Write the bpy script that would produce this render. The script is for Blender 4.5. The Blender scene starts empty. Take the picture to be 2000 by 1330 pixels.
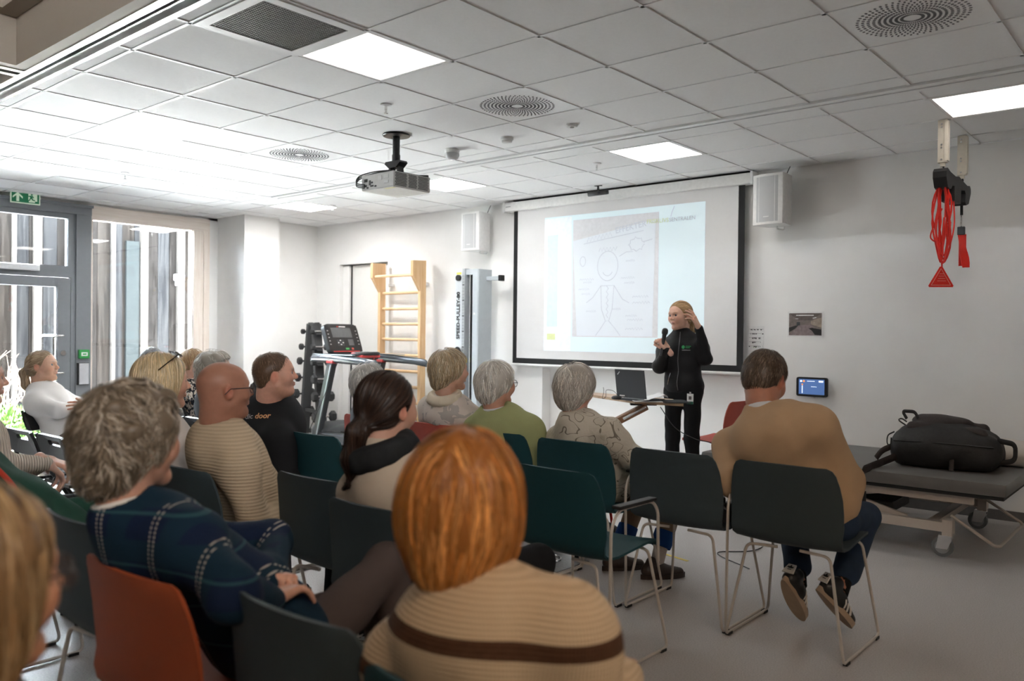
import bpy, bmesh, math, random
import numpy as np
from mathutils import Vector, Matrix
from mathutils.bvhtree import BVHTree

SC = bpy.context.scene
COL = SC.collection
random.seed(7)
RNG = np.random.default_rng(7)

# ------------------------------------------------------------------ camera, world, sun, exposure
EYE = 1.36                                   # camera height above the floor
YAW, PITCH, ROLL, FPX = -0.70677, -0.008254, 0.010536, 1610.08
FW = Vector((math.sin(YAW) * math.cos(PITCH), math.cos(YAW) * math.cos(PITCH), math.sin(PITCH)))
_r = Vector((math.cos(YAW), -math.sin(YAW), 0))
_u = _r.cross(FW)
RT = _r * math.cos(ROLL) + _u * math.sin(ROLL)
UP = -_r * math.sin(ROLL) + _u * math.cos(ROLL)
cam = bpy.data.cameras.new('camera')
cam.sensor_width = 36.0
cam.lens = FPX / 2000 * 36.0
cam.clip_start = 0.05
cam.dof.use_dof = True
cam.dof.focus_distance = 5.2
cam.dof.aperture_fstop = 2.4
camo = bpy.data.objects.new('camera', cam)
COL.objects.link(camo)
camo.matrix_world = Matrix(((RT.x, UP.x, -FW.x, 0), (RT.y, UP.y, -FW.y, 0), (RT.z, UP.z, -FW.z, EYE), (0, 0, 0, 1)))
SC.camera = camo

SC.view_settings.view_transform = 'Standard'
SC.view_settings.look = 'None'
SC.view_settings.exposure = 0.32
SC.view_settings.gamma = 1.0
SC.view_settings.use_curve_mapping = False
SC.cycles.use_denoising = True
SC.cycles.use_adaptive_sampling = True
SC.cycles.adaptive_threshold = 0.035
SC.cycles.max_bounces = 8
SC.cycles.diffuse_bounces = 4
SC.cycles.glossy_bounces = 3
SC.cycles.transparent_max_bounces = 12
SC.cycles.use_guiding = True
SC.cycles.time_limit = 780.0
SC.cycles.caustics_reflective = False
SC.cycles.caustics_refractive = False
SC.cycles.sample_clamp_indirect = 0.0

wd = bpy.data.worlds.new('sky')
SC.world = wd
wd.use_nodes = True
bgn = wd.node_tree.nodes['Background']
bgn.inputs[0].default_value = (0.86, 0.93, 1.0, 1)
bgn.inputs[1].default_value = 120.0

sun = bpy.data.lights.new('sun', 'SUN')
sun.energy = 620.0
sun.angle = math.radians(1.0)
sun.color = (1.0, 0.97, 0.94)
suno = bpy.data.objects.new('sun', sun)
COL.objects.link(suno)
suno.rotation_euler = Vector((0.16, 0.66, -0.74)).to_track_quat('-Z', 'Y').to_euler()
# emission of the ceiling panels; the zone beyond the ceiling track is turned up, the near right one is dimmed
PANEL_LIGHT = {(-8, 5.57): 40.0, (-4, 5.57): 21.0, (0, 5.57): 8.0, (4, 5.57): 3.0, (-8, 2.617): 10.0, (-4, 2.617): 4.0, (0, 2.617): 2.6, (4, 2.617): 1.2}

# sampling portals in the glazed openings (they give off no light of their own)
for (y0, y1, z0, z1) in ((4.18, 5.445, .1, 2.655), (2.87, 3.93, .1, 2.64), (1.98, 2.66, .1, 2.655)):
    pl = bpy.data.lights.new('sky_portal', 'AREA')
    pl.shape = 'RECTANGLE'; pl.size = z1 - z0; pl.size_y = y1 - y0
    pl.cycles.is_portal = True
    po = bpy.data.objects.new('sky_portal', pl)
    COL.objects.link(po)
    po.location = (-10.20, (y0 + y1) / 2, (z0 + z1) / 2)
    po.rotation_euler = (0, math.radians(-90), 0)

def at(px, py, D):
    """world point seen at pixel (px, py) at depth D in front of the camera"""
    v = FW + RT * ((px - 1000) / FPX) - UP * ((py - 665) / FPX)
    return Vector((0, 0, EYE)) + v * D
# ------------------------------------------------------------------ helpers: objects and labels
def link(o, parent=None):
    COL.objects.link(o)
    if parent is not None:
        o.parent = parent
    return o

def tag(o, label, cat, group=None):
    o['label'] = label
    o['category'] = cat
    if group:
        o['group'] = group
    return o

def struct(o):
    o['kind'] = 'structure'
    return o

def empty(name, loc=(0, 0, 0), rz=0.0, parent=None):
    o = bpy.data.objects.new(name, None)
    o.empty_display_size = 0.1
    o.location = loc
    o.rotation_euler = (0, 0, rz)
    return link(o, parent)

def copy_tree(o, parent=None):
    c = o.copy()
    link(c, parent)
    for ch in list(o.children):
        copy_tree(ch, c)
    return c

def rotm(axis, a):
    return Matrix.Rotation(a, 3, axis)

class MB:
    """collects shapes, builds ONE mesh object"""
    def __init__(s):
        s.v = []; s.f = []; s.m = []
    def add(s, vs, fs, mi=0):
        b = len(s.v)
        s.v += [tuple(p) for p in vs]
        s.f += [tuple(b + i for i in f) for f in fs]
        s.m += [mi] * len(fs)
        return s
    def box(s, c, d, R=None, mi=0, bev=0.0):
        hx, hy, hz = d[0] / 2, d[1] / 2, d[2] / 2
        if bev > 0:
            bev = min(bev, hx * .9, hy * .9, hz * .9)
            bm = bmesh.new()
            bmesh.ops.create_cube(bm, size=1)
            bmesh.ops.scale(bm, vec=(d[0], d[1], d[2]), verts=bm.verts)
            bmesh.ops.bevel(bm, geom=bm.edges[:], offset=bev, segments=2, affect='EDGES', profile=0.6)
            vs = [v.co.copy() for v in bm.verts]
            fs = [[v.index for v in f.verts] for f in bm.faces]
            bm.free()
        else:
            vs = [Vector((x, y, z)) for x in (-hx, hx) for y in (-hy, hy) for z in (-hz, hz)]
            fs = [(0, 1, 3, 2), (4, 6, 7, 5), (0, 4, 5, 1), (2, 3, 7, 6), (0, 2, 6, 4), (1, 5, 7, 3)]
        C = Vector(c)
        vs = [C + (R @ p if R is not None else p) for p in vs]
        return s.add(vs, fs, mi)
    def bx(s, x0, x1, y0, y1, z0, z1, mi=0, bev=0.0):
        return s.box(((x0 + x1) / 2, (y0 + y1) / 2, (z0 + z1) / 2), (abs(x1 - x0), abs(y1 - y0), abs(z1 - z0)), None, mi, bev)
    def tube(s, path, r, n=8, mi=0, caps=True, flat=None):
        P = [Vector(p) for p in path]
        rs = r if isinstance(r, (list, tuple)) else [r] * len(P)
        rings = []
        N = None
        for i, p in enumerate(P):
            t = (P[min(i + 1, len(P) - 1)] - P[max(i - 1, 0)])
            if t.length < 1e-9: t = Vector((0, 0, 1))
            t.normalize()
            if N is None:
                a = Vector((0, 0, 1)) if abs(t.z) < .9 else Vector((1, 0, 0))
                N = (a - t * a.dot(t)).normalized()
            else:
                N = (N - t * N.dot(t))
                if N.length < 1e-6:
                    a = Vector((0, 0, 1)) if abs(t.z) < .9 else Vector((1, 0, 0))
                    N = (a - t * a.dot(t))
                N.normalize()
            B = t.cross(N)
            fl = flat if flat else 1.0
            rings.append([p + (N * math.cos(2 * math.pi * k / n) + B * math.sin(2 * math.pi * k / n) * fl) * rs[i] for k in range(n)])
        vs = [q for rg in rings for q in rg]
        fs = []
        for i in range(len(P) - 1):
            for k in range(n):
                a = i * n + k; b = i * n + (k + 1) % n
                fs.append((a, b, b + n, a + n))
        if caps:
            fs.append(tuple(range(n - 1, -1, -1)))
            fs.append(tuple((len(P) - 1) * n + k for k in range(n)))
        return s.add(vs, fs, mi)
    def cyl(s, a, b, r, n=16, mi=0, r2=None):
        return s.tube([a, b], [r, r if r2 is None else r2], n, mi)
    def lathe(s, prof, c=(0, 0, 0), n=20, mi=0, R=None):
        vs = []; fs = []
        C = Vector(c)
        for (r, z) in prof:
            for k in range(n):
                p = Vector((r * math.cos(2 * math.pi * k / n), r * math.sin(2 * math.pi * k / n), z))
                vs.append(C + (R @ p if R is not None else p))
        m = len(prof)
        for i in range(m - 1):
            for k in range(n):
                a = i * n + k; b = i * n + (k + 1) % n
                fs.append((a, b, b + n, a + n))
        fs.append(tuple(range(n - 1, -1, -1)))
        fs.append(tuple((m - 1) * n + k for k in range(n)))
        return s.add(vs, fs, mi)
    def prism(s, poly, d, O=(0, 0, 0), U=(1, 0, 0), V=(0, 0, 1), mi=0):
        """poly in the (U,V) plane at O, extruded by vector d"""
        O, U, V, d = Vector(O), Vector(U), Vector(V), Vector(d)
        n = len(poly)
        a = [O + U * p[0] + V * p[1] for p in poly]
        b = [q + d for q in a]
        fs = [tuple(range(n - 1, -1, -1)), tuple(range(n, 2 * n))]
        fs += [(i, (i + 1) % n, n + (i + 1) % n, n + i) for i in range(n)]
        return s.add(a + b, fs, mi)
    def sheet(s, rows, th=0.0, mi=0):
        """rows: grid of points; thickened along the normal by th"""
        nr, nc = len(rows), len(rows[0])
        A = [[Vector(p) for p in r] for r in rows]
        vs = [p for r in A for p in r]
        fs = [(i * nc + j, i * nc + j + 1, (i + 1) * nc + j + 1, (i + 1) * nc + j) for i in range(nr - 1) for j in range(nc - 1)]
        if th:
            vb = []
            for i in range(nr):
                for j in range(nc):
                    du = A[min(i + 1, nr - 1)][j] - A[max(i - 1, 0)][j]
                    dv = A[i][min(j + 1, nc - 1)] - A[i][max(j - 1, 0)]
                    nn = du.cross(dv)
                    nn.normalize()
                    vb.append(A[i][j] + nn * th)
            k = nr * nc
            fs += [tuple(k + q for q in reversed(f)) for f in fs]
            ring = [j for j in range(nc)] + [i * nc + nc - 1 for i in range(1, nr)] + [(nr - 1) * nc + j for j in range(nc - 2, -1, -1)] + [i * nc for i in range(nr - 2, 0, -1)]
            L = len(ring)
            fs += [(ring[(q + 1) % L], ring[q], k + ring[q], k + ring[(q + 1) % L]) for q in range(L)]
            vs = vs + vb
        return s.add(vs, fs, mi)
    def build(s, name, mat, parent=None, smooth=False, loc=None, fixn=True):
        me = bpy.data.meshes.new(name)
        me.from_pydata(s.v, [], s.f)
        mats = mat if isinstance(mat, (list, tuple)) else [mat]
        for m in mats: me.materials.append(m)
        if len(mats) > 1: me.polygons.foreach_set('material_index', s.m)
        if fixn:
            bm = bmesh.new(); bm.from_mesh(me)
            bmesh.ops.recalc_face_normals(bm, faces=bm.faces)
            bm.to_mesh(me); bm.free()
        if smooth:
            me.polygons.foreach_set('use_smooth', [True] * len(me.polygons))
            try: me.set_sharp_from_angle(angle=math.radians(40 if smooth is True else smooth))
            except Exception: pass
        o = bpy.data.objects.new(name, me)
        if loc is not None: o.location = loc
        return link(o, parent)

def bend(pts, r=0.04, n=5):
    """round the corners of a polyline"""
    P = [Vector(p) for p in pts]
    out = [P[0]]
    for i in range(1, len(P) - 1):
        a = (P[i - 1] - P[i]); b = (P[i + 1] - P[i])
        q = min(r, a.length * .48, b.length * .48)
        A = P[i] + a.normalized() * q; B = P[i] + b.normalized() * q
        for k in range(n + 1):
            t = k / n
            out.append(A * (1 - t) ** 2 + P[i] * 2 * t * (1 - t) + B * t * t)
    out.append(P[-1])
    return out

def spline(pts, n=8):
    P = [Vector(p) for p in pts]
    P = [P[0] * 2 - P[1]] + P + [P[-1] * 2 - P[-2]]
    out = []
    for i in range(1, len(P) - 2):
        for k in range(n):
            t = k / n
            out.append(0.5 * ((2 * P[i]) + (P[i + 1] - P[i - 1]) * t + (2 * P[i - 1] - 5 * P[i] + 4 * P[i + 1] - P[i + 2]) * t * t + (3 * P[i] - P[i - 1] - 3 * P[i + 1] + P[i + 2]) * t ** 3))
    out.append(P[-2])
    return out

def rrect(w, h, r, n=4, cx=0, cy=0):
    out = []
    for (sx, sy, a0) in ((1, 1, 0), (-1, 1, 90), (-1, -1, 180), (1, -1, 270)):
        for k in range(n + 1):
            a = math.radians(a0 + 90 * k / n)
            out.append((cx + sx * (w / 2 - r) + r * math.cos(a), cy + sy * (h / 2 - r) + r * math.sin(a)))
    return out

def text_obj(name, txt, size, mat, parent=None, M=None, depth=0.001, bold=0.0, align='CENTER', shear=0.0):
    cu = bpy.data.curves.new(name, 'FONT')
    cu.body = txt; cu.size = size; cu.extrude = depth; cu.align_x = align; cu.align_y = 'CENTER'
    cu.offset = bold; cu.shear = shear; cu.resolution_u = 3
    o = bpy.data.objects.new(name, cu)
    link(o)
    bpy.context.view_layer.update()
    dg = bpy.context.evaluated_depsgraph_get()
    me = bpy.data.meshes.new_from_object(o.evaluated_get(dg))
    bpy.data.objects.remove(o)
    me.materials.clear(); me.materials.append(mat)
    if M is not None: me.transform(M)
    ob = bpy.data.objects.new(name, me)
    return link(ob, parent)

def frame(O, U, V):
    """4x4 that maps local xy to U,V at O"""
    U = Vector(U).normalized(); V = Vector(V).normalized(); W = U.cross(V)
    return Matrix(((U.x, V.x, W.x, O[0]), (U.y, V.y, W.y, O[1]), (U.z, V.z, W.z, O[2]), (0, 0, 0, 1)))

# ------------------------------------------------------------------ materials
MATS = {}
def nodes(m):
    m.use_nodes = True
    nt = m.node_tree
    return nt, nt.nodes, nt.links, nt.nodes['Principled BSDF']

def pm(name, col, rough=0.5, metal=0.0, var=0.06, scale=30.0, bump=0.0, bscale=None, spec=0.5, sheen=0.0, emit=None, es=0.0, stretch=None, coat=0.0):
    """principled material with a procedural colour variation and optional fine bump"""
    if name in MATS: return MATS[name]
    m = bpy.data.materials.new(name)
    nt, N, L, B = nodes(m)
    tc = N.new('ShaderNodeTexCoord')
    src = tc.outputs['Object']
    if stretch:
        mp = N.new('ShaderNodeMapping'); mp.inputs['Scale'].default_value = stretch
        L.new(src, mp.inputs[0]); src = mp.outputs[0]
    nz = N.new('ShaderNodeTexNoise'); nz.inputs['Scale'].default_value = scale; nz.inputs['Detail'].default_value = 3
    L.new(src, nz.inputs['Vector'])
    mr = N.new('ShaderNodeMapRange')
    mr.inputs['From Min'].default_value = .25; mr.inputs['From Max'].default_value = .75
    mr.inputs['To Min'].default_value = 1 - var; mr.inputs['To Max'].default_value = 1 + var
    L.new(nz.outputs[0], mr.inputs[0])
    mx = N.new('ShaderNodeVectorMath'); mx.operation = 'SCALE'
    mx.inputs[0].default_value = col[:3]
    L.new(mr.outputs[0], mx.inputs['Scale'])
    L.new(mx.outputs[0], B.inputs['Base Color'])
    B.inputs['Roughness'].default_value = rough
    B.inputs['Metallic'].default_value = metal
    B.inputs['Specular IOR Level'].default_value = spec
    if sheen: B.inputs['Sheen Weight'].default_value = sheen
    if coat: B.inputs['Coat Weight'].default_value = coat
    if bump:
        n2 = nz
        if bscale:
            n2 = N.new('ShaderNodeTexNoise'); n2.inputs['Scale'].default_value = bscale
            L.new(src, n2.inputs['Vector'])
        bp = N.new('ShaderNodeBump'); bp.inputs['Strength'].default_value = bump; bp.inputs['Distance'].default_value = 0.01
        L.new(n2.outputs[0], bp.inputs['Height']); L.new(bp.outputs[0], B.inputs['Normal'])
    if emit is not None:
        B.inputs['Emission Color'].default_value = (*emit, 1); B.inputs['Emission Strength'].default_value = es
    MATS[name] = m
    return m

def attr_mat(name, rough=0.5, attr='Col', spec=0.4, sheen=0.0, sss=0.0, bump=0.0, bscale=200):
    """base colour from a colour attribute, slightly mottled"""
    if name in MATS: return MATS[name]
    m = bpy.data.materials.new(name)
    nt, N, L, B = nodes(m)
    at_ = N.new('ShaderNodeAttribute'); at_.attribute_name = attr
    tc = N.new('ShaderNodeTexCoord')
    nz = N.new('ShaderNodeTexNoise'); nz.inputs['Scale'].default_value = 45
    L.new(tc.outputs['Object'], nz.inputs['Vector'])
    mr = N.new('ShaderNodeMapRange'); mr.inputs['To Min'].default_value = .88; mr.inputs['To Max'].default_value = 1.12
    L.new(nz.outputs[0], mr.inputs[0])
    mx = N.new('ShaderNodeVectorMath'); mx.operation = 'SCALE'
    L.new(at_.outputs['Color'], mx.inputs[0]); L.new(mr.outputs[0], mx.inputs['Scale'])
    L.new(mx.outputs[0], B.inputs['Base Color'])
    B.inputs['Roughness'].default_value = rough
    B.inputs['Specular IOR Level'].default_value = spec
    if sss:
        B.inputs['Subsurface Weight'].default_value = sss
        B.inputs['Subsurface Radius'].default_value = (0.01, 0.004, 0.002)
        B.inputs['Subsurface Scale'].default_value = 0.3
    if bump:
        n2 = N.new('ShaderNodeTexNoise'); n2.inputs['Scale'].default_value = bscale
        L.new(tc.outputs['Object'], n2.inputs['Vector'])
        bp = N.new('ShaderNodeBump'); bp.inputs['Strength'].default_value = bump; bp.inputs['Distance'].default_value = 0.005
        L.new(n2.outputs[0], bp.inputs['Height']); L.new(bp.outputs[0], B.inputs['Normal'])
    MATS[name] = m
    return m

def emis(name, col, s):
    if name in MATS: return MATS[name]
    m = bpy.data.materials.new(name)
    nt, N, L, B = nodes(m)
    B.inputs['Base Color'].default_value = (*col, 1)
    B.inputs['Emission Color'].default_value = (*col, 1); B.inputs['Emission Strength'].default_value = s
    MATS[name] = m
    return m

def glass_mat(name='window_glass', tint=(0.93, 0.96, 0.97), refl=0.08):
    if name in MATS: return MATS[name]
    m = bpy.data.materials.new(name)
    m.use_nodes = True
    nt = m.node_tree; N = nt.nodes; L = nt.links
    N.clear()
    out = N.new('ShaderNodeOutputMaterial')
    tr = N.new('ShaderNodeBsdfTransparent'); tr.inputs[0].default_value = (*tint, 1)
    gl = N.new('ShaderNodeBsdfGlossy'); gl.inputs['Roughness'].default_value = 0.02
    fr = N.new('ShaderNodeFresnel'); fr.inputs[0].default_value = 1.45
    mr = N.new('ShaderNodeMath'); mr.operation = 'MULTIPLY'; mr.inputs[1].default_value = refl / 0.034 * 0.6
    mr.use_clamp = True
    L.new(fr.outputs[0], mr.inputs[0])
    mx = N.new('ShaderNodeMixShader')
    L.new(mr.outputs[0], mx.inputs[0]); L.new(tr.outputs[0], mx.inputs[1]); L.new(gl.outputs[0], mx.inputs[2])
    L.new(mx.outputs[0], out.inputs[0])
    MATS[name] = m
    return m

def wood(name, c1, c2, axis='Z', scale=1.0, rough=0.45):
    """stretched-noise grain along an axis"""
    if name in MATS: return MATS[name]
    m = bpy.data.materials.new(name)
    nt, N, L, B = nodes(m)
    tc = N.new('ShaderNodeTexCoord'); mp = N.new('ShaderNodeMapping')
    s = {'X': (1.2, 22, 22), 'Y': (22, 1.2, 22), 'Z': (22, 22, 1.2)}[axis]
    mp.inputs['Scale'].default_value = tuple(q * scale for q in s)
    L.new(tc.outputs['Object'], mp.inputs[0])
    nz = N.new('ShaderNodeTexNoise'); nz.inputs['Scale'].default_value = 2.2; nz.inputs['Detail'].default_value = 5; nz.inputs['Distortion'].default_value = .6
    L.new(mp.outputs[0], nz.inputs['Vector'])
    cr = N.new('ShaderNodeValToRGB')
    cr.color_ramp.elements[0].position = .3; cr.color_ramp.elements[0].color = (*c1, 1)
    cr.color_ramp.elements[1].position = .7; cr.color_ramp.elements[1].color = (*c2, 1)
    L.new(nz.outputs[0], cr.inputs[0]); L.new(cr.outputs[0], B.inputs['Base Color'])
    B.inputs['Roughness'].default_value = rough
    bp = N.new('ShaderNodeBump'); bp.inputs['Strength'].default_value = .08
    L.new(nz.outputs[0], bp.inputs['Height']); L.new(bp.outputs[0], B.inputs['Normal'])
    MATS[name] = m
    return m
# ------------------------------------------------------------------ the setting
CZ = EYE + 1.483                              # ceiling height
FY = 7.10                                     # front wall
WX = -10.10                                   # window wall
RX = 1.81                                     # right wall, out of view
M_white = pm('wall_paint', (0.86, 0.855, 0.84), .62, var=.015, scale=6, bump=.03, bscale=180)
M_ceil = pm('ceiling_tile_white', (0.86, 0.86, 0.86), .85, var=.02, scale=60, bump=.05, bscale=300)
M_bar = pm('grid_bar_white', (0.84, 0.84, 0.84), .45, var=.02)
M_void = pm('plenum_dark', (0.02, 0.02, 0.02), .9)
M_base = pm('baseboard_grey', (0.12, 0.115, 0.11), .5)
M_alu = pm('brushed_aluminium', (0.72, 0.73, 0.72), .16, 1.0, var=.08, scale=4)
M_slot = pm('rail_slot_black', (0.01, 0.01, 0.01), .7)
M_brown = pm('rear_soffit_brown', (0.30, 0.24, 0.185), .6, var=.03, scale=3)
M_doorgrey = pm('door_frame_grey', (0.225, 0.24, 0.26), .38, var=.03)
M_pine = wood('pale_window_wood', (0.78, 0.68, 0.60), (0.88, 0.81, 0.74), 'Z')
M_pineY = wood('pale_window_wood_across', (0.78, 0.68, 0.60), (0.88, 0.81, 0.74), 'Y')
M_glass = glass_mat()

def floor_mat():
    m = bpy.data.materials.new('vinyl_floor')
    nt, N, L, B = nodes(m)
    tc = N.new('ShaderNodeTexCoord')
    n1 = N.new('ShaderNodeTexNoise'); n1.inputs['Scale'].default_value = 160; n1.inputs['Detail'].default_value = 2
    n2 = N.new('ShaderNodeTexNoise'); n2.inputs['Scale'].default_value = 1.3; n2.inputs['Detail'].default_value = 4
    L.new(tc.outputs['Object'], n1.inputs['Vector']); L.new(tc.outputs['Object'], n2.inputs['Vector'])
    cr = N.new('ShaderNodeValToRGB')
    cr.color_ramp.elements[0].position = .32; cr.color_ramp.elements[0].color = (0.40, 0.375, 0.36, 1)
    cr.color_ramp.elements[1].position = .62; cr.color_ramp.elements[1].color = (0.54, 0.51, 0.495, 1)
    L.new(n1.outputs[0], cr.inputs[0])
    mr = N.new('ShaderNodeMapRange'); mr.inputs['To Min'].default_value = .92; mr.inputs['To Max'].default_value = 1.06
    L.new(n2.outputs[0], mr.inputs[0])
    mx = N.new('ShaderNodeVectorMath'); mx.operation = 'SCALE'
    L.new(cr.outputs[0], mx.inputs[0]); L.new(mr.outputs[0], mx.inputs['Scale'])
    L.new(mx.outputs[0], B.inputs['Base Color'])
    m2 = N.new('ShaderNodeMapRange'); m2.inputs['To Min'].default_value = .26; m2.inputs['To Max'].default_value = .42
    L.new(n2.outputs[0], m2.inputs[0]); L.new(m2.outputs[0], B.inputs['Roughness'])
    bp = N.new('ShaderNodeBump'); bp.inputs['Strength'].default_value = .03
    L.new(n1.outputs[0], bp.inputs['Height']); L.new(bp.outputs[0], B.inputs['Normal'])
    return m
fl = struct(MB().bx(WX - .25, RX + .2, -3.2, FY + .25, -.12, 0).build('floor', floor_mat()))

# front wall with a door recess and a low recess below the screen
w = MB()
yb = FY + .30
w.bx(WX - .2, -9.20, FY, yb, 0, 3.0)
w.bx(-9.20, -8.20, FY, yb, 2.285, 3.0)
w.bx(-8.20, -5.62, FY, yb, 0, 3.0)
w.bx(-5.62, -3.30, FY, yb, 0.985, 3.0)
w.bx(-3.30, RX + .2, FY, yb, 0, 3.0)
w.bx(-9.20, -8.20, FY + .16, yb, 0, 2.285)
w.bx(-5.62, -3.30, FY + .14, yb, 0, 0.985)
wf = struct(w.build('wall_front', M_white))
b = MB().bx(-3.28, RX, FY - .012, FY, 0, .075).bx(-8.19, -5.63, FY - .012, FY, 0, .075)
struct(b.build('baseboard_front', M_base))
# recessed sliding door: a pale panel with a dark gap at its left edge
d2 = struct(MB().bx(-9.045, -8.21, FY + .10, FY + .155, 0.01, 2.27, bev=.004).build('door_2', pm('sliding_door_white', (0.78, 0.775, 0.75), .5, var=.015)))
MB().bx(-9.062, -9.045, FY + .09, FY + .158, 0.01, 2.27).build('edge_seal', M_slot, d2)
MB().bx(-9.195, -9.065, FY + .06, FY + .159, 0.01, 2.27).build('door_jamb', M_white, d2)

# left wall around the glazing
w = MB()
w.bx(WX - .25, WX, -3.2, 5.79, CZ - .035, 3.1)
w.bx(WX - .25, WX, 5.655, 5.80, 0, CZ + .1)
w.bx(WX - .25, -9.45, 5.785, 6.30, 0, CZ + .1)
w.bx(WX - .25, -9.71, 6.30, FY + .05, 0, CZ + .1)
w.bx(WX - .25, WX, -3.2, 1.90, 0, CZ + .1)
struct(w.build('wall_left', M_white))
struct(MB().bx(RX, RX + .2, -3.2, FY + .2, 0, 3.2).build('wall_right', M_white))
struct(MB().bx(WX - .25, RX + .2, -3.4, -3.2, 0, 3.3).build('wall_back', pm('rear_wall_brown', (0.20, 0.16, 0.12), .7, var=.03)))

# suspended ceiling: slab with the single tiles and bars as its pieces
cl = struct(MB().bx(WX - .2, RX + .1, 1.70, FY + .1, CZ + .03, CZ + .14).build('ceiling', M_void))
GX = [-3.792 + .6 * a for a in range(-11, 11)]
GX[0] = WX; GX[-1] = RX
rows = [(1.868, 2.017)] + [(2.017 + .6 * k, 2.617 + .6 * k) for k in range(5)] + [(5.017, 5.205), (5.345, 5.57), (5.57, 6.17), (6.17, 6.77), (6.77, FY)]
LIGHTS = {(a, y) for a in (-8, -4, 0, 4) for y in (2.617, 5.57)}
VENTS = {(a, 3.817) for a in (-4, 0, 4)}
GRILLE = {(0, 2.017)}
TILE = {}
def tile_mesh(sx, sy):
    key = (round(sx, 3), round(sy, 3))
    if key not in TILE:
        me = MB().box((0, 0, 0), (sx, sy, .018), None, 0, bev=.003)
        o = me.build('tmp', M_ceil); TILE[key] = o.data
        bpy.data.objects.remove(o)
    return TILE[key]
ntile = 0
for (y0, y1) in rows:
    for i in range(len(GX) - 1):
        a = i - 11
        key = (a, round(y0, 3))
        if key in LIGHTS or key in VENTS or key in GRILLE: continue
        x0, x1 = GX[i], GX[i + 1]
        g = .016
        o = bpy.data.objects.new('ceiling_tile', tile_mesh(x1 - x0 - g, y1 - y0 - g))
        o.location = ((x0 + x1) / 2, (y0 + y1) / 2, CZ + .014)
        link(o, cl); ntile += 1
def grid_bar(x0, x1, y0, y1):
    MB().bx(x0, x1, y0, y1, CZ, CZ + .03).build('grid_bar', M_bar, cl)
for x in GX[1:-1]:
    grid_bar(x - .010, x + .010, 1.868, 5.20)
    grid_bar(x - .010, x + .010, 5.345, FY)
for (y0, y1) in rows[1:]:
    if abs(y0 - 5.345) > .01:
        grid_bar(WX, RX, y0 - .010, y0 + .010)
grid_bar(WX, RX, FY - .016, FY); grid_bar(WX, WX + .02, 1.87, FY); grid_bar(WX, RX, 1.868, 1.884)

# partition track in the middle of the ceiling: two white flanges and a dark slot
struct(MB().bx(-7.97, RX, 5.205, 5.262, CZ - .008, CZ + .03).bx(-7.97, RX, 5.288, 5.345, CZ - .008, CZ + .03).build('trim_1', M_bar))
struct(MB().bx(-7.97, RX, 5.262, 5.288, CZ + .01, CZ + .03).build('trim_2', M_slot))
MBx = MB().bx(WX, -7.97, 5.205, 5.345, CZ + .005, CZ + .02); struct(MBx.build('trim_3', M_ceil))
# polished rail between this room and the one behind the camera
r0 = MB()
for (y0, y1, z) in ((1.722, 1.752, CZ - .055), (1.752, 1.785, CZ - .035), (1.808, 1.840, CZ - .035), (1.840, 1.868, CZ - .055)):
    r0.bx(WX, RX, y0, y1, z, CZ + .03)
struct(r0.build('trim_4', M_alu))
struct(MB().bx(WX, RX, 1.785, 1.808, CZ - .015, CZ + .03).build('trim_5', M_slot))
r1 = MB().bx(-5.20, -5.155, -3.2, 1.722, CZ - .055, CZ + .02).bx(-5.10, -5.055, -3.2, 1.722, CZ - .055, CZ + .02)
struct(r1.build('trim_6', M_alu))
struct(MB().bx(-5.155, -5.10, -3.2, 1.722, CZ - .03, CZ + .02).build('trim_7', M_slot))
# rear room: stepped soffit recess and the ceiling above it
s = MB()
s.bx(-5.055, RX, 1.66, 1.722, CZ - .05, CZ + .62)
s.bx(-5.055, -4.99, -3.2, 1.66, CZ - .05, CZ + .62)
s.bx(-4.99, RX, 1.56, 1.66, CZ + .21, CZ + .62)
s.bx(-4.99, -4.89, -3.2, 1.56, CZ + .21, CZ + .62)
struct(s.build('trim_8', M_brown))
struct(MB().bx(-5.06, RX + .2, -3.4, 1.75, CZ + .52, CZ + .66).bx(WX - .2, -5.20, -3.4, 1.722, CZ, CZ + .2).build('ceiling_rear', M_brown))

# ---- glazed door unit
dr = struct(MB().bx(WX - .09, WX + .06, 2.70, 4.150, 2.69, 2.800).build('door_1', M_doorgrey))
MB().bx(WX - .09, WX + .09, 2.70, 4.160, 2.775, 2.805, bev=.004).build('head_cap', M_doorgrey, dr)
MB().bx(WX - .09, WX + .05, 3.985, 4.150, 0, 2.69).build('door_post', M_doorgrey, dr)
MB().bx(WX - .09, WX + .05, 2.70, 2.84, 0, 2.69).build('door_post', M_doorgrey, dr)
f = MB().bx(WX - .07, WX + .02, 2.84, 3.985, 2.635, 2.69).bx(WX - .07, WX + .02, 2.84, 2.90, 2.085, 2.635).bx(WX - .07, WX + .02, 3.905, 3.985, 2.085, 2.635).bx(WX - .07, WX + .02, 2.84, 3.985, 1.955, 2.085)
f.build('transom_frame', M_doorgrey, dr)
MB().bx(WX - .03, WX - .022, 2.90, 3.905, 2.085, 2.635).build('transom_pane', M_glass, dr)
MB().bx(WX - .075, WX + .03, 3.935, 3.985, 0, 1.955).build('door_stop', M_doorgrey, dr)
lf = MB().bx(WX - .06, WX + .035, 3.790, 3.928, .02, 1.945, bev=.003).bx(WX - .06, WX + .035, 2.87, 2.99, .02, 1.945, bev=.003).bx(WX - .06, WX + .035, 2.99, 3.79, 1.842, 1.945).bx(WX - .06, WX + .035, 2.99, 3.79, .02, .13)
leaf = lf.build('door_leaf', M_doorgrey, dr)
MB().bx(WX - .02, WX - .012, 2.99, 3.79, .13, 1.842).build('door_pane', M_glass, dr)
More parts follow.
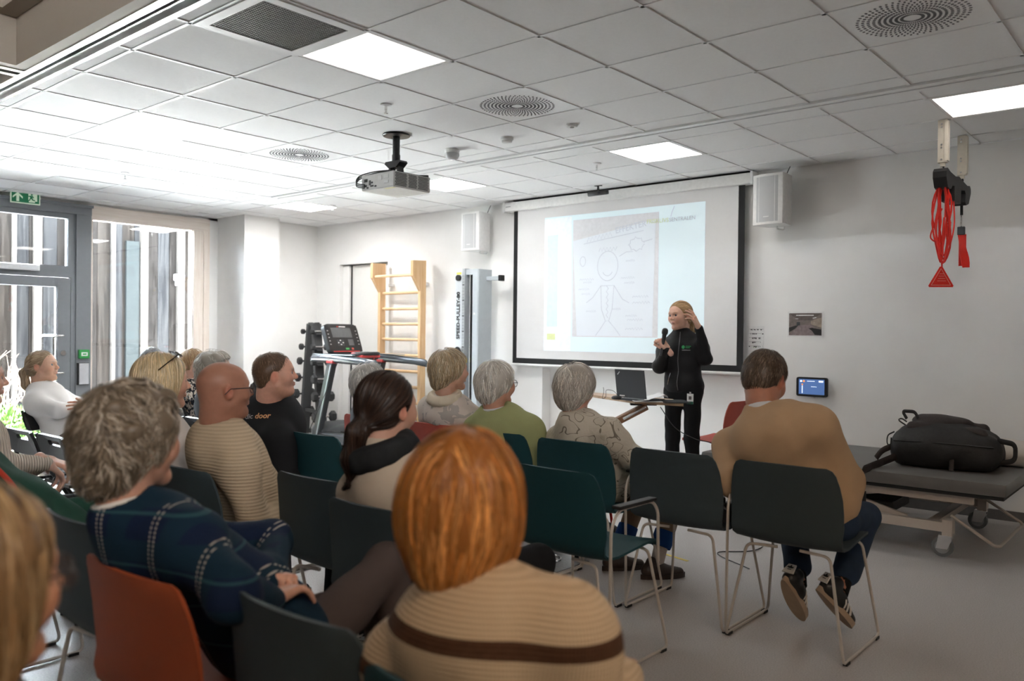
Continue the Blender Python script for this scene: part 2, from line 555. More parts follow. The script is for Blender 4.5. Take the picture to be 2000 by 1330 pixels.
MB().bx(WX + .03, WX + .10, 3.05, 3.58, 2.005, 2.075, bev=.008).build('door_closer', pm('closer_silver', (0.72, 0.74, 0.76), .3, .3), dr)
M_steel = pm('handle_steel', (0.80, 0.80, 0.80), .2, 1.0)
for (sx, yy, ww) in ((.035, 3.83, 1),):
    h = MB().tube(bend([(WX + .035, 3.835, 1.285), (WX + .12, 3.835, 1.285), (WX + .12, 3.72, 1.285), (WX + .12, 3.72, .86), (WX + .12, 3.835, .86), (WX + .035, 3.835, .86)], .05), .012, 10)
    h.build('door_handle', M_steel, dr, smooth=True)
    h = MB().tube(bend([(WX - .06, 3.835, 1.285), (WX - .14, 3.80, 1.285), (WX - .14, 3.66, 1.285), (WX - .14, 3.66, .86), (WX - .14, 3.80, .86), (WX - .06, 3.835, .86)], .05), .012, 10)
    h.build('door_handle', M_steel, dr, smooth=True)
MB().cyl((WX + .03, 3.85, 1.085), (WX + .048, 3.85, 1.085), .028, 20).build('lock_rosette', M_steel, dr, smooth=True)
# ---- large window with pale wooden frame
wn = struct(MB().bx(WX - .12, WX + .035, 4.155, 5.655, 2.655, CZ - .03).build('window_1', M_pineY))
MB().bx(WX - .12, WX + .02, 5.445, 5.575, 0, 2.655).build('window_frame', M_pine, wn)
MB().bx(WX - .02, WX + .035, 5.575, 5.655, 0, 2.655).build('window_frame', M_pine, wn)
MB().bx(WX - .12, WX + .02, 4.155, 4.180, 0, 2.655).build('window_frame', M_pine, wn)
MB().bx(WX - .12, WX + .02, 4.18, 5.445, 0, .10).build('window_sill', M_pineY, wn)
MB().bx(WX - .05, WX - .042, 4.18, 5.445, .10, 2.655).build('pane', M_glass, wn)
# second window on the other side of the door, unseen, added for daylight
wn2 = struct(MB().bx(WX - .12, WX + .035, 1.90, 2.70, 2.655, CZ - .03).build('window_2', M_pineY))
for (y0, y1) in ((1.90, 1.98), (2.66, 2.70)):
    MB().bx(WX - .12, WX + .02, y0, y1, 0, 2.655).build('window_frame', M_pine, wn2)
MB().bx(WX - .05, WX - .042, 1.98, 2.66, .10, 2.655).build('pane', M_glass, wn2)
MB().bx(WX - .12, WX + .02, 1.98, 2.66, 0, .10).build('window_sill', M_pineY, wn2)

# ---- courtyard
gm = pm('courtyard_pale_gravel', (0.60, 0.60, 0.60), .9, var=.25, scale=60, bump=.4, bscale=90)
struct(MB().bx(-22, WX - .25, -8, 16, -.2, -.04).build('courtyard_ground', gm))
FX = -13.0
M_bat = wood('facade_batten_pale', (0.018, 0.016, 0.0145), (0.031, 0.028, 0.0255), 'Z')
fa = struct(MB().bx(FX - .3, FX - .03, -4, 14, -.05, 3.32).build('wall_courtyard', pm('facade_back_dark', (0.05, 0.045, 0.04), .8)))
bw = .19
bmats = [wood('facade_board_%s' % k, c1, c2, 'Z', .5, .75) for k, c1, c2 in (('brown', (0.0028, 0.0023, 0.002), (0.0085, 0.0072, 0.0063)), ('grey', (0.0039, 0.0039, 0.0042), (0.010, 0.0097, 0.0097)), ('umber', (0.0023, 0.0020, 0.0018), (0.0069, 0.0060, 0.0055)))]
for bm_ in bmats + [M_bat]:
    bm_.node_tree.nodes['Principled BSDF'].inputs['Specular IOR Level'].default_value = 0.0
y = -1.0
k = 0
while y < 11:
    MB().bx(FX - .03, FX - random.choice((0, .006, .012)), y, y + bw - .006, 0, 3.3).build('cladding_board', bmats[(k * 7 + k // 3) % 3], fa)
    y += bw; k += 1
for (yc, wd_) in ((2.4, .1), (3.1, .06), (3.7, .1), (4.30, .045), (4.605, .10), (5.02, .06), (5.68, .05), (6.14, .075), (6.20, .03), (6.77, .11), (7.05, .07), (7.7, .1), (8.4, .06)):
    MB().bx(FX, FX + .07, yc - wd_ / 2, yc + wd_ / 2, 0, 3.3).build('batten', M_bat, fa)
# pale shaded frame of a doorway across the court
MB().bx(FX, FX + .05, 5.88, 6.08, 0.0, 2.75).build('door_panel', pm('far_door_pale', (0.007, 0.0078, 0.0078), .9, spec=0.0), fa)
# ------------------------------------------------------------------ ceiling fittings
LAB = {(-8, 2.617): 'square ceiling light panel nearest the exit sign', (-4, 2.617): 'square ceiling light panel in the middle of the near row, left of the dark grille',
       (0, 2.617): 'large bright square ceiling light panel beside the dark grille', (4, 2.617): 'square ceiling light panel above the right side, out of the near row',
       (-8, 5.57): 'square ceiling light panel farthest away near the corner', (-4, 5.57): 'square ceiling light panel just right of the projector',
       (0, 5.57): 'square ceiling light panel above the projection screen', (4, 5.57): 'square ceiling light panel beside the red sling trainer'}
for (a, y0) in sorted(LIGHTS):
    x0 = -3.792 + .6 * a
    t = empty('ceiling_light', (x0 + .3, y0 + .3, CZ))
    tag(t, LAB[(a, y0)], 'ceiling light', 'square light panels')
    e = .30
    f = MB()
    for (ax0, ax1, ay0, ay1) in ((-.29, .29, -.29, -.272), (-.29, .29, .272, .29), (-.29, -.272, -.272, .272), (.272, .29, -.272, .272)):
        f.bx(ax0, ax1, ay0, ay1, .002, .028)
    f.build('frame', M_bar, t)
    MB().bx(-.272, .272, -.272, .272, .006, .016).build('diffuser', emis('light_panel_%g' % PANEL_LIGHT[(a, y0)], (1.0, 0.985, 0.965) if a < 0 else (1.0, 0.94, 0.875), PANEL_LIGHT[(a, y0)]), t)
# round swirl diffusers: white plate with rings of real slots (dark louvres set into it)
M_hole = pm('diffuser_slot_dark', (0.16, 0.16, 0.165), .7)
VL = {-4: 'round perforated ceiling air diffuser left of the projector', 0: 'round perforated ceiling air diffuser above the projector', 4: 'large round perforated air diffuser at the top right'}
for (a, y0) in sorted(VENTS):
    x0 = -3.792 + .6 * a
    t = empty('air_diffuser', (x0 + .3, y0 + .3, CZ))
    tag(t, VL[a], 'air vent', 'round air diffusers')
    MB().bx(-.29, .29, -.29, .29, .004, .024, bev=.002).build('plate', M_bar, t)
    m = MB()
    for i in range(9):
        r = .045 + i * .024
        n = 52
        for k in range(n):
            an = 2 * math.pi * k / n + i * .05
            c, s_ = math.cos(an), math.sin(an)
            hw = min(.0042, r * math.pi / n * .55); hl = .0072
            pts = [Vector((c * (r + u * hl) - s_ * v * hw, s_ * (r + u * hl) + c * v * hw, 0)) for (u, v) in ((-1, 0), (-.5, 1), (.5, 1), (1, 0), (.5, -1), (-.5, -1))]
            m.add([p + Vector((0, 0, .0015)) for p in pts] + [p + Vector((0, 0, .0045)) for p in pts], [(0, 1, 2, 3, 4, 5)] + [(q, (q + 1) % 6, 6 + (q + 1) % 6, 6 + q) for q in range(6)])
    o = m.build('slots', M_hole, t, fixn=False); o['kind'] = 'stuff'
# dark square return-air grille
t = empty('return_grille', (-3.492, 2.317, CZ)); tag(t, 'dark square egg-crate return air grille in white frame', 'air vent')
f = MB()
for (ax0, ax1, ay0, ay1) in ((-.29, .29, -.29, -.235), (-.29, .29, .235, .29), (-.29, -.235, -.235, .235), (.235, .29, -.235, .235)):
    f.bx(ax0, ax1, ay0, ay1, -.006, .02)
f.build('frame', M_bar, t)
MB().bx(-.24, .24, -.24, .24, .012, .02).build('backing', M_slot, t)
m = MB()
M_egg = pm('eggcrate_grey', (0.30, 0.295, 0.285), .5)
for k in range(33):
    q = -.235 + .47 * k / 32
    m.bx(q - .0016, q + .0016, -.235, .235, -.002, .012).bx(-.235, .235, q - .0016, q + .0016, -.002, .012)
o = m.build('egg_crate', M_egg, t); o['kind'] = 'stuff'
# sprinklers
M_chrome = pm('chrome', (0.75, 0.75, 0.74), .15, 1.0)
for (x, y, lb) in ((-4.137, 3.554, 'sprinkler head on the ceiling behind the projector mount, nearest the camera'), (-7.88, 3.557, 'sprinkler head on the ceiling above the window side'), (-4.109, 5.924, 'sprinkler head on the ceiling above the projection screen'), (-7.918, 6.0, 'sprinkler head on the ceiling beside the far light panel')):
    t = empty('sprinkler', (x, y, CZ)); tag(t, lb, 'sprinkler', 'ceiling sprinklers')
    MB().lathe([(.038, .004), (.036, -.004), (.015, -.008), (.008, -.010)], n=20).build('escutcheon', M_bar, t, smooth=True)
    MB().cyl((0, 0, -.008), (0, 0, -.030), .009, 10).cyl((-.009, 0, -.028), (-.006, 0, -.052), .002, 6).cyl((.009, 0, -.028), (.006, 0, -.052), .002, 6).cyl((0, 0, -.03), (0, 0, -.05), .003, 6).build('frame_arms', M_chrome, t, smooth=True)
    MB().lathe([(.004, -.050), (.014, -.053), (.014, -.055), (.003, -.056)], n=14).build('deflector', M_chrome, t, smooth=True)
# detectors
M_pl = pm('detector_white', (0.78, 0.78, 0.77), .4)
t = empty('smoke_detector', (-4.727, 4.763, CZ)); tag(t, 'larger smoke detector with clear sounder base right of the projector', 'smoke detector')
MB().lathe([(.058, .004), (.060, -.004), (.060, -.022), (.054, -.028)], n=28).build('base', M_pl, t, smooth=True)
MB().lathe([(.058, -.028), (.060, -.045), (.050, -.066), (.030, -.078), (.0, -.080)], n=28).build('sounder', pm('sounder_clear_grey', (0.55, 0.56, 0.57), .2), t, smooth=True)
m = MB()
for k in range(14):
    an = 2 * math.pi * k / 14
    m.box((.048 * math.cos(an), .048 * math.sin(an), -.056), (.003, .010, .018), rotm('Z', an))
o = m.build('vent_slots', M_hole, t); o['kind'] = 'stuff'
t = empty('smoke_detector', (-4.113, 4.732, CZ)); tag(t, 'flat white round smoke detector on the ceiling', 'smoke detector')
MB().lathe([(.050, .004), (.050, -.014), (.046, -.017)], n=28).build('base', M_pl, t, smooth=True)
MB().lathe([(.040, -.017), (.038, -.034), (.028, -.040), (.0, -.041)], n=28).build('cap', M_pl, t, smooth=True)
t = empty('motion_sensor', (-3.498, 4.727, CZ)); tag(t, 'small flat white ceiling sensor disc', 'sensor')
MB().lathe([(.040, .004), (.040, -.008), (.034, -.013)], n=24).build('base', M_pl, t, smooth=True)
MB().lathe([(.016, -.013), (.013, -.019), (.0, -.021)], n=16).build('lens', pm('sensor_lens_grey', (.45, .45, .46), .3), t, smooth=True)
# warm lamp of the rear room, behind and right of the camera
t = empty('downlight', (0.95, 0.25, CZ + .52)); tag(t, 'warm round ceiling downlight in the rear room behind the camera', 'lamp')
MB().lathe([(.09, 0), (.09, -.05), (.075, -.055)], n=24).build('housing', M_bar, t, smooth=True)
MB().lathe([(.07, -.050), (.068, -.057), (.0, -.058)], n=24).build('diffuser', emis('warm_lamp', (1.0, .66, .36), 10), t)
lp = bpy.data.lights.new('downlight_beam', 'SPOT'); lp.energy = 85; lp.color = (1, .66, .38); lp.spot_size = 1.9; lp.spot_blend = .6; lp.shadow_soft_size = .07
lo = bpy.data.objects.new('downlight_beam', lp); lo.location = (0, 0, -.07); link(lo, t)
lo.rotation_euler = Vector((-.35, .45, -1)).to_track_quat('-Z', 'Y').to_euler()
# ------------------------------------------------------------------ blended surfaces (people, bags, shoes)
def _v(a): return np.asarray(a, dtype=np.float32)

class Field:
    def __init__(s): s.p = []
    def cone(s, a, b, ra, rb=None, k=.03, op=1):
        s.p.append(('c', _v(a), _v(b), float(ra), float(ra if rb is None else rb), k, op)); return s
    def chain(s, pts, rs, k=.03, op=1):
        for i in range(len(pts) - 1): s.cone(pts[i], pts[i + 1], rs[i], rs[i + 1], k, op)
        return s
    def ell(s, c, r, R=None, k=.03, op=1):
        s.p.append(('e', _v(c), _v(r), None if R is None else _v(R), 0, k, op)); return s
    def half(s, n, d, k=.01):
        """keep n.p < d"""
        n = _v(n); s.p.append(('h', n / np.linalg.norm(n), float(d) / float(np.linalg.norm(n)), 0, 0, k, -1)); return s
    @staticmethod
    def dist(q, P):
        if q[0] == 'c':
            a, b, ra, rb = q[1:5]
            ba = b - a; L = float(ba @ ba) + 1e-12
            pa = P - a
            t = np.clip((pa @ ba) / L, 0, 1)
            return np.sqrt(((pa - t[..., None] * ba) ** 2).sum(-1)) - (ra + t * (rb - ra))
        if q[0] == 'e':
            c, r, R = q[1:4]
            d = P - c
            if R is not None: d = d @ R
            k0 = np.sqrt(((d / r) ** 2).sum(-1)); k1 = np.sqrt(((d / (r * r)) ** 2).sum(-1)) + 1e-9
            return k0 * (k0 - 1) / k1
        return P @ q[1] - q[2]
    @staticmethod
    def comb(F, d, k, op):
        if op > 0:
            h = np.clip(.5 + .5 * (F - d) / k, 0, 1)
            return F * (1 - h) + d * h - k * h * (1 - h)
        e = d if op == -1 else -d
        h = np.clip(.5 + .5 * (e - F) / k, 0, 1)
        return F * (1 - h) + e * h + k * h * (1 - h)
    def box(s, q):
        if q[0] == 'c':
            return np.minimum(q[1] - q[3], q[2] - q[4]), np.maximum(q[1] + q[3], q[2] + q[4])
        r = q[2] if q[3] is None else np.abs(q[3]) @ q[2]
        return q[1] - r, q[1] + r
    def ev(s, P):
        F = np.full(P.shape[:-1], .5, np.float32)
        for q in s.p:
            op = q[6]
            if q[0] == 'h': F = s.comb(F, s.dist(q, P), q[5], -1)
            elif op > 0: F = s.comb(F, s.dist(q, P), q[5], 1)
            else: F = s.comb(F, s.dist(q, P), q[5], -2)
        return F
    def grad(s, P, e=.003):
        f = s.ev(P); g = np.empty_like(P)
        for i in range(3):
            Q = P.copy(); Q[:, i] += e
            g[:, i] = s.ev(Q) - f
        n = np.linalg.norm(g, axis=1, keepdims=True) + 1e-9
        return f, g / n
    def mesh(s, h, disp=None, grow=0.0):
        lo = np.full(3, 1e9); hi = -lo
        for q in s.p:
            if q[0] != 'h' and q[6] > 0:
                a, b = s.box(q); lo = np.minimum(lo, a); hi = np.maximum(hi, b)
        lo = lo - 3 * h - grow; hi = hi + 3 * h + grow
        n = np.ceil((hi - lo) / h).astype(int) + 1
        ax = [(lo[i] + h * np.arange(n[i])).astype(np.float32) for i in range(3)]
        F = np.full(n, .5, np.float32)
        for q in s.p:
            if q[0] == 'h':
                d = ax[0][:, None, None] * q[1][0] + ax[1][None, :, None] * q[1][1] + ax[2][None, None, :] * q[1][2] - q[2]
                F = s.comb(F, d, q[5], -1); continue
            a, b = s.box(q); pad = q[5] + 2 * h
            i0 = np.clip(((a - pad - lo) / h).astype(int), 0, n - 1); i1 = np.clip(((b + pad - lo) / h).astype(int) + 2, 1, n)
            if (i1 <= i0).any(): continue
            sl = tuple(slice(i0[i], i1[i]) for i in range(3))
            P = np.stack(np.meshgrid(ax[0][sl[0]], ax[1][sl[1]], ax[2][sl[2]], indexing='ij'), -1)
            F[sl] = s.comb(F[sl], s.dist(q, P), q[5], 1 if q[6] > 0 else -2)
        if disp is not None:
            X, Y, Z = ax[0][:, None, None], ax[1][None, :, None], ax[2][None, None, :]
            near = np.abs(F) < 4 * h
            D = np.broadcast_to(disp(X, Y, Z), F.shape)
            F = np.where(near, F + D, F)
        if grow: F = F - grow
        return surfnet(F, lo, h)

def surfnet(F, lo, h):
    S = F < 0
    c = [S[i:S.shape[0] - 1 + i, j:S.shape[1] - 1 + j, k:S.shape[2] - 1 + k] for i in (0, 1) for j in (0, 1) for k in (0, 1)]
    cnt = sum(x.astype(np.int8) for x in c)
    act = (cnt > 0) & (cnt < 8)
    I = np.argwhere(act)
    if len(I) == 0: return np.zeros((0, 3), np.float32), np.zeros((0, 4), np.int32)
    idx = np.full(act.shape, -1, np.int32); idx[act] = np.arange(len(I))
    val = np.stack([F[I[:, 0] + i, I[:, 1] + j, I[:, 2] + k] for i in (0, 1) for j in (0, 1) for k in (0, 1)], 1)
    off = np.array([(i, j, k) for i in (0, 1) for j in (0, 1) for k in (0, 1)], np.float32)
    acc = np.zeros((len(I), 3), np.float32); num = np.zeros(len(I), np.float32)
    for a in range(8):
        for bit in (4, 2, 1):
            if a & bit: continue
            b = a | bit
            va, vb = val[:, a], val[:, b]
            m = (va < 0) != (vb < 0)
            t = np.where(m, va / np.where(m, va - vb, 1), 0)
            acc += np.where(m[:, None], off[a] + t[:, None] * (off[b] - off[a]), 0); num += m
    V = (I + acc / num[:, None]) * h + lo
    Q = []
    for axis in range(3):
        sh = [slice(None)] * 3; sa = list(sh); sb = list(sh)
        sa[axis] = slice(0, -1); sb[axis] = slice(1, None)
        A, B = S[tuple(sa)], S[tuple(sb)]
        E = np.argwhere(A != B)
        u, v = (axis + 1) % 3, (axis + 2) % 3
        ok = (E[:, u] > 0) & (E[:, v] > 0) & (E[:, u] < act.shape[u]) & (E[:, v] < act.shape[v])
        E = E[ok]
        if len(E) == 0: continue
        ins = A[E[:, 0], E[:, 1], E[:, 2]]
        def g(du, dv):
            T = E.copy(); T[:, u] -= du; T[:, v] -= dv
            return idx[T[:, 0], T[:, 1], T[:, 2]]
        q = np.stack([g(1, 1), g(0, 1), g(0, 0), g(1, 0)], 1)
        q = np.where(ins[:, None], q, q[:, ::-1])
        Q.append(q)
    Q = np.concatenate(Q)
    Q = Q[(Q >= 0).all(1)]
    return V.astype(np.float32), Q.astype(np.int32)

def np_obj(name, parts, mats, parent=None, smooth=True):
    """parts: list of (V, F, colour array or None, material index); one mesh object"""
    Vs, Fs, Cs, Ms = [], [], [], []
    b = 0
    hascol = any(p[2] is not None for p in parts)
    for (V, F, C, mi) in parts:
        if len(V) == 0: continue
        Vs.append(V); Fs.append(F + b); b += len(V)
        Ms.append(np.full(len(F), mi, np.int32))
        if hascol:
            C = np.ones((len(V), 3), np.float32) if C is None else np.broadcast_to(np.asarray(C, np.float32), (len(V), 3))
            Cs.append(C)
    V = np.concatenate(Vs).astype(np.float32)
    me = bpy.data.meshes.new(name)
    nf = sum(len(f) for f in Fs)
    me.vertices.add(len(V)); me.vertices.foreach_set('co', V.ravel())
    nl = sum(f.size for f in Fs)
    me.loops.add(nl); me.polygons.add(nf)
    me.loops.foreach_set('vertex_index', np.concatenate([f.ravel() for f in Fs]).astype(np.int32))
    tot = np.concatenate([np.full(len(f), f.shape[1], np.int32) for f in Fs])
    st = np.concatenate([[0], np.cumsum(tot)[:-1]]).astype(np.int32)
    me.polygons.foreach_set('loop_start', st)
    mats = mats if isinstance(mats, (list, tuple)) else [mats]
    for m in mats: me.materials.append(m)
    me.polygons.foreach_set('material_index', np.concatenate(Ms))
    me.polygons.foreach_set('use_smooth', np.full(nf, bool(smooth)))
    if hascol:
        ca = me.color_attributes.new('Col', 'FLOAT_COLOR', 'POINT')
        C4 = np.concatenate([np.concatenate(Cs), np.ones((len(V), 1), np.float32)], 1).astype(np.float32)
        ca.data.foreach_set('color', C4.ravel())
    me.update(calc_edges=True)
    me.validate()
    o = bpy.data.objects.new(name, me)
    return link(o, parent)

def xf(V, M):
    M = np.array(M, np.float32)
    return V @ M[:3, :3].T + M[:3, 3]

def field_obj(name, fld, h, mat, parent=None, disp=None, col=None):
    V, F = fld.mesh(h, disp)
    return np_obj(name, [(V, F, col, 0)], mat, parent), V, F

def lathe_np(*a): pass

# ------------------------------------------------------------------ hair strands on a hair volume
def strands(fld, V, n, flow, length, width, seg=8, off=(.0, .005), wav=0.0, tip=0.0, c1=(.5, .4, .3), c2=None, mixp=.3, var=.22, keep=None, rng=None, wfreq=18.0):
    rng = rng or RNG
    if keep is not None: V = V[keep(V)]
    if len(V) == 0: return None
    P = V[rng.integers(0, len(V), n)].astype(np.float32) + rng.normal(0, .002, (n, 3)).astype(np.float32)
    L = (length * rng.uniform(.55, 1.15, n)).astype(np.float32)
    o = rng.uniform(off[0], off[1], n).astype(np.float32)
    ph = rng.uniform(0, 6.28, n).astype(np.float32)
    pts, nrm = [], []
    prev = None
    for i in range(seg + 1):
        f, g = fld.grad(P)
        P = P - g * (f - o - tip * (i / seg) ** 2)[:, None]
        pts.append(P.copy()); nrm.append(g)
        d = flow(P).astype(np.float32)
        if wav:
            sd = np.cross(g, d)
            d = d + sd * (wav * np.sin(ph + wfreq * (P[:, 2] + P[:, 0] * .7 + P[:, 1]) + i * .9))[:, None]
        d = d - g * (d * g).sum(1, keepdims=True)
        d /= np.linalg.norm(d, axis=1, keepdims=True) + 1e-9
        if prev is not None:
            d = .55 * d + .45 * prev
            d /= np.linalg.norm(d, axis=1, keepdims=True) + 1e-9
        prev = d
        P = P + d * (L / seg)[:, None]
    pts = np.stack(pts, 1); nrm = np.stack(nrm, 1)
    t = np.gradient(pts, axis=1)
    t /= np.linalg.norm(t, axis=2, keepdims=True) + 1e-9
    s = np.cross(t, nrm); s /= np.linalg.norm(s, axis=2, keepdims=True) + 1e-9
    tl = rng.normal(0, .5, (n, 1, 1)).astype(np.float32)
    s = s + nrm * tl; s /= np.linalg.norm(s, axis=2, keepdims=True) + 1e-9
    u = np.linspace(0, 1, seg + 1)
    wv = width * (np.minimum(1, .35 + u * 4) * np.clip(1.02 - u ** 3, .05, 1))
    wv = wv[None, :, None] * rng.uniform(.6, 1.3, (n, 1, 1))
    A = pts - s * wv / 2; B = pts + s * wv / 2
    VV = np.stack([A, B], 2).reshape(-1, 3).astype(np.float32)
    base = (np.arange(n) * (seg + 1) * 2)[:, None] + (np.arange(seg) * 2)[None, :]
    FF = np.stack([base, base + 1, base + 3, base + 2], -1).reshape(-1, 4).astype(np.int32)
    c1 = np.array(c1, np.float32); c2 = c1 if c2 is None else np.array(c2, np.float32)
    m = (rng.uniform(0, 1, n) < mixp).astype(np.float32)[:, None]
    C = (c1 * (1 - m) + c2 * m) * np.exp(rng.normal(0, var, (n, 1)))
    CC = np.repeat(C, (seg + 1) * 2, 0).astype(np.float32)
    return VV, FF, CC
# ------------------------------------------------------------------ people: head, hands, body, clothing
M_skin = attr_mat('skin', .48, spec=.35, sss=.12)
M_hair = attr_mat('hair', .42, spec=.35)
M_eye = attr_mat('eye', .15, spec=.6)

def RZ(a): return np.array(Matrix.Rotation(a, 3, 'Z'), np.float32)
def RX_(a): return np.array(Matrix.Rotation(a, 3, 'X'), np.float32)
def RY_(a): return np.array(Matrix.Rotation(a, 3, 'Y'), np.float32)

def head_field(fem=True, jaw=1.0, fat=0.0, nose=1.0, neck=.052, nbl=(0, -.04, -.19)):
    f = Field()
    f.ell((0, -.014, .030), (.076, .098, .087), k=.02)
    f.ell((0, .026, -.025), (.061 + fat * .012, .066, .082), k=.04)
    f.ell((0, .040, .035), (.060, .050, .055), k=.03)
    j = .050 * jaw + fat * .012
    for sx in (-1, 1):
        f.cone((0, .068, -.093), (sx * j, .004, -.058), .019, .020, k=.022)
        f.ell((sx * .040, .058, -.022), (.027 + fat * .01, .030, .030), k=.03)
        f.cone((sx * .010, .091, .026), (sx * .040, .080, .026), .008, .009, k=.016)
    f.ell((0, .074, -.097), (.019, .018, .015), k=.018)
    if fat: f.ell((0, .035, -.095), (.045, .045, .025 + .01 * fat), k=.035)
    for sx in (-1, 1):
        f.ell((sx * .031, .099, .006), (.017, .016, .012), k=.012, op=-1)
    f.cone((0, .090, .016), (0, .112 * (1 + .03 * (nose - 1)), -.020), .0075, .0115 * nose, k=.010)
    for sx in (-1, 1):
        f.ell((sx * .0115, .103, -.026), (.0085, .0095, .008), k=.008)
        f.cone((sx * .002, .0985, -.0515), (sx * .018, .089, -.054), .0055, .0035, k=.006)
        f.cone((0, .0970, -.0625), (sx * .016, .089, -.060), .0062, .0035, k=.006)
    for sx in (-1, 1):
        R = RZ(sx * -.35) @ RX_(.18)
        f.ell((sx * .081, -.012, -.004), (.0085, .019, .032), R, k=.008)
        f.ell((sx * .089, -.006, .000), (.005, .011, .018), R, k=.006, op=-1)
    nbl = np.array(nbl, np.float32)
    f.cone((0, -.022, -.050), nbl, neck, neck * 1.05, k=.035)
    f.cone((0, -.052, -.025), nbl * .55 + np.array((0, -.032, -.010), np.float32), .040, .042, k=.04)
    return f

def skin_colors(V, skin, brow=None, lips=(.62, .30, .26), red=1.0, stubble=None):
    skin = np.array(skin, np.float32)
    C = np.tile(skin, (len(V), 1)).astype(np.float32)
    def blob(c, r, col, a):
        nonlocal C
        d = np.sqrt((((V - np.array(c)) / np.array(r)) ** 2).sum(1))
        w = (np.clip(1.4 - d, 0, 1) * a)[:, None]
        C = C * (1 - w) + np.array(col, np.float32) * w
    rd = skin * np.array((1.08, .72, .66))
    for sx in (-1, 1):
        blob((sx * .045, .07, -.025), (.022, .03, .02), rd, .45 * red)
        blob((sx * .083, -.01, -.004), (.012, .022, .034), rd, .75 * red)
        blob((sx * .031, .085, -.001), (.017, .03, .012), skin * .78, .35)
        if brow is not None: blob((sx * .031, .09, .0285), (.019, .03, .0045), brow, .75)
    blob((0, .112, -.022), (.014, .014, .012), rd, .5 * red)
    blob((0, .098, -.0515), (.019, .014, .0045), lips, .8)
    blob((0, .098, -.0622), (.017, .014, .0055), lips, .85)
    blob((0, .10, -.057), (.018, .02, .0015), np.array(lips) * .4, .7)
    if stubble is not None:
        blob((0, -.06, .05), (.09, .10, .075), stubble, .8)
    return C

def eyes(parent, M, iris=(.12, .16, .2), who='person'):
    for sx in (-1, 1):
        V = []; F = []
        n, m = 12, 8
        for i in range(m + 1):
            th = math.pi * i / m
            for k in range(n):
                V.append((.0118 * math.sin(th) * math.cos(2 * math.pi * k / n), .0118 * math.cos(th), .0118 * math.sin(th) * math.sin(2 * math.pi * k / n)))
        for i in range(m):
            for k in range(n):
                F.append((i * n + k, i * n + (k + 1) % n, (i + 1) * n + (k + 1) % n, (i + 1) * n + k))
        V = np.array(V, np.float32)
        C = np.tile((.50, .46, .43), (len(V), 1)).astype(np.float32)
        C[V[:, 1] > .0078] = iris
        C[V[:, 1] > .0112] = (.01, .01, .01)
        V = V + np.array((sx * .031, .0795, .0055), np.float32)
        np_obj('eye', [(xf(V, M), np.array(F, np.int32), C, 0)], M_eye, parent)

HAIR_CACHE = {}
def make_hair(parent, M, st, c1, c2=None, n=2600, seed=1, h=.005, name='hair'):
    """st: style dict. All in head space, then moved by M."""
    rng = np.random.default_rng(seed)
    t = st.get('t', .010)
    f = Field()
    kind = st['kind']
    f.ell((0, -.016, .034), (.077 + t, .099 + t, .086 + t), k=.02)
    for e in st.get('add', []): f.ell(e[0], e[1], None if len(e) < 3 else e[2], k=.03)
    for c in st.get('cones', []): f.cone(c[0], c[1], c[2], c[3], k=.025)
    # hairline: keep y - a*z < b
    a, b = st.get('line', (.75, .015))
    f.half((0, 1, -a), b, k=.012)
    if 'bottom' in st:
        f.half((0, st.get('btilt', -.35), -1), -st['bottom'], k=.012)
    if st.get('ears', True) and kind in ('short', 'crop', 'pony'):
        for sx in (-1, 1): f.ell((sx * .088, -.002, -.012), (.022, .027, .034), k=.01, op=-1)
    for e in st.get('cut', []): f.ell(e[0], e[1], None, k=.012, op=-1)
    crown = np.array(st.get('crown', (0.01, -.05, .125)), np.float32)
    g = st.get('grav', .8)
    nzp = rng.normal(0, 1, (3, 3)).astype(np.float32) * 22
    def flow(P):
        if kind == 'pony':
            tie = np.array(st['tie'], np.float32)
            d = tie - P
            far = np.linalg.norm(d, axis=1, keepdims=True)
            d = d / (far + 1e-6)
            below = ((P[:, 1] < tie[1] - .008)).astype(np.float32)[:, None]
            return d * (1 - below) + np.array((0, .02, -1), np.float32) * below
        r = P - crown
        rr = np.linalg.norm(r, axis=1, keepdims=True)
        d = r / (rr + 1e-6) + np.array((0, 0, -g), np.float32) * np.clip(rr / .1, 0, 1.4)
        if 'fwd' in st: d = d + np.array((0, st['fwd'], 0), np.float32)
        if 'part' in st:
            px = st['part']
            d = d + np.stack([np.sign(P[:, 0] - px) * np.clip((P[:, 2] - .05) / .05, 0, 1), 0 * P[:, 0], 0 * P[:, 0]], 1) * 1.4
        if st.get('curl'):
            d = d + st['curl'] * np.sin(P @ nzp.T + nzp[:, 0])
        return d
    bumpA = st.get('bump', .003)
    bq = rng.normal(0, 1, (3, 3)) * st.get('bfreq', 30)
    def disp(X, Y, Z):
        q = 0
        for i in range(3): q = q + np.sin(X * bq[i, 0] + Y * bq[i, 1] + Z * bq[i, 2] + i)
        return bumpA * q
    V, F = f.mesh(h, disp)
    C = np.array(c1, np.float32) * .8
    parts = [(xf(V, M), F, C, 0)]
    up = V.copy()
    S = strands(f, up, n, flow, st.get('len', .08), st.get('w', .0022), seg=st.get('seg', 7), off=st.get('off', (-.001, .006)), wav=st.get('wav', .15), tip=st.get('tip', 0.0), c1=c1, c2=c2, mixp=st.get('mix', .35), var=st.get('var', .22), rng=rng)
    parts.append((xf(S[0], M), S[1], S[2], 0))
    return np_obj(name, parts, M_hair, parent)

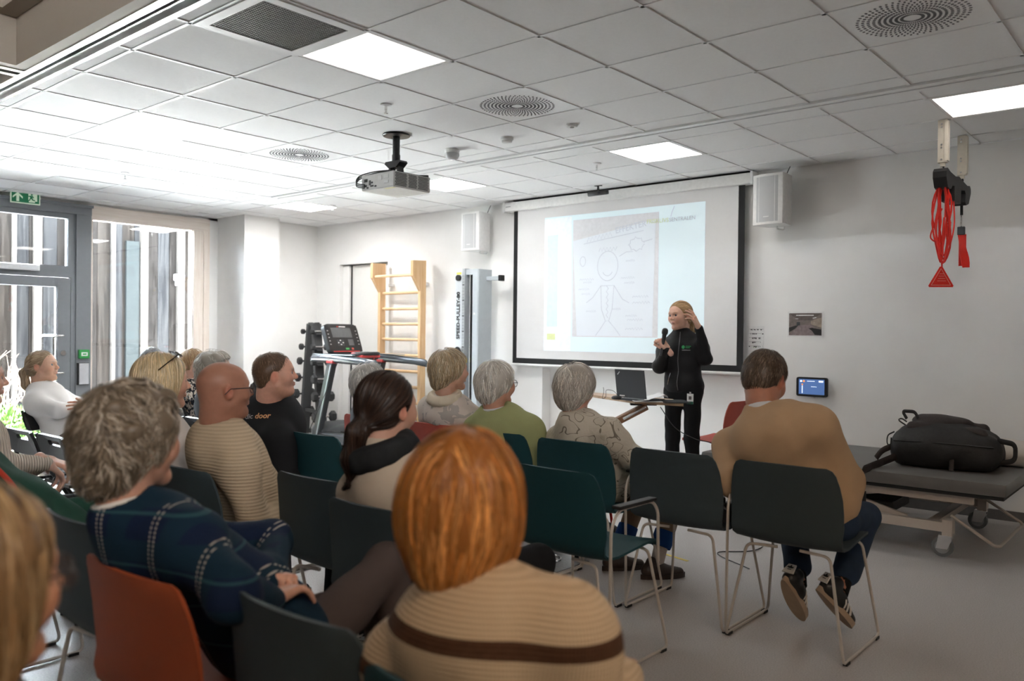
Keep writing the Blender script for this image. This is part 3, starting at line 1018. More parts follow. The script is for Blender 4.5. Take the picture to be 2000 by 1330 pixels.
def hand_mesh(wrist, d, n, side, curl=((25, 30, 20),) * 4, spread=6, thumb=((.62, .62, -.25), 20), scale=1.0, h=.0040):
    f = Field()
    f.cone((0, -.05, 0), (0, .01, 0), .024, .026, k=.02)
    bases = [(.030, .088), (.0105, .093), (-.0105, .090), (-.029, .080)]
    L = [(.040, .025, .020), (.044, .029, .021), (.041, .027, .021), (.032, .020, .019)]
    for i, (bx, by) in enumerate(bases):
        f.cone((bx * .62, .005, 0), (bx, by, .0), .0135, .0105, k=.012)
        a = math.radians((1.5 - i) * spread)
        p = np.array((bx, by, 0.0)); ang = 0
        r = .0088 if i < 3 else .0078
        for j in range(3):
            ang += math.radians(curl[i][j])
            v = np.array((math.sin(a) * math.cos(ang), math.cos(a) * math.cos(ang), -math.sin(ang))) * L[i][j]
            f.cone(p, p + v, r, r * .9, k=.0045); p = p + v; r *= .9
    td = np.array(thumb[0]); td = td / np.linalg.norm(td)
    p = np.array((.020, .022, -.006))
    f.cone((.006, .012, -.004), p + td * .030, .016, .0125, k=.012)
    p = p + td * .030
    tb = td * math.cos(math.radians(thumb[1])) + np.array((-.35, .9, -.1)) * math.sin(math.radians(thumb[1]))
    tb /= np.linalg.norm(tb)
    f.cone(p, p + tb * .030, .0108, .0098, k=.006); p = p + tb * .030
    f.cone(p, p + tb * .022, .0098, .0078, k=.005)
    V, F = f.mesh(h)
    d = np.array(d, float); d /= np.linalg.norm(d)
    n = np.array(n, float); n = n - d * (n @ d); n /= np.linalg.norm(n)
    T = np.cross(d, n) * (1 if side == 'R' else -1)
    R = np.stack([T, d, -n], 1)
    if np.linalg.det(R) < 0: F = F[:, ::-1]
    knuck = (np.clip(1 - np.abs(V[:, 1] - .09) / .012, 0, 1) * (V[:, 2] > 0))[:, None]
    tips = np.clip((V[:, 1] - .12) / .05, 0, 1)[:, None]
    W = (V * scale) @ R.T + np.array(wrist)
    return W.astype(np.float32), F, knuck * .5 + tips * .35

def glasses(parent, M, mat, lens, r=.024, style='round'):
    g = MB()
    for sx in (-1, 1):
        pts = []
        for k in range(17):
            a = 2 * math.pi * k / 16
            pts.append(Vector((sx * .033 + 1.12 * r * math.cos(a), .108 - .05 * (abs(sx * .033 + r * math.cos(a)) / .06) ** 2 * .2, .002 + .85 * r * math.sin(a))))
        g.tube(pts, .0016, 6)
        g.tube([(sx * .060, .102, .008), (sx * .079, .05, .010), (sx * .087, -.005, .010), (sx * .087, -.03, -.012)], .0017, 6)
    g.tube([(-.008, .109, .004), (0, .111, .007), (.008, .109, .004)], .0016, 6)
    o = g.build('glasses', mat, parent, smooth=True)
    o.data.transform(Matrix([[*map(float, r_)] for r_ in np.array(M)]))
    ln = MB()
    for sx in (-1, 1):
        pts = [(sx * .033 + 1.1 * r * math.cos(2 * math.pi * k / 16), .107, .002 + .83 * r * math.sin(2 * math.pi * k / 16)) for k in range(16)]
        ln.add(pts, [tuple(range(16))])
    l = ln.build('lens', lens, o)
    l.data.transform(Matrix([[*map(float, r_)] for r_ in np.array(M)]))
    return o

def shoe(parent, M, upper, sole, name='shoe', L=.27, wd=.048, high=.06, stripes=None):
    M4 = Matrix([[*map(float, r_)] for r_ in np.array(M)])
    """shoe in local space: heel at y=-.07, toe +y, sole at z=0"""
    f = Field()
    f.cone((0, -.045, .045), (0, .03, .045), .036, .038, k=.03)
    f.cone((0, .03, .042), (0, L - .12, .026), .040, .026, k=.03)
    f.cone((0, -.03, .05), (0, -.02, high + .03), .034, .032, k=.02)
    f.half((0, 0, -1), -.012, k=.006)
    V, F = f.mesh(.006)
    o = np_obj(name, [(xf(V, M), F, None, 0)], upper, parent)
    s = MB()
    out = []
    for k in range(24):
        a = 2 * math.pi * k / 24
        yy = (L / 2) * math.sin(a); xx = (wd * (.86 + .22 * math.sin(a - .3))) * math.cos(a)
        out.append((xx, yy + L / 2 - .085))
    s.prism(out, (0, 0, .026), (0, 0, 0), (1, 0, 0), (0, 1, 0))
    so = s.build('sole', sole, o, smooth=True)
    so.data.transform(Matrix([[*map(float, r_)] for r_ in np.array(M)]))
    if stripes is not None:
        def surf(y, z, sx):
            P_ = np.array([[sx * x_, y, z] for x_ in np.linspace(.0, .07, 36)], np.float32)
            v_ = f.ev(P_); k_ = np.argmax(v_ > 0)
            return Vector((float(P_[k_, 0]) + sx * .001, y, z))
        for sx in (-1, 1):
            for k in range(3):
                y1 = .040 + k * .028
                MB().tube([surf(y1 + .016, .028, sx), surf(y1 + .006, .045, sx), surf(y1 - .006, .060, sx)], .006, 6, flat=.5).build('stripe', stripes, o).data.transform(M4)
        MB().prism([(-.030, .045), (.030, .045), (.020, .095), (-.020, .095)], (0, .006, 0), (0, -.088, 0)).build('heel_tab', stripes, o).data.transform(M4)
        lg_ = MB().prism([(-.004, .072), (.004, .072), (.006, .080), (0, .091), (-.006, .080)], (0, .001, 0), (0, -.0895, 0))
        for sx in (-1, 1): lg_.prism([(sx * .003, .070), (sx * .016, .074), (sx * .013, .082), (sx * .005, .078)], (0, .001, 0), (0, -.0895, 0))
        lg_.prism([(-.010, .062), (.010, .062), (.010, .065), (-.010, .065)], (0, .001, 0), (0, -.0895, 0))
        lg_.build('heel_emblem', upper, o).data.transform(M4)
    return o

def folds(A, seed=0, fz=42.0):
    rg = np.random.default_rng(seed)
    a = rg.uniform(-1, 1, 8)
    def d(X, Y, Z):
        w1 = np.sin(fz * Z + 5 * np.sin(6 * X + 4 * a[0]) + 4 * np.sin(7 * Y + 5 * a[1]) + 9 * a[2])
        w2 = np.sin(23 * X + 17 * Z + 3 * np.sin(9 * Y + 2 * a[3]) + 6 * a[4])
        return A * (.65 * w1 + .45 * w2)
    return d

def person(label, base, yaw=0.0, head=None, hyaw=0.0, hpitch=0.0, hroll=0.0, fem=True, sw=.165, bulk=1.0, cd=.115, skin=(.62, .40, .31),
           top=None, top_name='sweater', legs_mat=None, shoe_mat=None, sole_mat=None, sock=None, hair=None, hairc=(.5, .45, .4), hairc2=None, hair_n=2600,
           arms=None, hands=None, legs=None, seated=True, h_top=.0095, fold=.004, collar=None, neckcut=.012, seed=1, red=1.0, brow=(.35, .28, .22),
           stub=None, fat=0.0, neckr=.052, hems=None, do_legs=True, iris=(.12, .16, .2), headscale=1.0, extra=None, armr=1.0, turtleneck=0.0, jaw=1.0, nose=1.0, shz=-.122, fold_fz=42.0):
    sw = sw * .94
    base = Vector((base[0], base[1], 0)) if len(base) == 2 else Vector(base)
    E = empty('person', base, yaw)
    tag(E, label, 'person')
    Rw = RZ(-yaw)
    bs = np.array(base, np.float32)
    def loc(p): return (Rw @ (np.array(p, np.float32) - bs)).astype(np.float32)
    Rh = (RZ(hyaw - yaw) @ RX_(hpitch) @ RY_(hroll)).astype(np.float32) * headscale
    hc = loc(head)
    M = np.eye(4, dtype=np.float32); M[:3, :3] = Rh; M[:3, 3] = hc
    nb = hc + (Rh @ np.array((0, -.030, -.165), np.float32)) * np.array((.75, .75, 1), np.float32) + np.array((0, -.012, 0), np.float32)
    nb[0] = hc[0] * .8
    hip = np.array((0, 0, .535 if seated else .93), np.float32)
    if legs and 'hip' in legs: hip = np.array(legs['hip'], np.float32)
    sp = nb - hip; spn = sp / np.linalg.norm(sp)
    # frame along the spine
    yv = np.array((0, 1, 0), np.float32); yv = yv - spn * (yv @ spn); yv /= np.linalg.norm(yv)
    xv = np.cross(yv, spn)
    Rs = np.stack([xv, yv, spn], 1)
    J = {}
    for s, sx in (('r', 1), ('l', -1)):
        J['s' + s] = nb + xv * sx * sw + spn * shz + yv * (.0)
        J['e' + s] = J['s' + s] + np.array((sx * .055, .05, -.26), np.float32)
        J['w' + s] = np.array((sx * .06, .26, .66 if seated else .85), np.float32)
        J['h' + s] = hip + np.array((sx * .088, .02, -.01), np.float32)
        J['k' + s] = np.array((sx * .12, .44, .50), np.float32) if seated else np.array((sx * .09, .02, .49), np.float32)
        J['a' + s] = np.array((sx * .12, .43, .085), np.float32) if seated else np.array((sx * .10, -.02, .085), np.float32)
    for src in (arms, legs):
        if src:
            for k_, v_ in src.items():
                if k_ in J: J[k_] = np.array(v_, np.float32)
                elif k_[0] == '@' and k_[1:] in J: J[k_[1:]] = loc(v_)
    b = bulk
    def torso(f, g=0.0, top_only=False):
        L = float(np.linalg.norm(sp))
        f.ell(hip + spn * .02, (.172 * b + g, .128 * b + g, .13 + g), Rs, k=.05)
        f.ell(hip + spn * (.30 * L) + yv * .012 * b, (.152 * b + g, .122 * b + g, .16 + g), Rs, k=.07)
        f.ell(hip + spn * (.66 * L) + yv * .005, ((sw + .005) * .97 + g, cd * 1.03 + g, .17 + g), Rs, k=.07)
        f.ell(hip + spn * (.82 * L) - yv * .008, (sw * .90 + g, cd * .90 + g, .12 + g), Rs, k=.06)
        f.cone(J['sr'], J['sl'], .052 + g, .052 + g, k=.06)
        for s_ in 'rl':
            f.cone(nb - spn * .015, J['s' + s_] + spn * .012, .040 + g, .050 + g, k=.05)
        f.cone(nb - spn * .09 - yv * .012, nb + spn * .01, .072 + g, neckr + g * .6, k=.04)
    # ---- one continuous skin: head, neck, torso, arms, hands, legs
    parts = []
    nbl = (np.linalg.inv(Rh) @ (nb - hc))
    hf = head_field(fem, jaw, fat, nose, neckr, nbl)
    V, F = hf.mesh(.0050 if h_top <= .0091 else .0068)
    sc = np.array(skin, np.float32)
    parts.append((xf(V, M), F, skin_colors(V, skin, brow, red=red, stubble=stub), 0))
    bf = Field(); torso(bf, -.018)
    for s in 'rl':
        bf.cone(J['s' + s], J['e' + s], .040, .034, k=.04)
        bf.cone(J['e' + s], J['w' + s], .033, .024, k=.03)
        if do_legs:
            bf.cone(J['h' + s], J['k' + s], .062, .046, k=.04)
            bf.cone(J['k' + s], J['a' + s], .044, .030, k=.03)
    V, F = bf.mesh(.020)
    parts.append((V, F, sc, 0))
    hd = hands or {}
    for s in 'rl':
        q = dict(hd.get(s, {}))
        if q.get('none'): continue
        wv = J['w' + s]
        dirv = q.pop('d', None); nv = q.pop('n', None)
        if dirv is None:
            dirv = wv - J['e' + s]; dirv = dirv / np.linalg.norm(dirv)
            dirv = dirv + np.array((0, .3, -.3)) + np.array(((-1 if s == 'r' else 1) * .35, 0, 0))
        else: dirv = (Rw @ np.array(dirv, np.float32)) if q.pop('world', False) else np.array(dirv)
        if nv is None: nv = (0, -.2, -1)
        elif q.pop('nworld', False): nv = Rw @ np.array(nv, np.float32)
        W, HF, red_ = hand_mesh(wv, dirv, nv, s.upper(), **q)
        HC = sc * (1 - red_) + sc * np.array((1.0, .68, .6), np.float32) * red_
        parts.append((W, HF, HC, 0))
    body = np_obj('body', parts, M_skin, E)
    eyes(E, M, iris)
    # ---- upper garment
    tf = Field(); torso(tf, .012)
    for s in 'rl':
        tf.cone(J['s' + s], J['e' + s], .060 * armr, .051 * armr, k=.06)
        wr = J['e' + s] + (J['w' + s] - J['e' + s]) * .95
        tf.cone(J['e' + s], wr, .050 * armr, .036 * armr, k=.03)
    up = np.array((0, .25, 1), np.float32) @ np.eye(3, dtype=np.float32)
    nd = hc - nb; nd = nd / np.linalg.norm(nd) * .55 + spn * .45; nd = nd / np.linalg.norm(nd)
    if turtleneck: tf.cone(nb, nb + nd * turtleneck, neckr + .018, neckr + .012, k=.02)
    c0 = nb + nd * (neckcut + turtleneck)
    tf.cone(c0 + nd * .086, c0 + nd * .45, .086, .12, k=.008, op=-1)
    if not top_only_hem(seated): pass
    hemz = (hems if hems is not None else (.47 if seated else .86))
    tf.half((0, 0, -1), -hemz, k=.01)
    fd = folds(fold, seed, fold_fz) if fold else None
    V, F = tf.mesh(h_top, fd)
    topo = np_obj(top_name, [(V, F, None, 0)], top, E)
    # ---- collar
    if collar is not None:
        cfm = Field()
        cfm.cone(nb - nd * .005, nb + nd * (.022 + neckcut), neckr + .008, neckr + .010, k=.01)
        cfm.half(nd, float(nd @ nb) + neckcut + .028, k=.004)
        Vc, Fc = cfm.mesh(.006)
        np_obj('shirt_collar', [(Vc, Fc, None, 0)], collar, E)
    # ---- trousers and shoes
    if do_legs:
        lf = Field()
        lf.ell(hip + np.array((0, 0, -.01)), (.168 * b, .128 * b, .115), k=.05)
        for s in 'rl':
            tb = 1.0 if fem else 1.08
            lf.cone(J['h' + s], J['k' + s], .082 * tb * (b * .5 + .5), .062 * tb, k=.05)
            en = J['k' + s] + (J['a' + s] - J['k' + s]) * (legs or {}).get('cuff', .93)
            lf.cone(J['k' + s], en, .061 * tb, .052 * tb * (legs or {}).get('flare', 1.0), k=.03)
        V2, F2 = lf.mesh(.010 if h_top < .010 else .013, folds(.0035, seed + 3, 30))
        np_obj('trousers', [(V2, F2, None, 0)], legs_mat, E)
        for s, sx in (('r', 1), ('l', -1)):
            a = J['a' + s]
            fy = (legs or {}).get('foot_' + s, sx * -.12)
            fp = (legs or {}).get('pitch_' + s, 0.0)
            MM = np.eye(4, dtype=np.float32); MM[:3, :3] = RZ(fy) @ RX_(fp)
            MM[:3, 3] = (a + MM[:3, :3] @ np.array((0, -.01, -.085), np.float32)) if fp else np.array((a[0], a[1] - .01, max(0.0, a[2] - .085)))
            shoe(E, MM, shoe_mat, sole_mat or shoe_mat, stripes=(legs or {}).get('stripes'))
            if sock is not None:
                MB().tube([J['k' + s] + (J['a' + s] - J['k' + s]) * .78, a + np.array((0, 0, -.02))], [.040, .037], 12).build('sock', sock, E, smooth=True)
    ho = None
    if hair is not None:
        ho = make_hair(E, M, hair, hairc, hairc2, hair_n, seed=seed, h=.0065)
    return dict(E=E, M=M, J=J, nb=nb, nd=nd, Rs=Rs, hc=hc, hip=hip, spn=spn, xv=xv, yv=yv, topV=V, topF=F, top=topo, body=body, loc=loc)

def top_only_hem(s): return True

def decal_text(P, txt, size, mat, px, pz, name='lettering', bold=0.0, shear=0.0, yside=-1, align='CENTER', tilt=0.0):
    """flat print wrapped on the garment: seen from behind (yside=-1) or front (+1)"""
    o = text_obj(name, txt, size, mat, P['E'], None, .0, bold, align, shear)
    me = o.data
    bvh = BVHTree.FromPolygons([tuple(map(float, v)) for v in P['topV']], [tuple(map(int, f)) for f in P['topF']])
    ca, sa = math.cos(tilt), math.sin(tilt)
    h0 = bvh.ray_cast(Vector((px, yside * 1.5, pz)), Vector((0, -yside, 0)))
    y0 = h0[0].y if h0[0] is not None else yside * .12
    bm = bmesh.new(); bm.from_mesh(me)
    bmesh.ops.triangulate(bm, faces=bm.faces)
    for v in bm.verts:
        x, z = v.co.x * ca - v.co.y * sa, v.co.x * sa + v.co.y * ca
        xx = px + (x if yside < 0 else -x)
        org = Vector((xx, yside * 1.5, pz + z))
        hit = bvh.ray_cast(org, Vector((0, -yside, 0)))
        ok_ = hit[0] is not None and abs(hit[0].y - y0) < .05
        v.co = (hit[0] + Vector((0, yside * .003, 0))) if ok_ else Vector((xx, y0 + yside * .003, pz + z))
    bm.to_mesh(me); bm.free()
    return o

def decal_at(P, px, py, txt, size, mat, dx=0.0, name='lettering', bold=0.0, shear=0.0, align='RIGHT'):
    """flat print laid on the garment around the point seen at a pixel, along the surface there"""
    M_ = Matrix.Translation(P['E'].location) @ Matrix.Rotation(P['E'].rotation_euler.z, 4, 'Z')
    Mi = M_.inverted()
    bv = BVHTree.FromPolygons([tuple(map(float, v)) for v in P['topV']], [tuple(map(int, f)) for f in P['topF']])
    o_ = Mi @ Vector((0, 0, EYE)); q_ = Mi @ at(px, py, 1.0)
    A, N = bv.ray_cast(o_, (q_ - o_).normalized())[:2]
    if A is None: return None
    N = (N + (o_ - q_).normalized() * .6); N.z *= .4; N.normalize()
    U = Vector((0, 0, 1)).cross(N); U.normalize()
    V = N.cross(U)
    o = text_obj(name, txt, size, mat, P['E'], None, .0, bold, align, shear)
    bm = bmesh.new(); bm.from_mesh(o.data)
    bmesh.ops.triangulate(bm, faces=bm.faces)
    for v in bm.verts:
        w_ = A + U * (v.co.x + dx) + V * v.co.y
        h_ = bv.ray_cast(w_ + N * .12, -N)
        v.co = (h_[0] if h_[0] is not None and (h_[0] - w_).length < .08 else w_) + N * .004
    bm.to_mesh(o.data); bm.free()
    return o

def lookat(p, q):
    return math.atan2(-(q[0] - p[0]), q[1] - p[1])
# ------------------------------------------------------------------ chairs
M_tube = pm('chair_tube_beige', (0.60, 0.545, 0.49), .38, .35, var=.04)
M_glide = pm('black_plastic', (0.012, 0.012, 0.013), .5)
M_shell = {
    'grey': pm('shell_slate_grey', (0.046, 0.062, 0.070), .6, var=.03, bump=.03, bscale=500, spec=.25),
    'teal': pm('shell_dark_teal', (0.012, 0.052, 0.062), .6, var=.03, bump=.03, bscale=500, spec=.25),
    'orange': pm('shell_burnt_orange', (0.34, 0.070, 0.025), .6, var=.03, bump=.03, bscale=500, spec=.25),
    'red': pm('shell_coral_red', (0.46, 0.10, 0.075), .6, var=.03, bump=.03, bscale=500, spec=.25),
}
def shell_rows():
    prof = [(.238, .432, .200), (.234, .447, .212), (.205, .458, .222), (.12, .459, .230), (.0, .450, .235), (-.10, .442, .238), (-.165, .447, .240),
            (-.205, .470, .243), (-.224, .510, .246), (-.231, .56, .249), (-.236, .62, .250), (-.243, .68, .247), (-.254, .735, .238), (-.266, .78, .226), (-.272, .802, .213), (-.275, .813, .190)]
    rows = []
    for (y, z, w) in prof:
        bk = min(1, max(0, (z - .46) / .1))
        r = []
        for j in range(13):
            u = -1 + 2 * j / 12
            x = w * u
            r.append((x, y + bk * .030 * u * u, z + (1 - bk) * .012 * u * u))
        rows.append(r)
    return rows
def make_shell_chair(color, arms):
    t = empty('shell_chair')
    MB().sheet(shell_rows(), .010).build('seat_shell', M_shell[color], t, smooth=60)
    for sx in (-1, 1):
        p = [(sx * .05, -.16, .432), (sx * .185, -.175, .430), (sx * .262, -.222, .010), (sx * .262, .245, .010), (sx * .205, .170, .437), (sx * .05, .155, .444)]
        MB().tube(bend(p, .032, 5), .0068, 8).build('leg_frame', M_tube, t, smooth=True)
        MB().bx(sx * .262 - .009, sx * .262 + .009, -.205, -.165, 0, .012).build('glide', M_glide, t)
        MB().bx(sx * .262 - .009, sx * .262 + .009, .185, .225, 0, .012).build('glide', M_glide, t)
        if arms:
            p = [(sx * .268, -.20, .012), (sx * .275, -.205, .60), (sx * .275, -.16, .665), (sx * .275, .09, .668), (sx * .275, .135, .62), (sx * .262, .16, .40)]
            MB().tube(bend(p, .04, 5), .0068, 8).build('arm_frame', M_tube, t, smooth=True)
            MB().box((sx * .275, -.04, .677), (.042, .27, .016), None, 0, bev=.007).build('arm_pad', M_glide, t, smooth=True)
    return t
PROTO = {}
GROUPS = {'shell': 'shell chairs set out in rows', 'fold': 'black folding chairs by the window'}
def shell_chair(x, y, label, color='teal', arms=False, rz=0.0):
    key = (color, arms)
    if key not in PROTO:
        PROTO[key] = o = make_shell_chair(color, arms)
    else:
        o = copy_tree(PROTO[key])
    o.location = (x, y, 0); o.rotation_euler = (0, 0, rz)
    return tag(o, label, 'chair', GROUPS['shell'])

M_black = pm('black_enamel', (0.012, 0.012, 0.013), .32, var=.1)
M_seatgloss = pm('black_gloss_seat', (0.02, 0.022, 0.025), .12, var=.05, coat=.6)
def make_folding():
    t = empty('folding_chair')
    for sx in (-1, 1):
        MB().tube(bend([(sx * .195, -.235, .74), (sx * .205, -.13, .50), (sx * .205, .20, .012)], .06), .0105, 8).build('front_leg', M_black, t, smooth=True)
        MB().tube([(sx * .185, .12, .44), (sx * .185, -.215, .012)], .0095, 8).build('rear_leg', M_black, t, smooth=True)
    MB().tube([(-.2, .13, .12), (.2, .13, .12)], .008, 8).build('stretcher', M_black, t, smooth=True)
    MB().tube([(-.18, -.15, .10), (.18, -.15, .10)], .008, 8).build('stretcher', M_black, t, smooth=True)
    # back panel with a hand slot
    U = Vector((1, 0, 0)); Vv = Vector((0, -.33, .94)).normalized()
    O = Vector((0, -.195, .665))
    N = U.cross(Vv)
    outer = rrect(.415, .165, .05, 5); inner = rrect(.17, .034, .016, 5, 0, .032)
    b = MB()
    pts = []
    for d in (-.009, .009):
        for lp in (outer, inner):
            for (u, v) in lp:
                pts.append(O + U * u + Vv * v + N * (d + .02 * (u / .2) ** 2 - .01))
    n = len(outer)
    fs = []
    for i in range(n):
        j = (i + 1) % n
        fs += [(i, j, n + j, n + i), (2 * n + i, 3 * n + i, 3 * n + j, 2 * n + j), (i, 2 * n + i, 2 * n + j, j), (n + i, n + j, 3 * n + j, 3 * n + i)]
    b.add(pts, fs).build('backrest', M_black, t, smooth=40)
    s = []
    for i in range(9):
        v = -1 + i / 4
        s.append([(u * .195 * (1 - .12 * max(0, -v)), .0 + v * .19, .452 - .012 * (1 - u * u) * (1 - v * v) + (-.008 if v > .9 else 0)) for u in (-1, -.75, -.5, -.25, 0, .25, .5, .75, 1)])
    MB().sheet(s, -.018).build('seat', M_seatgloss, t, smooth=60)
    return t
def folding_chair(x, y, label, rz=0.0):
    if 'fold' not in PROTO: PROTO['fold'] = o = make_folding()
    else: o = copy_tree(PROTO['fold'])
    o.location = (x, y, 0); o.rotation_euler = (0, 0, rz)
    return tag(o, label, 'chair', GROUPS['fold'])

SHELLS = [
    (-1.41, 3.69, 'slate grey shell chair under the man in the tan sweater', 'grey', False, .00),
    (-1.955, 3.70, 'empty slate grey shell chair with armrests and a camera on its seat', 'grey', True, .00),
    (-2.52, 3.67, 'dark teal shell chair under the woman in the embroidered jacket', 'teal', False, .0),
    (-3.06, 3.68, 'dark teal shell chair under the man in the green cardigan', 'teal', False, .0),
    (-3.60, 3.72, 'coral red shell chair under the woman with the cream scarf', 'red', False, .0),
    (-4.24, 3.73, 'coral red shell chair farthest from the couch in the front row', 'red', False, .0),
    (-2.06, 2.92, 'empty dark teal shell chair with black arm pads beside the red-haired head', 'teal', True, -.03),
    (-3.68, 2.91, 'empty dark teal shell chair beside the man in black', 'teal', False, .0),
    (-4.24, 2.76, 'coral red shell chair under the man in the black sweatshirt', 'red', False, .0),
    (-2.03, 1.94, 'dark slate shell chair under the woman with the brown ponytail', 'grey', False, .0),
    (-2.60, 2.12, 'empty dark slate shell chair in front of the clasped hands', 'grey', False, .02),
    (-3.16, 1.90, 'dark slate shell chair under the bald man', 'grey', False, .0),
    (-3.72, 1.95, 'dark slate shell chair under the woman with the blonde bob', 'grey', False, .0),
    (-1.40, 1.20, 'empty dark slate shell chair nearest the camera beside the striped sweater', 'grey', False, .0),
    (-1.90, 1.11, 'burnt orange shell chair under the woman in the plaid sweater', 'orange', False, .02),
    (-2.53, 1.24, 'empty dark slate shell chair left of the burnt orange one', 'grey', False, .0),
    (-3.34, 1.22, 'dark slate shell chair under the person in the green jacket', 'grey', False, .0),
    (-4.05, 1.20, 'teal shell chair under the person in the ribbed cream sweater', 'teal', False, .0),
    (-0.86, 1.13, 'teal shell chair under the woman in the striped sweater', 'teal', False, .0),
    (-1.20, 0.40, 'teal shell chair under the person with glasses at the left edge', 'teal', False, .0),
    (-3.27, 6.62, 'empty coral red shell chair by the wall behind the speaker', 'red', False, 1.45),
]
for a in SHELLS: shell_chair(*a)
# ------------------------------------------------------------------ cloth materials
class NB:
    def __init__(s, name, rough=.85, sheen=.0, spec=.2):
        s.m = bpy.data.materials.new(name)
        s.nt, s.N, s.L, s.B = nodes(s.m)
        s.B.inputs['Roughness'].default_value = rough
        s.B.inputs['Specular IOR Level'].default_value = spec
        s.B.inputs['Sheen Weight'].default_value = sheen
        s.tc = s.N.new('ShaderNodeTexCoord').outputs['Object']
        sp = s.N.new('ShaderNodeSeparateXYZ'); s.L.new(s.tc, sp.inputs[0])
        s.X, s.Y, s.Z = sp.outputs
    def put(s, sock, v):
        if isinstance(v, (int, float)): sock.default_value = v
        elif isinstance(v, tuple): sock.default_value = (*v, 1) if len(sock.default_value) == 4 else v
        else: s.L.new(v, sock)
    def m_(s, op, a, b=0.0, c=None):
        n = s.N.new('ShaderNodeMath'); n.operation = op
        s.put(n.inputs[0], a); s.put(n.inputs[1], b)
        if c is not None: s.put(n.inputs[2], c)
        return n.outputs[0]
    def line(s, co, period, width, phase=0.0):
        """1 inside a repeated line across co"""
        f = s.m_('FRACT', s.m_('ADD', s.m_('DIVIDE', co, period), phase + 100.0))
        return s.m_('LESS_THAN', s.m_('ABSOLUTE', s.m_('SUBTRACT', f, .5)), width / period / 2)
    def band(s, co, a, b):
        return s.m_('MULTIPLY', s.m_('GREATER_THAN', co, a), s.m_('LESS_THAN', co, b))
    def noise(s, scale, detail=3, dist=0.0, stretch=None):
        n = s.N.new('ShaderNodeTexNoise'); n.inputs['Scale'].default_value = scale; n.inputs['Detail'].default_value = detail; n.inputs['Distortion'].default_value = dist
        v = s.tc
        if stretch:
            mp = s.N.new('ShaderNodeMapping'); mp.inputs['Scale'].default_value = stretch; s.L.new(v, mp.inputs[0]); v = mp.outputs[0]
        s.L.new(v, n.inputs['Vector'])
        return n.outputs[0]
    def mix(s, fac, a, b):
        n = s.N.new('ShaderNodeMix'); n.data_type = 'RGBA'
        s.put(n.inputs[0], fac); s.put(n.inputs[6], a); s.put(n.inputs[7], b)
        return n.outputs[2]
    def mottle(s, col, amt=.1, scale=35):
        return s.mix(s.noise(scale), tuple(c * (1 - amt) for c in col), tuple(min(1, c * (1 + amt)) for c in col))
    def bump(s, hgt, st=.3, dist=.004):
        bp = s.N.new('ShaderNodeBump'); bp.inputs['Strength'].default_value = st; bp.inputs['Distance'].default_value = dist
        s.L.new(hgt, bp.inputs['Height']); s.L.new(bp.outputs[0], s.B.inputs['Normal'])
    def col(s, c):
        s.put(s.B.inputs['Base Color'], c); return s
    def wave(s, co, period):
        return s.m_('SINE', s.m_('MULTIPLY', co, 6.2832 / period))

def cloth(name, col, amt=.08, bump=.25, bs=400, rough=.85):
    b = NB(name, rough); b.col(b.mottle(col, amt, 14)); b.bump(b.noise(bs, 2), bump, .002)
    return b.m
def ribbed(name, col, period=.011, axis='Z', amt=.1, st=.6):
    b = NB(name)
    w_ = b.wave({'X': b.X, 'Y': b.Y, 'Z': b.Z}[axis], period)
    b.col(b.mix(b.m_('MULTIPLY_ADD', w_, .5, .5), tuple(c * (1 - amt) for c in col), tuple(min(1, c * (1 + amt * .5)) for c in col)))
    b.bump(b.m_('ADD', w_, b.m_('MULTIPLY', b.noise(300), .6)), st, .003)
    return b.m

# striped knit: fine horizontal ribs with a waffle of stitches and two brown bands
b = NB('knit_beige_brown_band')
rib = b.wave(b.Z, .0085); sti = b.wave(b.m_('ADD', b.X, b.Y), .0085)
hgt = b.m_('MULTIPLY_ADD', sti, .35, rib)
cream = b.mix(b.m_('MULTIPLY_ADD', hgt, .35, .5), (.50, .375, .25), (.68, .545, .39))
bands = b.m_('MAXIMUM', b.band(b.Z, .838, .868), b.band(b.Z, .742, .772))
b.col(b.mix(bands, cream, b.mottle((.085, .04, .022), .3, 90))); b.bump(hgt, .5, .003)
T_stripe = b.m
# navy plaid with dashed white lines
b = NB('knit_navy_plaid')
dash = b.m_('LESS_THAN', b.m_('FRACT', b.m_('MULTIPLY', b.Z, 105.0)), .55)
vx = b.m_('MAXIMUM', b.line(b.m_('ADD', b.X, b.m_('MULTIPLY', b.Y, .6)), .17, .0048, .2), b.line(b.m_('ADD', b.X, b.m_('MULTIPLY', b.Y, .6)), .17, .0042, .29))
wl = b.m_('MULTIPLY', vx, dash)
tz = b.m_('MULTIPLY', b.line(b.Z, .115, .05), .55); tx = b.m_('MULTIPLY', b.line(b.X, .13, .045, .4), .5)
base = b.mix(b.m_('MAXIMUM', tz, tx), (.0045, .012, .036), (.005, .028, .040))
fine = b.m_('MULTIPLY', b.line(b.Z, .115, .007, .3), .55)
base = b.mix(fine, base, (.03, .09, .10))
b.col(b.mix(b.m_('MULTIPLY', wl, .8), base, (.50, .45, .40))); b.bump(b.noise(260, 2), .5, .004)
T_plaid = b.m
# embroidered cream jacket: contour lines of a noise field
b = NB('jacket_cream_embroidered', .7)
n1 = b.noise(6.5, 1.5, .8)
con = b.m_('LESS_THAN', b.m_('ABSOLUTE', b.m_('SUBTRACT', b.m_('FRACT', b.m_('MULTIPLY', n1, 9.0)), .5)), .055)
msk = b.m_('GREATER_THAN', b.noise(4.5, 1), .44)
b.col(b.mix(b.m_('MULTIPLY', b.m_('MULTIPLY', con, msk), .8), b.mottle((.52, .465, .38), .1, 9), (.11, .085, .065))); b.bump(b.noise(26, 3, 1.0), .5, .012)
T_embro = b.m
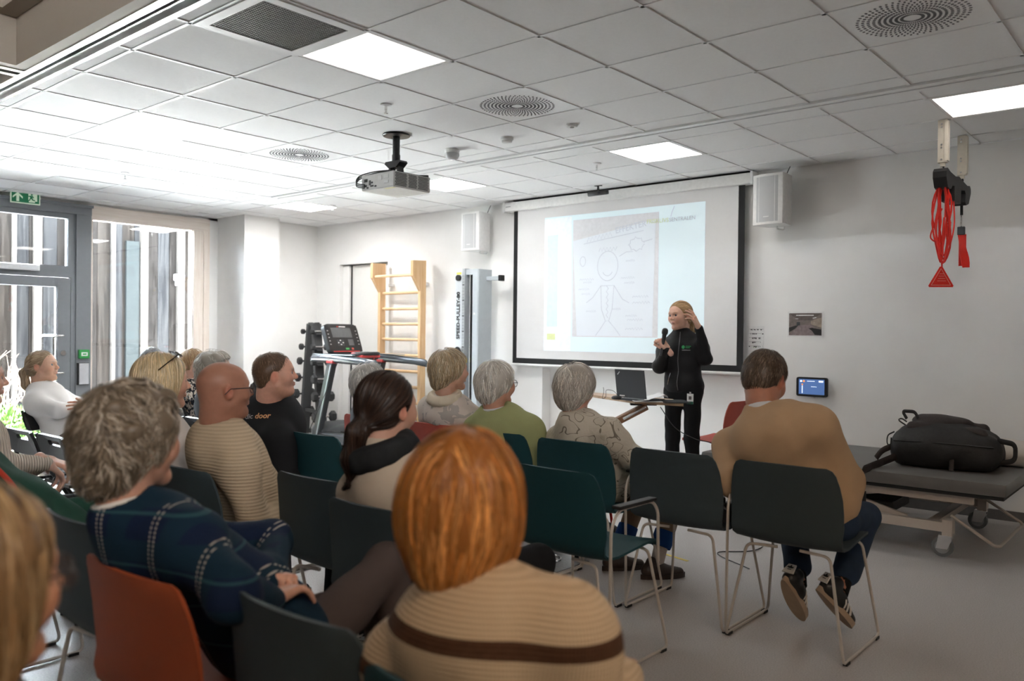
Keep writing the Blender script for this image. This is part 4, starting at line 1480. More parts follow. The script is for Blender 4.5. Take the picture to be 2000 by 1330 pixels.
# cream sweater with grey leaf-like blotches
b = NB('sweater_cream_grey_leaves')
q = b.noise(11, 4, 1.2)
b.col(b.mix(b.m_('MULTIPLY', b.m_('GREATER_THAN', q, .57), .55), b.mottle((.62, .54, .48), .08, 8), (.27, .25, .24))); b.bump(b.noise(300, 2), .3, .003)
T_leaf = b.m
# floral top
b = NB('top_floral_black_cream')
q = b.noise(24, 2, 1.5); q2 = b.noise(17, 2, .5)
b.col(b.mix(b.m_('GREATER_THAN', q, .50), b.mix(b.m_('GREATER_THAN', q2, .6), (.60, .52, .44), (.35, .22, .13)), (.015, .016, .022)))
T_floral = b.m
# fine ribs
T_rib_beige = ribbed('sweater_beige_fine_rib', (.50, .385, .26), .013, 'Z', .14, .35)
T_rib_cream = ribbed('sweater_cream_rib', (.60, .51, .42), .012, 'Y', .3, .8)
T_tan = cloth('sweater_tan_wool', (.47, .315, .19), .08, .3, 500)
T_black = cloth('sweatshirt_black', (.012, .012, .013), .2, .2)
T_green = cloth('cardigan_sage_green', (.33, .345, .16), .1, .5, 160)
T_jacket = cloth('jacket_oatmeal', (.50, .41, .32), .08, .3, 40)
T_white = cloth('sweater_white', (.74, .71, .69), .04, .25)
T_dgreen = cloth('jacket_dark_green', (.020, .062, .042), .15, .4, 60)
T_softshell = cloth('softshell_black', (.010, .010, .011), .2, .15, 300, .6)
T_grey = cloth('cardigan_grey', (.16, .17, .19), .1, .4, 120)
T_blush = cloth('blouse_pale', (.62, .55, .50), .08, .2)
L_black = cloth('trousers_black', (.009, .009, .010), .2, .15)
L_brown = cloth('trousers_dark_brown', (.075, .055, .050), .12, .2)
L_taupe = cloth('trousers_taupe', (.17, .14, .125), .1, .2)
L_jeans = cloth('jeans_dark_blue', (.022, .040, .075), .3, .4, 500)
L_khaki = cloth('trousers_khaki', (.22, .15, .10), .1, .2)
L_grey = cloth('trousers_grey', (.10, .10, .11), .1, .2)
S_black = pm('shoe_black_leather', (.012, .012, .012), .4)
S_brown = pm('shoe_brown_leather', (.045, .027, .020), .45)
S_gum = pm('gum_sole', (.40, .29, .20), .55)
C_white = cloth('shirt_collar_white', (.70, .66, .60), .05, .15)
C_blue = cloth('shirt_collar_pale_blue', (.62, .62, .64), .05, .15)
K_blue = cloth('sock_blue_knit', (.012, .060, .22), .25, .6, 90)
K_black = cloth('sock_black', (.008, .008, .008), .1)
G_dark = pm('spectacle_frame_dark', (.02, .018, .018), .3)
G_lens = glass_mat('spectacle_lens', (.96, .97, .97), .10)

SPK = (-3.45, 6.25)                                          # where the speaker stands
def look(p, extra=0.0): return lookat(p, SPK) + extra

# ---- hair styles
H_BOB = dict(kind='bob', t=.020, add=[((0, -.062, -.015), (.098, .078, .105)), ((.064, -.012, -.02), (.044, .070, .095)), ((-.064, -.012, -.02), (.044, .070, .095)), ((0, -.075, -.095), (.060, .045, .05))], line=(.42, .062), bottom=-.135, btilt=.35, grav=1.6, len=.17, w=.0034, wav=.22, crown=(.01, -.035, .14), off=(-.002, .007), bump=.0035, var=.28, part=.015)
H_BOBL = dict(kind='bob', t=.016, add=[((0, -.058, -.02), (.092, .068, .105)), ((.060, -.005, -.03), (.040, .062, .100)), ((-.060, -.005, -.03), (.040, .062, .100))], line=(.42, .055), bottom=-.12, btilt=.2, grav=1.6, len=.16, w=.003, wav=.10, crown=(.0, -.01, .14), var=.22, part=.0)
H_CURLY = dict(kind='curl', t=.024, add=[((0, -.065, -.01), (.094, .065, .085)), ((0, -.085, -.07), (.065, .042, .05))], line=(.50, .040), bottom=-.120, btilt=.5, grav=.7, len=.06, w=.0028, wav=.9, curl=.9, bump=.007, bfreq=42, off=(-.002, .013), tip=.006, var=.26)
H_LAYER = dict(kind='layer', t=.018, add=[((0, -.060, .0), (.086, .062, .080)), ((0, -.080, -.055), (.058, .036, .05))], line=(.58, .034), bottom=-.108, btilt=.5, grav=1.2, len=.085, w=.003, wav=.35, curl=.18, bump=.005, off=(-.002, .010), tip=.006, var=.25)
H_SHORT = dict(kind='short', t=.008, add=[((0, -.055, .0), (.074, .060, .070)), ((0, -.075, -.045), (.052, .030, .035))], line=(.72, .020), bottom=-.090, btilt=.3, grav=.7, len=.030, w=.0022, wav=.3, bump=.002, off=(-.001, .005), tip=.004, var=.25)
H_CROP = dict(kind='crop', t=.006, add=[((0, -.050, .0), (.074, .062, .068)), ((0, -.070, -.040), (.054, .032, .035))], line=(.80, .012), bottom=-.085, btilt=.3, grav=.5, len=.024, w=.0018, wav=.3, bump=.0015, off=(-.001, .004), tip=.003, var=.22)
H_PONY = dict(kind='pony', t=.011, tie=(0, -.125, .0), add=[((0, -.045, -.01), (.076, .068, .080))], cones=[((0, -.118, .0), (0, -.150, -.03), .022, .026), ((0, -.150, -.03), (0, -.145, -.12), .028, .028), ((0, -.145, -.12), (0, -.125, -.20), .026, .010)], line=(.70, .022), bottom=-.25, btilt=0, grav=1, len=.14, w=.0026, wav=.05, bump=.0015, off=(-.001, .003), var=.22)

def headpt(px, ytop, D, top=.12):
    return at(px, ytop + top * FPX / D, D)

# ---------------- foreground woman, red-blonde bob, striped knit
hd = headpt(908, 835, 1.50, .139)
P1 = person('woman with red-blonde bob seen from behind in beige knit with brown band', (-.91, 1.17), .25, hd, look(hd, -.05), -.06, 0, sw=.178, shz=-.095, bulk=1.0, cd=.12, skin=(.50, .27, .18),
            top=T_stripe, legs_mat=L_grey, shoe_mat=S_black, hair=H_BOB, hairc=(.38, .14, .030), hairc2=(.62, .29, .09), hair_n=5200, h_top=.008, fold=.003, armr=1.18, turtleneck=.035, seed=3, brow=(.4, .22, .1))
# ---------------- woman in navy plaid, curly grey hair
hd = headpt(262, 750, 1.99, .139)
P2 = person('elderly woman with curly grey hair in navy plaid sweater, hands clasped on crossed knee', (-1.88, 1.26), -.05, hd, look(hd, -.12), .02, 0, sw=.165, bulk=.98, cd=.106, skin=(.56, .30, .21),
            top=T_plaid, legs_mat=L_brown, shoe_mat=S_black, hair=H_CURLY, hairc=(.17, .125, .082), hairc2=(.44, .37, .29), hair_n=5200, h_top=.008, fold=.004, collar=C_white, seed=5, armr=1.12,
            arms={'@er': at(455, 1160, 1.78), '@wr': at(528, 1172, 1.98), 'el': (-.24, .12, .74), '@wl': at(530, 1125, 2.16)},
            hands={'r': dict(d=at(590, 1135, 2.12) - at(528, 1172, 1.98), world=True, n=(-.1, .45, -.9), nworld=True, curl=((20, 25, 15), (14, 24, 15), (18, 26, 15), (24, 28, 15)), spread=9, h=.0028), 'l': dict(d=at(570, 1130, 2.05) - at(530, 1125, 2.16), world=True, n=(0, -.2, -1), nworld=True, curl=((50, 60, 35),) * 4)},
            legs={'kr': (.0, .36, .67), 'ar': (.09, .42, .25), 'kl': (-.11, .44, .52), 'al': (-.1, .42, .085), 'pitch_r': -.35, 'foot_r': -.1}, jaw=.95, red=1.2)
# ---------------- person at the left edge, very near, glasses
hd = at(-70, 1150, 1.0)
P3 = person('blurred person with long blond hair and glasses at the left edge, nearest the camera', (-1.28, .36), -.02, hd, look(hd, -.20), .0, 0, sw=.16, skin=(.58, .30, .19),
            top=T_grey, legs_mat=L_black, shoe_mat=S_black, hair=H_BOBL, hairc=(.24, .14, .062), hairc2=(.46, .32, .17), hair_n=3200, h_top=.012, seed=9)
glasses(P3['E'], P3['M'], G_dark, G_lens, .027)
# ---------------- person in green jacket, head outside the frame
hd = Vector((-3.47, .86, 1.13))
P4 = person('person in dark green jacket with red lapel edge at the left edge', (-3.34, 1.25), -.03, hd, look(hd), 0, 0, fem=False, sw=.18, bulk=1.1, skin=(.58, .34, .25), top=T_dgreen, top_name='jacket', legs_mat=cloth('trousers_olive', (.055, .07, .045), .1), shoe_mat=S_black,
            hair=H_SHORT, hairc=(.35, .3, .25), hair_n=1200, h_top=.011, fold=.006, armr=1.2, seed=11,
            arms={'@er': at(50, 1005, 2.95), '@wr': at(112, 1000, 3.25)}, hands={'r': dict(d=(.1, .8, -.45), n=(-.5, -.2, -.8), curl=((40, 45, 30),) * 4)})
def surf_at(P, px, py, off=.006):
    M_ = Matrix.Translation(P['E'].location) @ Matrix.Rotation(P['E'].rotation_euler.z, 4, 'Z')
    Mi = M_.inverted()
    bv = BVHTree.FromPolygons([tuple(map(float, v)) for v in P['topV']], [tuple(map(int, f)) for f in P['topF']])
    o_ = Mi @ Vector((0, 0, EYE)); q_ = Mi @ at(px, py, 1.0)
    h_ = bv.ray_cast(o_, (q_ - o_).normalized())
    return (h_[0] + h_[1] * off) if h_[0] is not None else None
lp_ = [surf_at(P4, x_, y_) for (x_, y_) in ((-60, 870), (-40, 885), (-20, 905), (0, 925), (15, 940), (30, 960), (40, 985))]
lp_ = [q for q in lp_ if q is not None]
if len(lp_) > 1: MB().tube(spline(lp_, 4), .009, 8).build('lapel_edge', pm('lapel_red', (.50, .035, .012), .6), P4['E'], smooth=True)
# ---------------- white-haired person in ribbed cream sweater, mostly outside the frame
hd = at(-45, 741, 3.6)
P5 = person('white-haired person in ribbed cream sweater with folded hands at the left edge', (-4.08, 1.24), -.1, hd, look(hd), .0, 0, sw=.16, skin=(.60, .36, .27), top=T_rib_cream, legs_mat=L_black, shoe_mat=S_black, hair=H_CURLY, hairc=(.62, .60, .56), hairc2=(.75, .73, .7), hair_n=1800, h_top=.010, seed=12,
            arms={'@er': at(5, 905, 3.50), '@wr': at(92, 905, 3.72), '@wl': at(95, 900, 3.85)},
            hands={'r': dict(d=at(130, 935, 3.82) - at(92, 905, 3.72), world=True, n=(-.3, .2, -.9), nworld=True, curl=((25, 35, 20),) * 4), 'l': dict(d=at(128, 908, 3.85) - at(95, 900, 3.85), world=True, n=(0, 0, -1), nworld=True, curl=((35, 40, 25),) * 4)})
# ---------------- woman by the door, ponytail, white sweater, arms crossed
hd = headpt(84, 685, 6.4, .125)
fd = Vector((.80, .60, 0))
bp = Vector((hd.x, hd.y, 0)) + fd * .20
P6 = person('woman with blonde ponytail in white sweater leaning back with arms crossed by the door', bp, lookat((0, 0), fd), hd, lookat((0, 0), fd) + .10, .14, -.05, sw=.16, skin=(.62, .36, .25), top=T_white, legs_mat=L_taupe, shoe_mat=S_black,
            hair=H_PONY, hairc=(.30, .20, .115), hairc2=(.50, .38, .25), hair_n=2600, h_top=.009, fold=.004, seed=14, armr=1.15, hems=.52,
            arms={'er': (.205, .06, .745), 'wr': (-.09, .20, .80), 'el': (-.205, .06, .745), 'wl': (.09, .22, .77)}, hands={'r': dict(d=(-.9, -.1, .1), n=(0, -1, -.2)), 'l': dict(d=(.9, -.1, .1), n=(0, -1, -.2))}, red=.9)
# ---------------- blonde bob with sunglasses on her head
hd = headpt(318, 688, 3.67, .135)
P7 = person('woman with smooth blonde bob and sunglasses pushed up on her head', (-3.72, 1.99), 0, hd, look(hd, -.15), 0, 0, sw=.16, skin=(.60, .33, .23), top=T_blush, top_name='blouse', legs_mat=L_grey, shoe_mat=S_black, hair=H_BOBL, hairc=(.60, .44, .24), hairc2=(.78, .64, .43), hair_n=3600, h_top=.010, seed=16)
sg = MB()
for sx in (-1, 1):
    sg.prism([(sx * .033 + .030 * math.cos(k * math.pi / 8), .021 * math.sin(k * math.pi / 8)) for k in range(16)], (0, .004, .001), (0, .052, .128), (1, 0, 0), (0, -.8, .6))
    sg.tube([(sx * .063, .05, .128), (sx * .099, .0, .10), (sx * .101, -.05, .06)], .0025, 6)
sg.tube([(-.01, .055, .130), (.01, .055, .130)], .0025, 6)
sgo = sg.build('sunglasses', pm('sunglasses_black', (.008, .008, .009), .12), P7['E'], smooth=True)
sgo.data.transform(Matrix([[*map(float, r_)] for r_ in P7['M']]))
# ---------------- far people by the window
hd = headpt(300, 678, 7.6, .13)
P8 = person('person with dark grey hair farthest back by the window, mostly hidden', (hd.x, hd.y + .12), 0, hd, look(hd), 0, 0, sw=.16, skin=(.55, .33, .25), top=T_grey, top_name='cardigan', legs_mat=L_black, shoe_mat=S_black, hair=H_SHORT, hairc=(.16, .15, .15), hairc2=(.5, .5, .5), hair_n=1000, h_top=.014, seed=18)
hd = headpt(379, 683, 7.2, .13)
P9 = person('woman with short auburn hair in black and cream floral top', (hd.x, hd.y + .12), -.25, hd, look(hd, -.35), 0, 0, sw=.165, bulk=1.05, skin=(.62, .36, .27), top=T_floral, top_name='blouse', legs_mat=L_black, shoe_mat=S_black, hair=H_LAYER, hairc=(.33, .19, .085), hairc2=(.5, .36, .2), hair_n=1300, h_top=.011, seed=19)
hd = headpt(421, 687, 5.9, .132)
P10 = person('grey-haired person partly hidden behind the bald man', (hd.x, hd.y + .12), 0, hd, look(hd), 0, 0, sw=.155, skin=(.58, .34, .25), top=T_grey, top_name='cardigan', legs_mat=L_black, shoe_mat=S_black, hair=H_CURLY, hairc=(.34, .30, .25), hairc2=(.55, .5, .44), hair_n=1500, h_top=.013, seed=20)
# ---------------- bald man
hd = headpt(438, 706, 3.42, .119)
P11 = person('bald man with glasses in fine-ribbed beige sweater', (-3.14, 1.97), -.28, hd, look(hd, -.25), .03, 0, fem=False, sw=.212, bulk=1.15, cd=.13, skin=(.36, .165, .105), top=T_rib_beige, legs_mat=L_black, shoe_mat=S_black, hair=None, h_top=.009, fold=.007, fold_fz=26, seed=22, armr=1.2, fat=.6, neckr=.060, nose=1.1, red=.9)
glasses(P11['E'], P11['M'], G_dark, G_lens, .023)
# ---------------- man in black sweatshirt
hd = headpt(538, 688, 4.6, .124)
P12 = person('man with short receding hair in black sweatshirt with lettering on the back', (-4.22, 2.82), -.42, hd, look(hd, -.40), .06, 0, fem=False, sw=.245, shz=-.095, bulk=1.4, cd=.165, skin=(.60, .31, .22), top=T_black, top_name='sweatshirt', legs_mat=L_black, shoe_mat=S_black, hair=H_CROP, hairc=(.115, .062, .034), hairc2=(.2, .12, .07), hair_n=2600, h_top=.010, fold=.007, fold_fz=28, seed=24, armr=1.55, fat=1.0, neckr=.066, nose=1.05)
decal_at(P12, 528, 812, 'nordic', .040, pm('print_grey', (.36, .35, .34), .7), -.098, bold=.0004, shear=.12)
decal_at(P12, 528, 812, 'door', .043, pm('print_copper', (.52, .26, .12), .7), 0.0, bold=.0012, shear=.12)
# ---------------- half-hidden grey head in front row
hd = headpt(722, 710, 5.5, .13)
P13 = person('small grey-haired person half hidden behind the brown ponytail', (-4.24, 3.76), 0, hd, look(hd, .1), 0, 0, sw=.15, skin=(.58, .34, .25), top=T_grey, top_name='cardigan', legs_mat=L_black, shoe_mat=S_black, hair=H_LAYER, hairc=(.48, .45, .41), hairc2=(.66, .64, .6), hair_n=1800, h_top=.012, seed=26)
# ---------------- brown ponytail
hd = headpt(757, 727, 2.8, .125)
P14 = person('woman with dark brown ponytail in oatmeal jacket and black fleece collar', (-2.04, 1.99), .05, hd, look(hd, -.22), -.02, 0, sw=.175, bulk=1.05, cd=.13, skin=(.52, .29, .21), top=T_jacket, top_name='jacket', legs_mat=L_black, shoe_mat=S_black,
             hair=dict(H_PONY, tie=(0, -.112, -.045), cones=[((0, -.105, -.04), (-.005, -.135, -.07), .022, .028), ((-.005, -.135, -.07), (-.02, -.135, -.16), .032, .034), ((-.02, -.135, -.16), (-.035, -.12, -.25), .032, .010)], bottom=-.30, len=.17),
             hairc=(.018, .009, .006), hairc2=(.045, .021, .012), hair_n=4200, h_top=.009, fold=.007, fold_fz=30, seed=28, armr=1.35, turtleneck=.045)
cf = Field()
nb_, sp_ = P14['nb'], P14['spn']
for k in range(12):
    a0, a1 = 2 * math.pi * k / 12, 2 * math.pi * (k + 1) / 12
    def rp(a): return nb_ + P14['xv'] * .098 * math.cos(a) + P14['yv'] * .085 * math.sin(a) + sp_ * (.030 - .012 * math.sin(a))
    cf.cone(rp(a0), rp(a1), .040, .040, k=.02)
V_, F_ = cf.mesh(.008, folds(.003, 4, 90))
np_obj('fleece_collar', [(V_, F_, None, 0)], cloth('fleece_black', (.016, .017, .018), .6, .9, 160), P14['E'])
# ---------------- blonde short hair, cream scarf
hd = headpt(880, 682, 5.0, .134)
P15 = person('woman with short blonde layered hair in cream sweater with grey leaf pattern', (-3.60, 3.78), 0, hd, look(hd, -.32), .02, 0, sw=.17, bulk=1.1, cd=.13, skin=(.58, .33, .24), top=T_leaf, legs_mat=L_grey, shoe_mat=S_black, hair=H_LAYER, hairc=(.42, .30, .175), hairc2=(.64, .54, .39), hair_n=3000, h_top=.010, seed=30, armr=1.3, fold=.005)
cf = Field()
nb_ = P15['nb']
for k in range(12):
    a0, a1 = 2 * math.pi * k / 12, 2 * math.pi * (k + 1) / 12
    def rp(a): return nb_ + P15['xv'] * .072 * math.cos(a) + P15['yv'] * .075 * math.sin(a) + P15['spn'] * (.010 - .020 * math.sin(a))
    cf.cone(rp(a0), rp(a1), .032, .032, k=.015)
V_, F_ = cf.mesh(.007, folds(.003, 8, 130))
np_obj('scarf', [(V_, F_, None, 0)], cloth('scarf_cream', (.62, .53, .41), .1, .4, 90), P15['E'])
# ---------------- white-haired man in green cardigan
hd = headpt(971, 706, 4.68, .130)
P16 = person('white-haired man with glasses in sage green cardigan', (-3.06, 3.73), 0, hd, look(hd, -.30), .02, 0, fem=False, sw=.205, bulk=1.12, cd=.13, skin=(.56, .29, .20), top=T_green, top_name='cardigan', legs_mat=L_grey, shoe_mat=S_black, hair=dict(H_LAYER, t=.016), hairc=(.62, .56, .49), hairc2=(.78, .75, .70), hair_n=3000, h_top=.010, fold=.007, fold_fz=30, collar=C_blue, seed=32, armr=1.25, nose=1.1)
glasses(P16['E'], P16['M'], G_dark, G_lens, .023)
# ---------------- white-haired woman in embroidered jacket
hd = headpt(1125, 711, 4.45, .138)
P17 = person('white-haired woman in cream quilted jacket embroidered with dark flowers', (-2.51, 3.82), -.10, hd, look(hd, -.22), .0, 0, sw=.175, bulk=1.08, cd=.12, skin=(.56, .30, .22), top=T_embro, top_name='jacket', legs_mat=L_khaki, shoe_mat=S_brown, hair=dict(H_LAYER, t=.022, curl=.4, wav=.5), hairc=(.46, .40, .34), hairc2=(.72, .68, .61), hair_n=3600, h_top=.009, fold=.006, seed=34, armr=1.3, turtleneck=.03, hems=.44,
             arms={'@er': at(1240, 900, 4.3), '@wr': at(1252, 915, 4.55)}, legs={'@ar': at(1281, 1100, 4.62), '@al': at(1205, 1090, 4.78), 'cuff': .62, 'foot_r': -.5, 'foot_l': -.5}, sock=None)
for s_ in 'rl':
    k_, a_ = P17['J']['k' + s_], P17['J']['a' + s_]
    MB().tube([k_ + (a_ - k_) * .60, k_ + (a_ - k_) * .72, k_ + (a_ - k_) * .80], [.058, .060, .055], 14).build('sock_cuff', K_blue, P17['E'], smooth=True)
    MB().tube([k_ + (a_ - k_) * .78, a_ + np.array((0, 0, -.03))], [.040, .036], 14).build('stocking', cloth('stocking_pale', (.55, .47, .42), .05), P17['E'], smooth=True)
# ---------------- man in tan sweater
hd = headpt(1494, 690, 3.90, .126)
P18 = person('man with short brown hair in tan sweater and jeans with his head bowed', (-1.41, 3.76), -.10, hd, look(hd, -.62), -.42, .06, fem=False, sw=.232, shz=-.115, bulk=1.34, cd=.16, skin=(.43, .19, .12), top=T_tan, legs_mat=L_jeans, shoe_mat=S_black, sole_mat=S_gum, sock=K_black, hair=H_SHORT, hairc=(.085, .052, .032), hairc2=(.20, .14, .095), hair_n=4200, h_top=.008, fold=.009, fold_fz=26, collar=C_blue, seed=36, armr=1.38, neckr=.064, fat=.4, hems=.46, headscale=1.08,
             arms={'@er': at(1660, 940, 3.75), 'wr': (.02, .28, .70), '@el': at(1428, 940, 3.82), 'wl': (-.06, .36, .74)},
             legs={'@kr': at(1690, 1010, 4.05), '@kl': at(1545, 1000, 4.25), '@ar': at(1640, 1150, 3.70), '@al': at(1560, 1135, 3.80), 'cuff': .80, 'pitch_r': -.80, 'pitch_l': -.95, 'foot_r': -.45, 'foot_l': -.12, 'flare': 1.12, 'stripes': pm('shoe_stripe_white', (.70, .68, .64), .5)})
# ---------------- the speaker
hd = headpt(1328, 588, 7.0, .128)
bs = at(1336, 760, 7.02)
P19 = person('woman speaker in black zip jacket holding a microphone with one hand raised', (bs.x, bs.y), 3.26, hd, 2.92, -.02, .05, sw=.160, bulk=.92, cd=.105, skin=(.66, .40, .30), top=T_softshell, top_name='jacket', legs_mat=L_black, shoe_mat=S_black, seated=False, hair=dict(H_PONY, tie=(0, -.115, -.01)), hairc=(.42, .26, .12), hairc2=(.66, .47, .26), hair_n=3200, h_top=.0075, fold=.004, seed=40, turtleneck=.045, armr=1.06, hems=.88, brow=(.36, .22, .12), iris=(.10, .13, .16), nose=.9,
             arms={'@er': at(1287, 716, 6.98), '@wr': at(1303, 681, 6.80), '@el': at(1378, 700, 6.88), '@wl': at(1365, 640, 6.80)},
             hands={'r': dict(d=tuple(UP * .75 - RT * .55 + FW * .15), world=True, n=tuple(-FW * .2 - RT * .3 + UP * -.2 + FW * .9), nworld=True, curl=((62, 70, 40), (64, 72, 40), (66, 72, 40), (68, 70, 40)), spread=2, thumb=((.5, .75, -.5), 25), h=.0028),
                    'l': dict(d=tuple(UP * .86 - RT * .45 - FW * .1), world=True, n=tuple(-RT * .65 + FW * .55 - UP * .3), nworld=True, curl=((10, 20, 12), (16, 24, 15), (24, 28, 16), (30, 30, 18)), spread=11, thumb=((.85, .55, -.3), 10), h=.0028)},
             legs={'hip': (0, 0, .90), 'kr': (.085, .03, .49), 'kl': (-.085, .03, .49), 'ar': (.11, -.01, .085), 'al': (-.11, -.01, .085), 'cuff': .98, 'foot_r': -.2, 'foot_l': .2})
# ------------------------------------------------------------------ things on the walls
def plane_at(px, py, z):
    """point at height z seen at a pixel (used to read positions off the photograph)"""
    v = FW + RT * ((px - 1000) / FPX) - UP * ((py - 665) / FPX)
    return Vector((0, 0, EYE)) + v * ((z - EYE) / v.z)
def sq(a): return (a[0] ** 2 + a[1] ** 2) ** .5

M_wpl = pm('white_plastic', (.80, .80, .79), .4)
M_blk = pm('black_satin', (.010, .010, .011), .4)
# ---- projection screen
t = empty('projection_screen', (-4.62, 7.03, 2.0)); tag(t, 'pulled-down projection screen with black border and a pale slide', 'projection screen')
def scr(m, name, mat, parent=t, **k):
    o = m.build(name, mat, parent, **k); o.data.transform(Matrix.Translation((4.62, -7.03, -2.0))); return o
scr(MB().bx(-6.085, -3.165, 6.965, 7.075, 2.725, 2.822, bev=.012), 'case', pm('screen_case_white', (.82, .815, .80), .4), smooth=True)
scr(MB().bx(-6.10, -6.075, 6.955, 7.085, 2.715, 2.832, bev=.008), 'end_cap', M_wpl)
scr(MB().bx(-3.175, -3.150, 6.955, 7.085, 2.715, 2.832, bev=.008), 'end_cap', M_wpl)
scr(MB().bx(-5.985, -3.250, 7.022, 7.026, 1.03, 2.745), 'black_border', pm('screen_black_cloth', (.012, .012, .013), .8))
scr(MB().bx(-5.925, -3.310, 7.0185, 7.0215, 1.092, 2.745), 'screen_cloth', pm('screen_white_cloth', (.76, .76, .76), .9, var=.01))
scr(MB().tube([(-6.0, 7.024, 1.02), (-3.24, 7.024, 1.02)], .014, 10), 'bottom_bar', M_wpl, smooth=True)
MB().bx(-1.44, -1.37, -.0665, -.0645, .770, .778).build('maker_mark', pm('mark_grey', (.3, .3, .3), .5), t)
ys = 7.0175
sl = scr(MB().bx(-5.541, -3.637, ys - .0008, ys + .0012, 1.18, 2.615), 'projected_slide', pm('slide_pale_blue', (.65, .77, .81), .9, var=.015, scale=1.2, emit=(.80, .93, 1.0), es=.22))  # projector light put into the colour and faint glow of a thin sheet
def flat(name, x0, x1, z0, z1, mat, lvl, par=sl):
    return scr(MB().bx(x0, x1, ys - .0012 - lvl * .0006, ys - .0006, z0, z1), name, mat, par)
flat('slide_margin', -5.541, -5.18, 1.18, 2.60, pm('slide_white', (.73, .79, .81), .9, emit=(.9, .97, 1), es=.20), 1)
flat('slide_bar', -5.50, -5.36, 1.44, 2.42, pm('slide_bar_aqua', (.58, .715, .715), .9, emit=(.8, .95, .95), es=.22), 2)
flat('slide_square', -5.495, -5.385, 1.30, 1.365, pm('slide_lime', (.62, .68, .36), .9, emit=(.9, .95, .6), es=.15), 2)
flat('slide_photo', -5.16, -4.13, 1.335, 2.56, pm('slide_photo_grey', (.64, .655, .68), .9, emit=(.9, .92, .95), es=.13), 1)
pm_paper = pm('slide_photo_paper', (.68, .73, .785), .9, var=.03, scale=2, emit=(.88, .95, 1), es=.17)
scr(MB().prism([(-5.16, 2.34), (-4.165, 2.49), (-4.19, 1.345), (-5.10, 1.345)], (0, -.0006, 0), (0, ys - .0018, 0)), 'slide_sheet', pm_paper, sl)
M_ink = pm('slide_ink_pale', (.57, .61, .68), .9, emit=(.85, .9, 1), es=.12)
def ink(name, pts, r=.0035):
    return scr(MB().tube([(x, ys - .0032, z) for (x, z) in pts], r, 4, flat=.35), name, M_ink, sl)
def circ(cx, cz, rx, rz, n=24, a0=0, a1=6.283):
    return [(cx + rx * math.cos(a0 + (a1 - a0) * k / n), cz + rz * math.sin(a0 + (a1 - a0) * k / n)) for k in range(n + 1)]
ink('drawn_head', circ(-4.72, 2.06, .125, .15)); ink('drawn_smile', circ(-4.72, 2.02, .06, .06, 12, 3.5, 5.9))
ink('drawn_hair', [(-4.83 + .02 * k, 2.22 + (.03 if k % 2 else -.01)) for k in range(12)])
ink('drawn_torso', [(-4.80, 1.86), (-4.79, 1.62), (-4.74, 1.50), (-4.70, 1.50), (-4.66, 1.62), (-4.64, 1.86), (-4.80, 1.86)])
ink('drawn_spine', [(-4.72 + (.012 if k % 2 else -.012), 1.86 - .03 * k) for k in range(12)])
ink('drawn_arm', [(-4.80, 1.86), (-4.90, 1.74), (-4.98, 1.69)]); ink('drawn_arm', [(-4.64, 1.86), (-4.54, 1.72), (-4.46, 1.68)])
ink('drawn_leg', [(-4.74, 1.50), (-4.80, 1.42), (-4.86, 1.35)]); ink('drawn_leg', [(-4.70, 1.50), (-4.62, 1.42), (-4.56, 1.35)])
ink('drawn_cloud', [(x + .012 * math.sin(k * 2.1), z + .012 * math.cos(k * 2.1)) for k, (x, z) in enumerate(circ(-4.38, 2.26, .085, .065, 22))]); ink('drawn_line', [(-4.30, 2.28), (-4.20, 2.30)])
ink('drawn_line', [(-4.58, 2.15), (-4.50, 2.19), (-4.42, 2.19)]); ink('drawn_line', [(-5.02, 2.30), (-4.80, 2.33), (-4.30, 2.39)]); ink('drawn_heart', circ(-5.03, 2.12, .035, .05))
for (x, z, L_) in ((-4.50, 2.10, .10), (-4.56, 1.93, .16), (-4.52, 1.88, .12), (-4.42, 1.74, .18), (-4.42, 1.68, .20), (-4.50, 1.55, .13), (-4.48, 1.51, .18), (-4.50, 1.42, .20), (-5.07, 1.93, .18), (-5.02, 1.90, .10), (-5.08, 1.83, .13), (-5.04, 1.78, .1), (-4.98, 1.60, .12), (-4.66, 1.62, .10)):
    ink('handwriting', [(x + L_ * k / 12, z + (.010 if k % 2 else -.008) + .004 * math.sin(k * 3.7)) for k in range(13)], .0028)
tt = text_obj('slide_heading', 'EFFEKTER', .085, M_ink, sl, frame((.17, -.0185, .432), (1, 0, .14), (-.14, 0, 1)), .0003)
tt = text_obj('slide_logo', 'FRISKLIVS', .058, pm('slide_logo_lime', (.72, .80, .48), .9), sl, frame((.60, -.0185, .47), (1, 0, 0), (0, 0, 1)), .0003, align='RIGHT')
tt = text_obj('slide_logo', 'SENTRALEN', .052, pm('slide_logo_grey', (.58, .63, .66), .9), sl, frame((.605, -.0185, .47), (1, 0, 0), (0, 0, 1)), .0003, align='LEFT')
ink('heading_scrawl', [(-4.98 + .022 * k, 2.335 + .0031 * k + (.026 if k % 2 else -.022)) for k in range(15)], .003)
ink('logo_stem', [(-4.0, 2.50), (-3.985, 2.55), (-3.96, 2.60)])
struct(MB().bx(-6.0, -3.18, 7.02, 7.06, CZ - .004, CZ + .004).build('gap_shadow_strip', M_slot))  # black strip standing in for the shadow in the wall-ceiling gap
